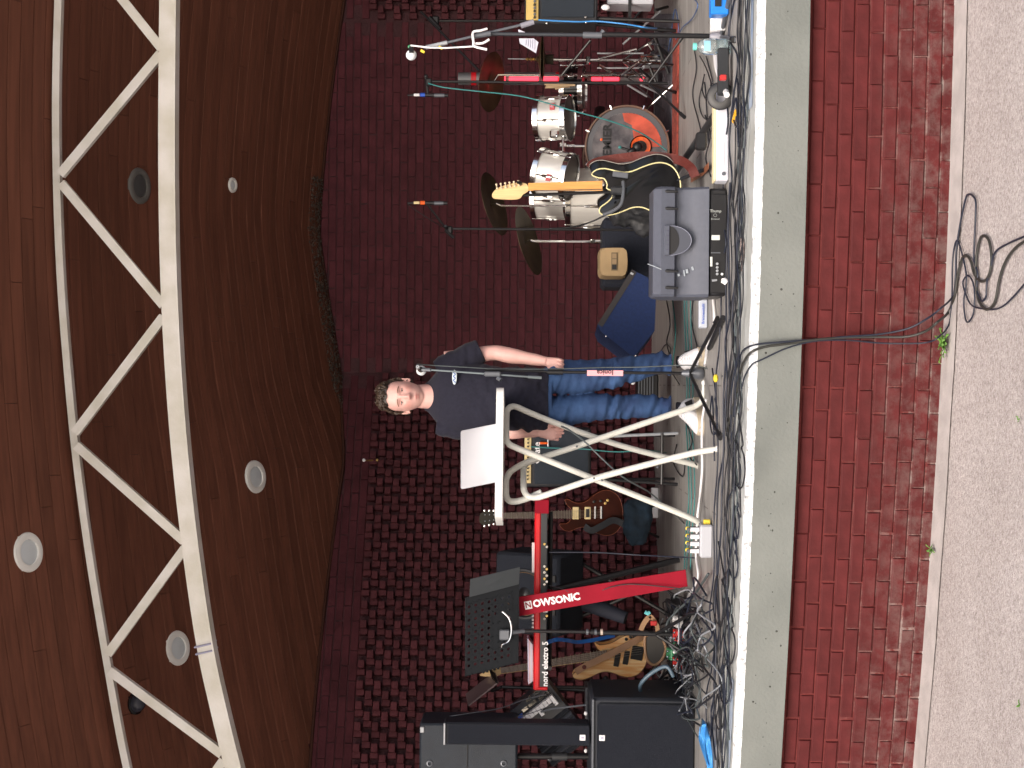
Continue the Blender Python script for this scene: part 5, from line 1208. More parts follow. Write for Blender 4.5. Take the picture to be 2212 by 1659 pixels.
# slanted red board of the keyboard stand
YQ = 8.6
root = thing('keyboard_stand', 'slanting crimson board of the keyboard stand with white lettering', 'keyboard stand', FL(1484, 1249))
s0, s1, s2, s3 = P(1121, 1290, YQ), P(1122, 1331, YQ), P(1485, 1267, YQ-.12), P(1481, 1231, YQ-.12)
nn = (s3-s0).cross(s1-s0).normalized(); nn = nn if nn.y > 0 else -nn
g = MB(); g.prism([s0, s1, s2, s3], nn*.022); part(g, 'front_board', crims, root)
d = ((s3+s2)/2-(s0+s1)/2).normalized(); ac = (s0-s1).normalized(); ac = (ac-d*ac.dot(d)).normalized(); fn = d.cross(ac)
q = (s0+s1)/2*.805+(s2+s3)/2*.195-nn*.002
text('OWSONIC', .058, q+d*.03, d, ac, whitep, root, bold=.0022, xs=.98)
g = MB(); r3 = Matrix((d, ac, fn)).transposed(); qq = (s0+s1)/2*.945+(s2+s3)/2*.055-nn*.002; g.box(qq, (.042, .046, .002), r3, .0); part(g, 'logo_square', whitep, root, None)
text('N', .046, qq-nn*.0016, d, ac, crims, root, 'logo_letter', bold=.001)
r0, r1_ = P(1290, 1300, YQ+.10)+Vector((0, 0, 0)), None
g = MB(); bx = P(1183, 1120, YK).x
g.prism([Vector((s0.x-.05, YK+.32, .64)), Vector((s1.x, YK+.32, .64)), Vector((s1.x+.03, YK+.1, .90)), Vector((s0.x+.02, YK+.1, .90))], (0, .02, 0)); part(g, 'rear_brace', crims, root)
for (xx) in (s0.x-.02, kl.x+.12):
    g = MB(); rod(Vector((xx, YK+.02, zb-.012)), Vector((xx, YK+.3, zb-.012)), .014, 8, g); part(g, 'support_arm', blackm, root)
g = MB(); rod(Vector((kl.x+.08, YK+.26, zb-.014)), Vector((kr.x-.10, YK+.26, zb-.014)), .014, 8, g); part(g, 'cross_bar', blackm, root)
g = MB(); rod(Vector((s0.x-.02, YK+.3, .80)), Vector((s0.x+.16, YK+.42, .02)), .02, 8, g); part(g, 'rear_leg', blackm, root)

# ---------------- amplifiers
tolex = mat('black_tolex', (.016, .017, .021), .6, bump=.3, bscale=260); grillc = mat('blue_black_grille_cloth', (.018, .026, .038), .8, bump=.5, bscale=420, var=.15, scale=200)
def box_amp(name, label, x0, x1, y0, y1, Y_, dep, panel=None, cat='amplifier'):
    """x0..x1 down, y0..y1 across (picture), front face at Y_"""
    a, b_ = P(x0, y1, Y_), P(x1, y0, Y_); cx = (a.x+b_.x)/2; W_ = abs(b_.x-a.x); H = a.z-b_.z; cz = (a.z+b_.z)/2
    root = thing(name, label, cat, Vector((cx, Y_+dep/2, b_.z)))
    g = MB(); g.box((cx, Y_+dep/2, cz), (W_, dep, H), ch=.012); part(g, 'cabinet', tolex, root, 40)
    return root, cx, cz, W_, H
root, cx, cz, W_, H = box_amp('guitar_amplifier', 'black combo amplifier with a cream control strip and white script, behind the table legs', 1131, 1277, 925, 1052, 9.3, .26)
g = MB(); g.box((cx, 9.298, cz-H*.06), (W_-.04, .008, H*.80), ch=.003); part(g, 'speaker_grille', grillc, root)
g = MB(); g.box((cx, 9.294, cz+H*.44), (W_-.05, .012, H*.10), ch=.002); pn = part(g, 'control_panel', mat('cream_panel', (.62, .50, .26), .4), root)
for i in range(13):
    g = MB(); q = Vector((cx-W_/2+.05+i*(W_-.1)/12, 9.287, cz+H*.44)); g.lathe([(.006, 0), (.005, -.012), (.0001, -.013)], q, Yv, 10); part(g, 'knob', black, pn)
text('Crate', .058, (P(1160, 990, 9.3).x+.035, 9.290, P(1160, 990, 9.3).z), X, Z, whitep, root, bold=.001)
g = MB(); q = P(1173, 957, 9.29); g.tube([q+Vector((0, -.01, .02)), q+Vector((0, -.01, .005))], .008, 8); rod(q+Vector((0, -.01, .005)), q+Vector((0, -.01, -.03)), .007, 8, g); part(g, 'jack_plug', orange, root)
g = MB(); rod(q+Vector((-.025, -.01, -.032)), q+Vector((.025, -.01, -.032)), .006, 8, g); part(g, 'plug_tail', lgrey, root)
base = Vector((cx, 9.45, 0)); st = thing('amplifier_stand', 'chrome and black tubular stand under the cream-striped amplifier', 'amplifier stand', base)
zb_ = P(1277, 990, 9.3).z
for sx in (-1, 1):
    g = MB(); rod(Vector((cx+sx*.13, 9.32, zb_)), Vector((cx+sx*.16, 9.28, .02)), .010, 8, g); part(g, 'leg', lgrey if sx > 0 else blackm, st)
g = MB(); rod(Vector((cx-.16, 9.28, .12)), Vector((cx+.16, 9.28, .12)), .010, 8, g); rod(Vector((cx-.14, 9.5, .02)), Vector((cx-.14, 9.36, zb_)), .010, 8, g); rod(Vector((cx+.14, 9.5, .02)), Vector((cx+.14, 9.36, zb_)), .010, 8, g); part(g, 'cross_bar', blackm, st)
root, cx, cz, W_, H = box_amp('guitar_amplifier', 'dark combo amplifier with a yellow control strip at the far right edge', 1133, 1292, -90, 51, 9.4, .26)
g = MB(); g.box((cx-.005, 9.395, cz-H*.09), (W_-.09, .012, H*.72), ch=.004); part(g, 'speaker_grille', grillc, root)
g = MB(); g.box((cx-.005, 9.392, cz+H*.395), (W_-.05, .02, H*.17), ch=.004); pn = part(g, 'control_panel', mat('straw_yellow_panel', (.62, .44, .14), .45, var=.06), root)
for i in range(9):
    g = MB(); q = P(1155, 38-i*7, 9.38)+Vector((0, -.0, 0)); g.lathe([(.009, .004), (.007, -.014), (.0001, -.015)], q, Yv, 10); part(g, 'knob', mgrey if i % 2 else black, pn)
for (x, y) in ((1181, 50), (1265, 37), (1266, 48)):
    g = MB(); g.ball(P(x, y, 9.385), .008, 8); part(g, 'screw', chrome, root)
st = thing('amplifier_stand', 'black stand legs under the yellow-striped amplifier at the right edge', 'amplifier stand', Vector((cx, 9.5, 0)))
for sx in (-1, 1):
    g = MB(); rod(Vector((cx+sx*.16, 9.45, P(1292, 0, 9.4).z)), Vector((cx+sx*.19, 9.4, .02)), .012, 8, g); rod(Vector((cx+sx*.16, 9.6, P(1292, 0, 9.4).z)), Vector((cx+sx*.19, 9.65, .02)), .012, 8, g); part(g, 'leg', blackm, st)
g = MB(); g.box((cx, 9.5, .33), (.42, .02, .02)); part(g, 'cross_bar', blackm, st)
a, b_ = P(1312, 8, 9.5), P(1412, -60, 9.5); g = MB(); g.box(((a.x+b_.x)/2, 9.6, (a.z+b_.z)/2), (abs(b_.x-a.x), .2, a.z-b_.z), ch=.006); solo(g, 'white_case', mat('grey_white_case', (.45, .46, .5), .5), 'pale grey case at the right edge below the yellow-striped amplifier', 'case')
# bass cabinet behind the keyboard with its cone showing
YA = 9.4
a, b_ = P(1086, 1372, YA), P(1246, 1198, YA); cx = (a.x+b_.x)/2; cz = (a.z+b_.z)/2; W_ = abs(b_.x-a.x); H = a.z-b_.z
root = thing('bass_amplifier', 'dark bass amplifier with a tan speaker cone tilted back behind the keyboard', 'amplifier', Vector((cx, YA+.2, b_.z)))
rx = Matrix.Rotation(R(-28), 3, 'X')
g = MB(); g.box((cx, YA+.19, cz), (W_, .36, H), rx, .02); part(g, 'cabinet', mat('navy_black_carpet', (.010, .014, .024), .85, bump=.5, bscale=200), root, 40)
fc = Vector((cx, YA+.19, cz))+rx@Vector((0, -.182, 0)); fnv = rx@Vector((0, -1, 0)); cc_ = fc+rx@Vector((.0, 0, H*.03))
g = MB(); g.lathe([(.155, .002), (.160, .012), (.148, .014), (.140, .003)], cc_, fnv, 40); part(g, 'speaker_rim', dgrey, root, 60)
g = MB(); rr_ = []
g.lathe([(.147-.0055*k, .001-(.0035 if k % 2 else 0)-.0012*k) for k in range(16)]+[(.055, -.024)], cc_, fnv, 40); part(g, 'speaker_cone', mat('tan_cone', (.30, .17, .065), .7, var=.15, scale=30), root, 30)
g = MB(); g.lathe([(.056, -.02), (.04, .002), (.0001, .010)], cc_, fnv, 24); part(g, 'dust_cap', black, root, 60)
for k, dz in enumerate((.20, .28, .36)):
    pass
for i in range(4):
    g = MB(); g.box(fc+rx@Vector((-.10+.07*i, -.004, -H*.40)), (.045, .01, .05), rx, .003); part(g, 'port_slot', ink, root)
g = MB(); g.box(fc+rx@Vector((0, -.006, -H*.30)), (W_*.96, .014, .018), rx); part(g, 'front_rail', mgrey, root)
st = thing('amplifier_stand', 'black folding stand legs under the bass amplifier with the tan cone', 'amplifier stand', Vector((cx, YA+.3, 0)))
for a_, b2 in (((cx-.2, YA+.25), (cx+.12, YA+.1)), ((cx+.2, YA+.3), (cx-.16, YA+.2))):
    g = MB(); rod(Vector((a_[0], a_[1], b_.z+.02)), Vector((b2[0], b2[1], .02)), .014, 8, g); part(g, 'leg', blackm, st)
g = MB(); g.tube([P(1262, 1305, 9.2), P(1300, 1315, 9.15), P(1352, 1335, 9.1)], [.045, .05, .04], 10); solo(g, 'padded_gig_bag', mat('navy_nylon', (.006, .008, .018), .8), 'dark navy padded bag slumped under the keyboard beside the bass guitar', 'bag', smooth=60)

# ---------------- PA stack at the left edge
gri = mat('perforated_steel_grille', (.020, .024, .036), .45, .3, bump=.9, bscale=600, var=.12, scale=300); cab = mat('textured_black_cabinet', (.013, .016, .024), .6, bump=.25, bscale=300)
logo = mat('logo_plate_white', (.75, .75, .78), .35)
YS2 = 8.35
a, b_ = P(1275, 1760, YS2), P(1508, 1511, YS2); cx = (a.x+b_.x)/2; cz = (a.z+b_.z)/2; W_ = b_.x-a.x; H = a.z-b_.z
root = thing('subwoofer', 'large black subwoofer box with a mesh front standing at the left edge of the stage', 'loudspeaker', Vector((cx, YS2+.3, 0)))
g = MB(); g.box((cx, YS2+.29, cz), (W_, .54, H), ch=.018); part(g, 'cabinet', cab, root, 40)
g = MB(); g.box((cx-.01, YS2+.008, cz-.008), (W_-.04, .02, H-.055), ch=.008); part(g, 'grille', gri, root, 40)
g = MB(); g.box((cx, YS2+.02, a.z-.012), (W_-.01, .03, .014), ch=.004); part(g, 'front_edge_trim', mgrey, root)
q = P(1300.5, 1593.5, YS2); g = MB(); g.box(q+Vector((0, -.006, 0)), (.033, .006, .033), ch=.002); lp_ = part(g, 'logo_plate', logo, root)
g = MB(); g.box(q+Vector((0, -.0095, 0)), (.010, .001, .016)); part(g, 'logo_mark', mat('pale_violet_mark', (.35, .33, .45), .5), lp_)
# column speaker and pole
a, b_ = P(958, 1611, YS2-.0), P(1273, 1566, YS2-.0); cx = (a.x+b_.x)/2; cz = (a.z+b_.z)/2; W_ = b_.x-a.x; H = a.z-b_.z
root = thing('column_speaker', 'slim upright black column speaker standing on the subwoofer', 'loudspeaker', Vector((cx, YS2+.08, b_.z)))
g = MB(); g.box((cx, YS2+.09, cz), (W_, .13, H), ch=.008); part(g, 'cabinet', cab, root, 40)
g = MB(); g.box((cx, YS2+.020, cz-.012), (W_-.012, .016, H-.02), ch=.005); part(g, 'grille', gri, root, 40)
g = MB(); g.box((cx, YS2+.018, a.z-.004), (W_*.96, .02, .010), ch=.002); part(g, 'top_trim', lgrey, root)
q = P(1258.5, 1593, YS2+.01); g = MB(); g.box(q+Vector((0, -.004, 0)), (.033, .006, .033), ch=.002); lp_ = part(g, 'logo_plate', logo, root)
g = MB(); g.box(q+Vector((0, -.0075, 0)), (.010, .001, .016)); part(g, 'logo_mark', mat('pale_violet_mark', (.35, .33, .45), .5), lp_)
YT = 8.6
a, b_ = P(905, 1730, YT), P(1118, 1565, YT); cx = (a.x+b_.x)/2; cz = (a.z+b_.z)/2; W_ = b_.x-a.x; H = a.z-b_.z
root = thing('loudspeaker', 'blue black loudspeaker cabinet on a pole above the subwoofer at the left edge', 'loudspeaker', Vector((cx, YT+.15, b_.z)))
g = MB(); g.box((cx, YT+.16, cz), (W_, .32, H), ch=.012); part(g, 'cabinet', mat('blue_black_cabinet', (.014, .020, .030), .6, bump=.25, bscale=200, var=.1, scale=15), root, 40)
g = MB(); g.box((cx+.02, YT-.002, cz+.006), (W_*.75, .008, .004)); part(g, 'panel_seam', ink, root)
for (x, y) in ((928, 1649), (1088, 1649)):
    g = MB(); q = P(x, y, YT); g.lathe([(.018, .004), (.018, -.006), (.011, -.008), (.009, .002), (.0001, .002)], q, Yv, 16); part(g, 'rigging_point', mgrey, root)
for (x, y) in ((912, 1576),):
    g = MB(); g.box(P(x, y, YT), (.035, .02, .025), ch=.004); part(g, 'corner_guard', lgrey, root)
base = Vector((P(1400, 1632, YT+.15).x, YT+.15, 0)); root = thing('speaker_pole', 'black speaker pole rising between the subwoofer and the blue black loudspeaker', 'pole', P(1275, 1634, YT+.1))
g = MB(); rod(P(1276, 1634, YT+.1), P(1110, 1634, YT+.1), .018, 14, g); part(g, 'tube', blackm, root)
g = MB(); rod(P(1225, 1634, YT+.1), P(1192, 1634, YT+.1), .024, 14, g); g.ball(P(1189, 1641, YT+.08), .010, 8); part(g, 'clutch', dgrey, root)
# accordion behind the column
YC_ = 8.95
CC = (985.0+92.6, .1091, 1470.3, .1091)      # zoomed survey of this corner
def pc(x, y, Y_=YC_): return P(1086.2+.1091*x, 1470.2+.1091*y, Y_)
root = thing('accordion', 'black accordion with a slanted row of white keys, blue end panels and folded bellows', 'accordion', P(1275, 1545, YC_+.1))
acb = mat('accordion_black', (.03, .033, .042), .4)
d = (pc(410, 790)-pc(1000, 330)); L = d.length; d.normalize(); s_ = d.cross(Yv).normalized()
def ac(u, v_, Y_=0): return pc(1000, 330)+d*u*L+s_*v_+Yv*Y_
sg = 1 if (pc(900, 700)-pc(600, 500)).dot(s_) > 0 else -1
def quad(g, u0, u1, v0, v1, y0, y1): 
    A_ = [ac(u0, sg*v0, y0), ac(u1, sg*v0, y0), ac(u1, sg*v1, y0), ac(u0, sg*v1, y0)]; g.prism(A_, (0, y1-y0, 0)); return g
part(quad(MB(), -.12, 1.15, -.09, .10, .02, .2), 'treble_body', acb, root)
for k in range(9):
    u0 = -.02+k*.115; part(quad(MB(), u0, u0+.10, -.020, .014+(.03 if k in (0, 4, 8) else 0), -.03, .03), 'white_key', whitep, root)
for k, (u0, v0, l_) in enumerate(((.0, -.055, .34), (.40, -.06, .26), (.70, -.06, .16), (.10, -.095, .24), (.45, -.095, .18))):
    part(quad(MB(), u0, u0+l_, v0, v0+.020, -.01, .03), 'register_switch', chrome, root)
for k in range(7):
    g = MB(); rr_ = .0
    q = [ac(-.12+.0, sg*(.10+.034*k), .03), ac(1.15, sg*(.10+.034*k), .03), ac(1.15, sg*(.117+.034*k), -.005), ac(-.12, sg*(.117+.034*k), -.005)]; q2 = [ac(-.12, sg*(.117+.034*k), -.005), ac(1.15, sg*(.117+.034*k), -.005), ac(1.15, sg*(.134+.034*k), .03), ac(-.12, sg*(.134+.034*k), .03)]
    g.prism(q, (0, .15, 0)); g.prism(q2, (0, .15, 0)); part(g, 'bellows_fold', mat('bellows_grey', (.055, .06, .075), .5) if k % 2 else acb, root, None)
blu = mat('royal_blue_lacquer', (.02, .085, .42), .35)
g = MB(); g.prism([pc(380, 640), pc(220, 790), pc(300, 880), pc(470, 870), pc(410, 760)], (0, .06, 0)); part(g, 'end_panel', blu, root)
g = MB(); g.prism([pc(2100, 215), pc(1900, 240), pc(1760, 370), pc(1930, 360)], (0, .06, 0)); part(g, 'end_panel', blu, root)
g = MB(); g.tube([pc(750, 620, YC_-.05), pc(970, 560, YC_-.05), pc(1650, 480, YC_-.05)], .006, 8); part(g, 'strap_wire', mgrey, root)
for (x, y) in ((750, 790), (1640, 650), (1640, 1390), (920, 1545)):
    g = MB(); g.ball(pc(x, y, YC_-.03), .013, 8, (1, .6, .8)); part(g, 'button', whitep, root)
g = MB(); a, b_ = pc(1500, 450), pc(1700, 900); g.box(((a.x+b_.x)/2+.0, YC_+.12, P(1268, 1550, YC_).z), (.32, .2, .02)); part(g, 'bass_body', acb, root)
solo(cable_tube([P(939, 1561, 8.8), P(960, 1550, 8.8), P(1000, 1543, 8.8), P(1080, 1530, 8.85), P(1130, 1512, 8.9), P(1180, 1500, 8.9)], .0035), 'loudspeaker_cable', mgrey, 'thin grey cable from the top of the left loudspeaker towards the accordion', 'cable', smooth=180)
solo(cable_tube([P(965, 1562, 8.8), P(1040, 1553, 8.8), P(1130, 1545, 8.85), P(1200, 1520, 8.9)], .0025), 'loudspeaker_cable', mgrey, 'thinner grey cable running just beside the left loudspeaker', 'cable', smooth=180)

# ---------------- grey active monitor on its side in front
YW = FL(1574, 520).y+.02
lil = mat('lilac_grey_plastic', (.072, .080, .108), .5, var=.05, scale=40, bump=.12, bscale=500)
def q3(cx_, cy_, Y_): return P(1396+.08925*0+cx_, cy_, Y_)
root = thing('stage_monitor', 'grey plastic active monitor speaker lying on its side with black connector panel', 'monitor speaker', FL(1574, 520))
def wx(y): return P(1500, y, YW).x
xl, xr = wx(641), wx(403)
def zz(x): return P(x, 520, YW).z
W_ = xr-xl; cx = (xl+xr)/2
# hull: black lower body, grey upper shell
g = MB(); g.box((cx, YW+.17, (zz(1531)+0)/2+.002), (W_-.012, .32, zz(1531)), ch=.012); part(g, 'lower_body', black, root, 40)
prof = [(-.01, zz(1531)), (-.01, zz(1531)+.004), (.018, zz(1500)), (.032, zz(1470)), (.030, zz(1463)), (0.0, zz(1457)), (-.004, zz(1428)), (.03, zz(1412)), (.20, zz(1409)), (.34, zz(1440)), (.34, zz(1531))]
xsn = [xl, xl+.012, xr-.012, xr]; rings = []
for i, x in enumerate(xsn):
    ins = .012 if i in (0, 3) else 0; rings.append([Vector((x, YW+y_+(ins if y_ < .1 else -ins), z_-(ins if z_ > zz(1420) else 0))) for y_, z_ in prof])
g = MB(); g.loft(rings); part(g, 'upper_shell', lil, root, 30)
# brow slats: slots
for y in (413, 450, 585, 621):
    g = MB(); q = P(1452, y, YW-.006); g.tube([P(1437, y, YW-.006), P(1441, y, YW-.007), P(1465, y+1, YW-.004)], [.004, .008, .005], 8); part(g, 'slot', ink, root)
g = MB(); n_ = 22; hx_ = .058; cxx = P(1470, 520, YW).x; zt_ = zz(1446)
ar = [Vector((cxx+.071*math.cos(math.pi*k/n_+math.pi), YW-.012+.0*k, zt_+ .105*math.sin(math.pi*k/n_+math.pi))) for k in range(n_+1)]
g.prism(ar, (0, .03, 0)); part(g, 'handle_recess', mat('lilac_recess', (.062, .068, .09), .55), root, 30)
ar2 = [Vector((cxx+.068*math.cos(math.pi*k/n_+math.pi), YW-.0145, zt_+.045*math.sin(math.pi*k/n_+math.pi))) for k in range(n_+1)]
g = MB(); g.prism(ar2, (0, .004, 0)); part(g, 'handle_hole', ink, root, 30)
g = MB(); g.tube(ar, .0026, 6); part(g, 'recess_lip', mat('lilac_lip', (.2, .21, .27), .45), root, 60)
g = MB(); g.box((cxx, YW-.012, zz(1440)), (.145, .022, .026), ch=.003); lb = part(g, 'handle_plate', lil, root)
g = MB()
for k in range(5): g.box((cxx-.045+k*.0225, YW-.0245, zz(1441)), (.003, .001, .013))
part(g, 'printed_marks', mat('grey_print', (.06, .06, .10), .6), lb, None)
# black connector panel
pz = zz(1531); g = MB(); g.box((cx-.01, YW-.003, pz*.5), (W_-.055, .012, pz*.82), ch=.004); cpn = part(g, 'connector_panel', mat('panel_black', (.010, .010, .012), .4), root)
def pw(x, y): return P(x, y, YW-.012)
dsm = mat('printed_grey', (.33, .35, .34), .5)
text('Thump', .019, pw(1546, 456), -Z, X, dsm, root, bold=.0003); text('Boosted', .012, pw(1545, 473), -Z, X, dsm, root)
g = MB(); q = pw(1545, 465); g.tube([q+Vector((.0075*math.cos(a), 0, .0075*math.sin(a))) for a in np.linspace(0, 6.283, 18)], .0008, 5); part(g, 'round_emblem', dsm, root)
g = MB(); g.box(pw(1546, 515)+Vector((.004, 0, 0)), (.024, .004, .040), ch=.001); part(g, 'rating_label', mat('label_white', (.6, .62, .6), .5), root)
g = MB(); g.box(pw(1546, 546), (.005, .004, .045)); part(g, 'panel_bar', mgrey, root)
g = MB(); g.box(pw(1536.5, 565), (.046, .005, .011), ch=.001); part(g, 'name_strip', cream if False else mat('label_white', (.6, .62, .6), .5), root)
for y in (570, 578, 585, 592): 
    g = MB(); g.lathe([(.0065, 0), (.006, -.012), (.0001, -.013)], pw(1549, y), Yv, 12); part(g, 'knob', lgrey, root)
g = MB(); g.ball(pw(1560, 592), .007, 10); part(g, 'led_button', whitep, root)
g = MB(); g.tube([pw(1538, 606), pw(1549, 605)], [.006, .005], 8); part(g, 'jack_socket', lgrey, root)
g = MB(); q = pw(1563, 607); g.tube([q+Vector((.012, -.02, .004)), q+Vector((0, -.02, 0)), q+Vector((-.012, -.022, -.012))], [.009, .017, .012], 10); part(g, 'white_plug', whitep, root, 60)
g = MB()
for (x, y, w2, h2) in ((1484, 586, .02, .012), (1478, 590, .03, .006), (1466, 594, .012, .010), (1496, 580, .018, .010), (1414, 576, .004, .07)):
    q = P(x, y, YW+(.015 if x > 1450 else -.004)); g.box(q, (w2, .002, h2), Matrix.Rotation(random.uniform(-.5, .5), 3, 'Y'))
tag(part(g, 'worn_scuff', mat('scuff_pale', (.3, .34, .38), .6), root, None), kind='stuff')
# blue wedge monitor standing on end
YBw = 9.0
navy = mat('navy_felt', (.008, .022, .085), .9, var=.12, scale=60, bump=.4, bscale=300)
w5 = [P(1365, 582, YBw), P(1291, 700, YBw), P(1298, 716, YBw), P(1362, 766, YBw), P(1373, 767, YBw), P(1414, 714, YBw), P(1417, 640, YBw), P(1400, 600, YBw)]
root = thing('wedge_monitor', 'navy blue felt covered wedge monitor tipped on its side beside the man', 'monitor speaker', P(1417, 680, YBw+.2))
g = MB(); g.prism(w5, (-.05, .42, 0)); part(g, 'cabinet', navy, root, None)
g = MB(); a, b_ = P(1365, 582, YBw-.004), P(1291, 700, YBw-.004); dd = (b_-a).normalized(); s_ = dd.cross(Yv).normalized(); s_ = s_ if s_.x < 0 else -s_
g.prism([a, b_, b_+s_*.034, a+s_*.034], (0, .01, 0)); part(g, 'grille_edge', mat('black_grille_edge', (.015, .012, .014), .6), root, None)
g = MB(); g.ball(P(1309, 726, YBw-.003), .006, 8); g.ball(P(1373, 768, YBw-.003), .006, 8); part(g, 'screw', chrome, root)
g = MB(); g.box(P(1365, 591, YBw-.008), (.012, .004, .02), Matrix.Rotation(.5, 3, 'Y')); part(g, 'badge', lgrey, root)
# equipment cases and bags behind
a, b_ = P(1301, 620, 9.8), P(1420, 470, 9.8); g = MB(); g.box(((a.x+b_.x)/2, 10.0, (a.z+b_.z)/2), (abs(b_.x-a.x), .38, a.z-b_.z), ch=.02); root = solo(g, 'equipment_case', mat('navy_black_case', (.010, .013, .024), .85, var=.2, scale=80, bump=.3), 'dark navy equipment case behind the grey monitor, carrying the beige bag', 'case')
a, b_ = P(1293, 599, 9.5), P(1358, 532, 9.5)
g = MB(); bm_ = []
for k in range(9):
    u = k/8; yy = 9.5+u*.30; pf = .02*math.sin(math.pi*u)+.0; rg = []
    for j in range(28):
        t_ = 2*math.pi*j/28; cx2, cz2 = math.cos(t_), math.sin(t_); hx = (abs(b_.x-a.x)/2)*(.90+.10*math.sin(math.pi*u)); hz = ((a.z-b_.z)/2)*(.9+.10*math.sin(math.pi*u))
        rg.append(Vector(((a.x+b_.x)/2+hx*math.copysign(abs(cx2)**.35, cx2)+.006*noise.noise(Vector((j*.6, k*.5, 1))), yy, (a.z+b_.z)/2+hz*math.copysign(abs(cz2)**.4, cz2)+.006*noise.noise(Vector((j*.5, k*.4, 7))))))
    bm_.append(rg)
root = thing('canvas_bag', 'beige canvas bag with a dark stitched label resting on the navy case', 'bag', Vector(((a.x+b_.x)/2, 9.65, b_.z))); g.loft(bm_); part(g, 'bag_body', mat('beige_canvas', (.40, .28, .15), .9, var=.08, scale=8, bump=.5, bscale=300), root, 50)
q = P(1327, 565, 9.495); g = MB(); g.box(q+Vector((0, 0, 0)), (.115, .006, .038)); lb = part(g, 'label', mat('olive_label', (.16, .12, .07), .8), root)
for k, x in enumerate((-.036, 0, .036)):
    g = MB(); g.box(q+Vector((x, -.004, 0)), (.030, .003, .028)); part(g, 'label_panel', mat('beige_canvas2', (.30, .21, .12), .9) if k else ink, lb)
g = MB(); bagm = mat('black_nylon_bag', (.014, .015, .018), .6, bump=.3, bscale=30, var=.3, scale=20)
for (x, y, Y_, r_, sc) in ((1355, 430, 8.9, .14, (1.2, .8, 1)), (1390, 410, 8.8, .13, (1.2, .8, .9)), (1395, 450, 8.9, .13, (1.3, .8, .9)), (1370, 395, 8.9, .12, (1, .8, 1.1)), (1330, 410, 9.0, .09, (1, .8, .8))): g.ball(P(x, y, Y_), r_, 20, sc)
o = solo(g, 'black_cloth_bag', bagm, 'crumpled black nylon bag between the black guitar and the floor tom', 'bag'); remesh(o, .014, 4); dm = bpy.data.textures.new('crumple', 'CLOUDS'); dm.noise_scale = .07; m_ = o.modifiers.new('crumple', 'DISPLACE'); m_.texture = dm; m_.strength = .07
# papers clipped behind the right stand
root = thing('lyric_sheet', 'white printed sheet clipped to the right microphone stand pole', 'paper', P(1150, 90, Yr+.3))
YL = 9.0
g = MB(); g.prism([P(1121, 83, YL), P(1123, 94, YL), P(1158, 115, YL), P(1163, 91, YL), P(1153, 83, YL)], (0, .002, 0)); sh_ = part(g, 'sheet', paper, root, None)
g = MB(); g.prism([P(1119, 64, YL), P(1121, 73, YL), P(1126, 70, YL), P(1140, 74, YL), P(1142, 73, YL), P(1122, 64, YL)], (0, .002, 0)); part(g, 'torn_sheet', paper, root, None)
g = MB()
for k in range(5): a, b_ = P(1137+k*4.6, 85, YL-.002), P(1136+k*4.8, 98+k*2.2, YL-.002); g.tube([a, b_], .0016, 4)
part(g, 'printed_lines', mat('grey_violet_print', (.3, .3, .42), .8), sh_)
root = thing('bagged_hardware', 'coil of black hardware under the right amplifier', 'hardware', P(1305, 20, 9.5)); g = MB(); g.ball(P(1308, 16, 9.42), .028, 10, (.7, .6, 1)); part(g, 'wing_nut', whitep, root)
root['label'] = 'white wing nut clamp under the yellow-striped amplifier'; root['category'] = 'clamp'; root.name = 'stand_clamp'

# ---------------- things along the stage front
# power board
a, b_ = FL(1577, 391), FL(1577, 192); Yb = a.y
c = (a+b_)/2; dv = (b_-a); L = dv.length; an = math.atan2(dv.y, dv.x); rz = Matrix.Rotation(an, 3, 'Z')
root = thing('white_power_board', 'long white and yellow edged power board lying along the front of the stage', 'power board', c)
g = MB(); g.box(c+Vector((0, .05, .036)), (L, .10, .06), rz, .006); part(g, 'housing', mat('white_housing', (.62, .63, .70), .45), root)
g = MB(); g.box(c+Vector((0, .05, .071)), (L, .08, .010), rz, .003); part(g, 'yellowed_top', mat('yellowed_white', (.75, .66, .42), .5), root)
g = MB(); q = c-dv.normalized()*(L/2-.035)+Vector((0, -.002, .03)); g.lathe([(.010, .004), (.009, -.004), (.0001, -.004)], q, Yv, 12); part(g, 'switch', mgrey, root)
g = MB(); g.box(c-dv.normalized()*(L/2-.12)+Vector((0, -.001, .035)), (.14, .004, .014), rz); part(g, 'label_slot', mat('slot_white', (.72, .72, .76), .4), root)
g = MB(); g.box(c+Vector((-.02, .075, .13)), (.08, .05, .05), rz, .006); solo(g, 'power_adapter', black, 'black power adapter plugged in behind the long white power board', 'adapter')
g = MB(); q = FL(1581, 206)+Vector((0, .02, .05)); g.lathe([(.028, -.012), (.062, -.012), (.066, -.004), (.066, .012), (.058, .018), (.028, .016), (.028, -.012)], q, Vector((-.15, -1, .25)), 28); solo(g, 'tape_roll', black, 'black roll of tape leaning on the right end of the white power board', 'tape roll', smooth=50)
g = MB(); rod(FL(1592, 240, .012), FL(1586, 262, .012), .012, 10, g); solo(g, 'yellow_screwdriver_handle', mat('amber_yellow', (.75, .4, .03), .35), 'amber yellow tool handle on the floor before the white power board', 'tool')
root = thing('socket_block', 'white socket block with a red plug between the bottle and the power board', 'socket block', FL(1570, 150))
g = MB(); g.tube(smooth_pts([FL(1546, 112, .03), FL(1550, 150, .04), FL(1562, 182, .04), FL(1570, 205, .04)], 5), .014, 8); part(g, 'white_lead', whitep, root)
g = MB(); g.box(FL(1562, 155, .05), (.22, .05, .05), Matrix.Rotation(.05, 3, 'Z'), .006); part(g, 'block', dgrey, root)
g = MB(); g.box(FL(1562, 168, .08), (.025, .03, .03), ch=.004); part(g, 'red_plug', pedalred, root)
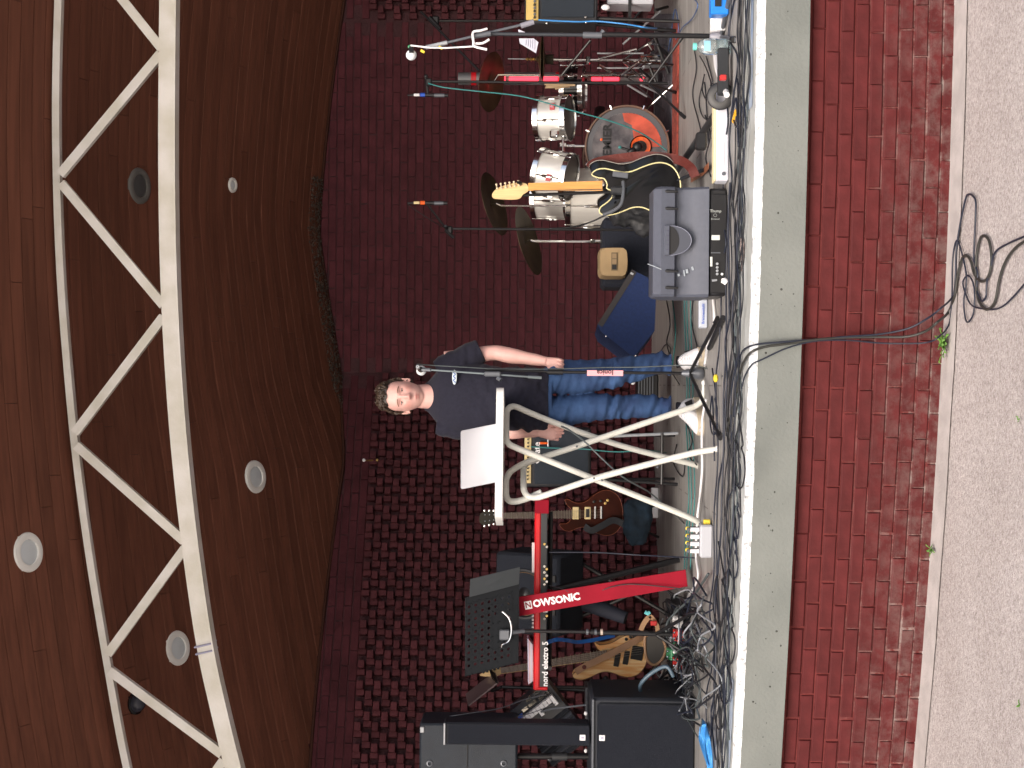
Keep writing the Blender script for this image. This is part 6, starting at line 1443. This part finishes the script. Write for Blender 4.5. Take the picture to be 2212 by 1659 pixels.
g = MB(); rod(FL(1452, 384, .10), P(1543, 249, FL(1560, 249).y), .018, 12, g); o = solo(g, 'slanting_stand_tube', dgrey, 'thick dark stand leg slanting towards the white power board', 'stand leg')
g = MB(); rod(FL(1452, 384, .10)+Vector((-.05, 0, .0)), FL(1452, 384, .10), .012, 8, g); part(g, 'metal_end', chrome, o)
# water bottle
c = FL(1579, 101); root = thing('water_bottle', 'clear plastic water bottle with a turquoise cap standing by the right microphone stand', 'bottle', c)
s_ = c.y/F_PX; H = 82*s_; rB = 17.5*s_
pet = mat('clear_pet', (.78, .88, .9), .06, trans=.85, spec=.6); wat = mat('bottled_water', (.45, .56, .58), .03, trans=.8)
g = MB(); g.lathe([(.0001, .004), (rB*.8, 0), (rB, .010), (rB, H*.30), (rB*.93, H*.33), (rB*.93, H*.36), (rB, H*.40), (rB, H*.70), (rB*.75, H*.82), (rB*.36, H*.90), (rB*.34, H*.94)], c, Z, 28); part(g, 'bottle_body', pet, root, 60)
g = MB(); g.lathe([(.0001, .006), (rB*.88, .006), (rB*.94, .016), (rB*.94, H*.42), (.0001, H*.42)], c, Z, 24); part(g, 'water', wat, root, 60)
g = MB(); g.lathe([(rB*.40, H*.90), (rB*.46, H*.905), (rB*.46, H*.985), (rB*.40, H), (.0001, H)], c, Z, 20); part(g, 'cap', mat('turquoise_cap', (.18, .68, .6), .4), root, 40)
g = MB(); rb = rB*1.012; aa = np.linspace(-2.3, -1.0, 10); lo_ = [c+Vector((rb*math.cos(t_), rb*math.sin(t_), H*.56)) for t_ in aa]; hi_ = [c+Vector((rb*math.cos(t_), rb*math.sin(t_), H*.73)) for t_ in aa]; g.add(lo_+hi_, [(i, i+1, 11+i, 10+i) for i in range(9)]); part(g, 'label', mat('pale_blue_label', (.3, .6, .8), .5), root, 60)
# blue box, white plugs at the far right
g = MB(); g.box(FL(1553, 4, .05), (.14, .09, .085), ch=.006); root = solo(g, 'blue_effects_box', mat('bright_blue_box', (.02, .22, .75), .35), 'bright blue box on the floor at the right edge', 'effects box')
g = MB(); g.box(FL(1553, 8, .05)+Vector((.0, -.048, .01)), (.05, .006, .03)); part(g, 'dark_controls', ink, root, origin=None)
root = thing('white_plug_pair', 'pair of white plugs side by side left of the bright blue box', 'plugs', FL(1554, 48))
for k, x in enumerate((1545, 1554)):
    g = MB(); g.box(FL(x, 44, .03)+Vector((.0, -.03*k, .0)), (.12, .045, .05), ch=.006); part(g, 'plug', whitep, root)
# small power strip with lettering
c = FL(1532, 678); root = thing('label_strip_box', 'small white lettered power strip beside the grey monitor', 'power strip', c)
g = MB(); g.box(c+Vector((0, .03, .030)), (.15, .06, .045), Matrix.Rotation(.06, 3, 'Z'), .006); part(g, 'housing', mat('silver_white_box', (.5, .54, .62), .4), root)
text('Brennenstuhl', .020, c+Vector((0, -.003, .032)), X, Z, blue, root, bold=.0002)
g = MB(); g.tube(smooth_pts([FL(1540, 640, .015), FL(1543, 680, .015), FL(1541, 712, .015), FL(1530, 740, .012), FL(1522, 790, .010)], 5), .008, 8); solo(g, 'white_lead', whitep, 'white mains lead running from the small lettered strip to the man', 'cable', smooth=180)
g = MB(); rod(FL(1562, 686, .02), FL(1532, 752, .02), .013, 10, g); solo(g, 'loose_black_bar', black, 'short black stand foot lying in front of the man', 'stand leg')
# stage box with rows of plugs
c = FL(1540, 1168); root = thing('stage_box', 'grey stage connector box with rows of plugs in yellow, white and black', 'stage box', c)
g = MB(); g.box(c+Vector((0, .03, .035)), (.17, .10, .065), Matrix.Rotation(-.06, 3, 'Z'), .008); part(g, 'housing', mat('pale_grey_box', (.42, .43, .47), .45), root)
for k in range(4):
    for r_ in range(2):
        q = c+Vector((-.055+k*.037, .01+r_*.045, .07)); g = MB(); rod(q, q+Vector((.0, .0, .045)), .0115, 10, g); pg = part(g, 'plug', [whitep, black][r_], root)
        g = MB(); rod(q+Vector((0, 0, .045)), q+Vector((0, .01, .06)), .0095, 8, g); part(g, 'plug_ring', yellow if r_ else mgrey, pg)
g = MB(); g.box(c+Vector((.095, .02, .03)), (.025, .03, .035), ch=.004); part(g, 'yellow_tag', yellow, root)
# pedal board at the foot of the music stand
c = FL(1490, 1385); root = thing('pedal_board', 'cluttered pedal board with red and green effect pedals under the music stand', 'pedal board', c)
g = MB(); g.box(c+Vector((0, .08, .03)), (.48, .32, .035), Matrix.Rotation(.25, 3, 'X'), .004); part(g, 'board', black, root)
for k, (x, y, m_) in enumerate(((-.13, .02, pedalred), (-.05, .02, green), (.03, .02, pedalred), (.11, .03, mat('white_pedal', (.6, .6, .6), .4)), (-.1, .13, green), (0, .14, mgrey), (.1, .14, black))):
    q = c+Vector((x, y, .06+y*.25)); g = MB(); g.box(q, (.066, .09, .04), Matrix.Rotation(.25, 3, 'X'), .005); pd = part(g, 'pedal', m_, root)
    g = MB(); g.ball(q+Vector((-.015, -.02, .025)), .009, 8); g.ball(q+Vector((.018, -.02, .025)), .008, 8); part(g, 'pedal_knob', whitep if k % 2 else chrome, pd)
# guitar case with tan leather edge and white tubing beside the bass
root = thing('leather_case', 'black case with tan leather edging standing behind the pedal board', 'case', P(1440, 1400, 9.2))
g = MB(); q = smooth_pts([P(1393, 1342+40, 9.2), P(1398, 1372, 9.2), P(1420, 1368, 9.2), P(1434, 1385, 9.2), P(1438, 1405, 9.2), P(1428, 1428, 9.2), P(1410, 1436, 9.2), P(1396, 1420, 9.2)], 4, True); g.prism(q, (0, .1, 0)); part(g, 'case_body', mat('grey_brown_case', (.06, .055, .05), .6), root, 50)
g = MB(); g.tube(q+[q[0]], .009, 8, cap=False); part(g, 'leather_edge', mat('tan_edge', (.38, .22, .12), .5), root, 180)
g = MB(); ribbon(g, [P(1404, 1330, 9.15), P(1392, 1345, 9.15), P(1384, 1362, 9.15)], .03, (0, 1, 0)); ribbon(g, [P(1404, 1330, 9.15), P(1418, 1348, 9.15), P(1421, 1372, 9.15)], .026, (0, 1, 0)); part(g, 'tan_straps', mat('tan_edge', (.38, .22, .12), .5), root, 60)
g = MB(); g.box(P(1412, 1346, 9.12), (.03, .02, .04), ch=.004); part(g, 'red_clip', pedalred, root)
g = MB(); g.tube([P(1393, 1322, 9.0), P(1400, 1326, 9.0), P(1404, 1322, 9.0)], .012, 8); solo(g, 'aqua_clip', mat('aqua_plastic', (.15, .55, .6), .4), 'aqua plastic clip beside the foot of the red board', 'clip')
# clutter behind the laptop table: bag, white strip
g = MB()
for (x, y, r_, sc) in ((1375, 1140, .10, (1.2, .6, .8)), (1390, 1120, .09, (1.3, .6, .7)), (1365, 1100, .08, (1, .6, .8))): g.ball(P(x, y, 9.6), r_, 18, sc)
o = solo(g, 'denim_jacket', mat('dark_teal_cloth', (.010, .024, .042), .9, var=.4, scale=12), 'dark teal cloth bundle on the floor under the cherry brown guitar', 'clothing'); remesh(o, .014, 3); m_ = o.modifiers.new('crumple', 'DISPLACE'); m_.texture = dm; m_.strength = .05
g = MB(); g.box(FL(1414, 1086, .03), (.22, .06, .05), ch=.005); solo(g, 'white_power_strip', whitep, 'white power strip at the back under the leg of the laptop table', 'power strip')
root = thing('amp_vent_box', 'black ribbed box on the floor behind the legs of the man', 'case', P(1420, 835, 9.8))
g = MB(); g.box(P(1397, 836, 9.9), (.17, .2, .14), ch=.01); part(g, 'box', black, root)
for k in range(6): g = MB(); g.box(P(1380+k*6, 836, 9.79), (.15, .012, .006)); part(g, 'rib', mgrey, root)
g = MB(); g.ball(P(1367, 824, 9.79), .02, 10, (1.1, .5, .9)); part(g, 'white_clip', whitep, root)
# set list / foil on the stage lip
c = FL(1600, 540); root = thing('foil_strip', 'crumpled shiny strip of foil lying on the stage edge in front of the grey monitor', 'foil', c)
g = MB(); n_ = 16; rr_ = []
for i in range(n_+1):
    u = i/n_; y_ = 495+u*92; wv = math.sin(math.pi*u)**.7; p = FL(1602+3*math.sin(u*3), y_, .004); rr_.append([p+Vector((0, -.045*wv, .0)), p+Vector((0, -.01*wv, .012*wv+.004*random.random())), p+Vector((0, .03*wv, .008*wv+.004*random.random())), p+Vector((0, .05*wv, 0))])
g.loft(rr_); part(g, 'foil', mat('crumpled_foil', (.5, .42, .40), .25, .7, var=.6, scale=30), root, None)
# red tape marks
for (x, y, lab) in ((1520, 762, 'near the right trainer of the picture'), (1540, 905, 'by the table leg')):
    g = MB(); g.box(FL(x, y, .008), (.02, .03, .006), Matrix.Rotation(.4, 3, 'Z')); solo(g, 'red_tape_mark', pedalred, 'small red tape mark on the stage floor, %s' % lab, 'tape', group='red tape marks on the stage floor')

# ---------------- cables
cbk = mat('black_rubber_cable', (.016, .017, .022), .45); cnv = mat('blue_black_cable', (.013, .017, .032), .45); cgy = mat('slate_cable', (.07, .085, .09), .45)
def fcable(pts, r_=.0042, m=cbk, label=None, group=None, k=7, wob=.012, seed=0):
    p3 = []
    for i, (x, y) in enumerate(pts): p3.append(FL(x, y, .006+r_)+Vector((0, 0, 0)))
    p3 = smooth_pts(p3, k)
    p3 = [p+Vector((wob*.4*noise.noise(Vector((p.x*5, seed, 0))), wob*2.2*noise.noise(Vector((p.x*3.5, seed+9, 0))), .004*(seed % 4))) for p in p3]
    return solo(MB().tube(p3, r_, 6), 'stage_cable', m, label, 'cable', group=group, smooth=180)
GRP = 'dark cables run along the front of the stage'
LAB = 'dark cable lying in the tangle along the front of the stage'
rnd = random.Random(11); sd = 0
for k in range(13):
    sd += 1; y0 = 395 if k in (4, 9) else -40; y1 = (1165 if k in (2, 7) else 1500) if k in (2, 5, 7) else 1700; pts = []; y_ = y0; x_ = rnd.choice([1558, 1566, 1574, 1581, 1588, 1594, 1600])
    while y_ < y1:
        xx = x_-(y_-700)*.030-(0 if 400 > y_ else 0); xx += rnd.gauss(0, 4.5); pts.append((max(1530-(y_/1659)*28, xx), y_)); y_ += rnd.uniform(45, 120)
    if len(pts) > 3: mm = (cbk, cnv, cbk, cgy, cnv)[k % 5]; fcable(pts, rnd.choice([.0034, .004, .0048]), mm, {cbk: 'black', cnv: 'navy', cgy: 'slate grey'}[mm]+' cable lying in the bundle along the front of the stage', GRP, seed=sd, wob=.03)
# loops of slack
loops = [((1612-15, 245), 10, 30), ((1604, 1010), 11, 45), ((1585, 1220), 9, 30), ((1578, 1395), 12, 40), ((1570, 1480), 12, 42), ((1560, 1540), 10, 36), ((1592, 1020), 8, 30), ((1530, 220), 18, 38), ((1545, 900), 8, 40), ((1560, 1300), 14, 50), ((1590, 1130), 7, 34)]
for i, ((cx2, cy2), ax_, ay_) in enumerate(loops):
    pts = [(cx2-3, cy2-ay_*2.6), (cx2+ax_*.6, cy2-ay_*1.2)]+[(cx2+ax_*math.cos(a), cy2+ay_*math.sin(a)) for a in np.linspace(-1.2, 4.4, 9)]+[(cx2+2, cy2+ay_*2.4)]
    fcable(pts, .004, cbk if i % 2 else cnv, ('black' if i % 2 else 'navy')+' loop of slack cable lying on the front of the stage', 'slack cable loops on the stage floor', seed=30+i, wob=.006)
# tangle at the left of the stage
tsl = mat('silver_grey_cable', (.25, .27, .3), .4)
for i in range(42):
    cx2, cy2 = rnd.uniform(1448, 1530), rnd.uniform(1325, 1520); pts = []
    a0 = rnd.uniform(0, 6); 
    for a in np.linspace(a0, a0+rnd.uniform(2.5, 6), 8): pts.append((min(1562, cx2+rnd.uniform(12, 38)*math.cos(a)*1.0), cy2+rnd.uniform(30, 80)*math.sin(a)))
    p3 = smooth_pts([FL(x, y, .01)+Vector((0, 0, rnd.uniform(0, .10))) for x, y in pts], 6)
    mm = (cbk, cgy, cbk, cnv, tsl)[i % 5]
    solo(MB().tube(p3, rnd.choice([.004, .005, .0055]), 6), 'tangled_cable', mm, {cbk: 'black', cnv: 'navy', cgy: 'slate grey', tsl: 'silver grey'}[mm]+' cable in the dense tangle at the feet of the music stand', 'cable', group='tangled cables left of the keyboard stand', smooth=180)
solo(cable_tube([P(1405, 1492, 8.6), P(1388, 1500, 8.6), P(1384, 1478, 8.5), P(1410, 1452, 8.45), P(1440, 1440, 8.4), P(1455, 1462, 8.4)], .012), 'thick_cable', mat('slate_blue_hose', (.07, .11, .15), .4), 'thick slate blue cable arching behind the subwoofer', 'cable', smooth=180)
solo(cable_tube([FL(1530, 1240, .03), FL(1495, 1290, .05), P(1460, 1322, 8.5), P(1440, 1350, 8.5), P(1445, 1390, 8.5), P(1480, 1420, 8.4), FL(1530, 1440, .02)], .0075), 'thick_cable', cgy, 'thick grey cable looping round the foot of the music stand', 'cable', smooth=180)
# teal cables across the stage behind the man
for i, xo in enumerate((0, 7, 16)):
    fcable([(1478+xo, 640), (1480+xo, 720), (1484+xo, 830), (1482+xo, 900), (1486+xo, 1000), (1488+xo, 1080), (1482+xo, 1150), (1478+xo, 1230)], .0032, teal, 'teal cable running across the stage floor behind the laptop table', 'teal cables across the stage floor', seed=60+i, wob=.01)
fcable([(1456, 650), (1462, 720), (1455, 790)], .004, teal, 'short teal cable on the floor beside the blue wedge', None, seed=70)
fcable([(1530, 862), (1522, 905), (1521, 960), (1522, 1010), (1518, 1060), (1512, 1110), (1510, 1150), (1508, 1200), (1512, 1250), (1490, 1290)], .0065, whitep, 'white mains cable crossing the floor under the laptop table', None, seed=71, wob=.006)
for i, pts in enumerate((((1440, 650), (1447, 700), (1440, 740), (1452, 780)), ((1500, 640), (1497, 700), (1508, 760), (1500, 800)), ((1430, 760), (1440, 745), (1452, 755), (1448, 790), (1470, 830)), ((1480, 900), (1500, 950), (1490, 980), (1510, 1005)), ((1462, 960), (1455, 1000), (1475, 1030), (1480, 985)), ((1500, 100), (1505, 150), (1498, 200), (1508, 250), (1520, 300)), ((1515, 120), (1530, 150), (1540, 190), (1528, 215), (1520, 190), (1525, 160)), ((1528, 250), (1540, 290), (1530, 340), (1540, 380)))):
    fcable(pts, .004, cbk, ['thin black cable curling on the floor behind the man and the drums'][0], 'thin cables curling on the open floor', seed=80+i, wob=.02)
fcable([(1448, 110), (1455, 60), (1452, 90), (1462, 20), (1470, 60), (1464, 85), (1478, 60), (1500, 40), (1512, 10), (1495, -10)], .004, mat('dusty_blue_cable', (.06, .11, .25), .45), 'dusty blue cable in a zigzag on the floor right of the drum rug', None, seed=95, wob=.006)
solo(cable_tube([P(1163, 43, 9.3), P(1200, 45, 9.3), P(1250, 47, 9.3), P(1290, 46, 9.3), P(1350, 52, 9.25), P(1400, 60, 9.2), FL(1440, 62, .01)], .005), 'hanging_cable', lblue, 'light blue cable hanging down the front of the yellow-striped amplifier', 'cable', smooth=180)
solo(cable_tube([P(1186, 1193, YK), P(1240, 1193, YK-.02), P(1300, 1194, YK-.04), P(1380, 1199, YK-.1), FL(1500, 1205, .01)], .0045), 'hanging_cable', cnv, 'dark blue cable hanging from the keyboard to the floor', 'cable', smooth=180)
solo(cable_tube([P(1186, 1265, YK-.03), P(1215, 1272, YQ-.02), P(1240, 1285, YQ-.03), P(1260, 1290, YQ-.04), P(1290, 1280, YQ-.05), P(1320, 1268, YQ-.07), P(1360, 1262, YQ-.09), P(1420, 1266, YQ-.12), P(1480, 1274, YQ-.15), FL(1500, 1290, .01)], .0032), 'hanging_cable', cbk, 'thin black cable draped across the crimson board', 'cable', smooth=180)
solo(cable_tube([P(1213, 921, 8.0), P(1228, 928, 7.9), P(1262, 953, 7.8), P(1300, 990, 7.75), P(1345, 1030, 7.7), P(1400, 1062, 7.9), P(1440, 1095, 8.1), FL(1478, 1130, .01)], .0045), 'hanging_cable', cgy, 'grey cable held in the hand of the man and sloping to the floor', 'cable', smooth=180)
solo(cable_tube([P(1147, 965, 9.27), P(1200, 968, 9.26), P(1260, 970, 9.24), P(1330, 976, 9.2), P(1400, 973, 9.2), FL(1440, 978, .01)], .004), 'hanging_cable', teal, 'teal cable hanging down the front of the cream-striped amplifier', 'cable', smooth=180)
g = MB()
for k in range(7): g.tube(smooth_pts([P(1508+k, 1560+rnd.uniform(-8, 8), 8.0)+Vector((0, 0, -.02)), FL(1522+k*1.5, 1590, .02+.006*k), FL(1528+k*1.5, 1630, .02), FL(1530+k*1.5, 1690, .02)], 5), .0055, 6)
for k in range(4): g.tube(smooth_pts([FL(1515+k*3, 1565, .02+k*.008), FL(1512+k*3, 1600, .03), FL(1530, 1655, .03)], 5), .0055, 6)
solo(g, 'coiled_cable', lblue, 'bright light blue cable coiled in front of the subwoofer', 'cable', smooth=180)
# cables over the lip down to the ground
def lipx(y, z): 
    for i in range(400):
        Y_ = 5.5+i*.004; p = P(1700, y, Y_)
        if Y_ > fy(p.x)-.012: return Y_
    return 6.3
CG = FL
def overlip(top, pts_face, ground, r_, m, label):
    p3 = [FL(x, y, .012) for x, y in top]
    for (x, y, o) in pts_face:
        Yl = lipx(y, 0)-o; p3.append(P(x, y, Yl))
    p3 += [FL(x, y, GZ+.012) for x, y in ground]
    return solo(MB().tube(smooth_pts(p3, 7), r_, 7), 'hanging_cable', m, label, 'cable', smooth=180, group='three cables hanging over the stage edge')
overlip([(1585, 900), (1592, 830), (1597, 790), (1602, 762)], [(1620, 748, .005), (1650, 742, .02), (1700, 738, .02), (1760, 733, .01), (1830, 727, .0), (1900, 722, .0), (1960, 710, .03), (2000, 690, .08), (2030, 668, .16)], [(2058, 640), (2064, 600), (2066, 540), (2075, 480), (2086, 430), (2092, 420), (2102, 424), (2108, 440), (2106, 500), (2104, 560), (2112, 590), (2110, 625), (2118, 645), (2122, 650), (2130, 640), (2132, 610), (2140, 580), (2150, 545), (2180, 525), (2240, 500)], .0042, cnv, 'navy cable over the stage edge whose loop on the ground reaches furthest right')
overlip([(1570, 940), (1583, 880), (1592, 850), (1600, 800)], [(1618, 765, .005), (1650, 750, .02), (1700, 743, .02), (1760, 734, .015), (1830, 729, .0), (1900, 728, .0), (1960, 727, .03), (2000, 715, .08), (2025, 696, .16)], [(2048, 675), (2062, 640), (2068, 600), (2078, 560), (2088, 552), (2098, 566), (2104, 590), (2116, 606), (2128, 606), (2138, 590), (2142, 560), (2138, 525), (2128, 510), (2118, 515), (2110, 550), (2108, 590), (2112, 640), (2122, 662), (2135, 668), (2150, 650), (2160, 600), (2175, 560), (2200, 530), (2240, 510)], .0058, mat('olive_black_cable', (.03, .03, .026), .5), 'thickest olive black cable over the stage edge, coiling on the ground')
overlip([(1595, 1000), (1598, 900), (1604, 830)], [(1622, 790, .005), (1650, 775, .02), (1700, 752, .02), (1760, 737, .015), (1830, 735, .0), (1900, 741, .0), (1960, 742, .03), (2000, 740, .05), (2025, 730, .10)], [(2050, 700), (2056, 640), (2058, 560), (2066, 520), (2076, 540), (2088, 600), (2082, 650), (2086, 690), (2094, 694), (2104, 670), (2104, 620), (2092, 595), (2080, 610), (2088, 640), (2100, 660), (2130, 668), (2160, 665), (2190, 640), (2240, 580)], .0036, cnv, 'thin cable over the stage edge with the lowest loop by the weed')

# ---------------- weeds
leafm = mat('weed_leaf', (.10, .22, .035), .6, var=.4, scale=30)
def weed(c, n_, s_, label):
    root = thing('weed', label, 'weed', c)
    for k in range(n_):
        a = rnd.uniform(0, 6.28); L = rnd.uniform(.5, 1.1)*s_; up = rnd.uniform(.3, 1.1); d = Vector((math.cos(a), math.sin(a)*.7-.35, up)).normalized(); sd_ = d.cross(Z).normalized(); q = Vector(c)+Vector((rnd.uniform(-.4, .4)*s_, rnd.uniform(-.15, .05)*s_, .005)); w_ = s_*.13
        p1, p2, p3 = q+d*L*.5, q+d*L*.85+Z*-.1*L, q+d*L-Z*.28*L
        g = MB(); g.add([q, p1-sd_*w_, p1+Z*.003, p1+sd_*w_, p2-sd_*w_*.8, p2+Z*.003, p2+sd_*w_*.8, p3], [(0, 1, 2), (0, 2, 3), (1, 4, 5, 2), (2, 5, 6, 3), (4, 7, 5), (5, 7, 6)]); part(g, 'leaf', leafm, root, None)
    return root
wc = FL(2045, 745, GZ+.01); weed(Vector((wc.x, fy(wc.x)-.03, GZ+.01)), 26, .075, 'bushy green weed growing at the foot of the brick wall beside the hanging cables')
wc = FL(2028, 1185, GZ+.01); weed(Vector((wc.x, fy(wc.x)-.02, GZ+.01)), 9, .045, 'small thin weed at the foot of the brick wall, left of the bushy one')
weed(FL(2205, 905, GZ+.003), 6, .018, 'tiny weed growing from the paving near the middle')
weed(FL(2207, 1525, GZ+.003), 7, .024, 'tiny weed growing from the paving at the far left')
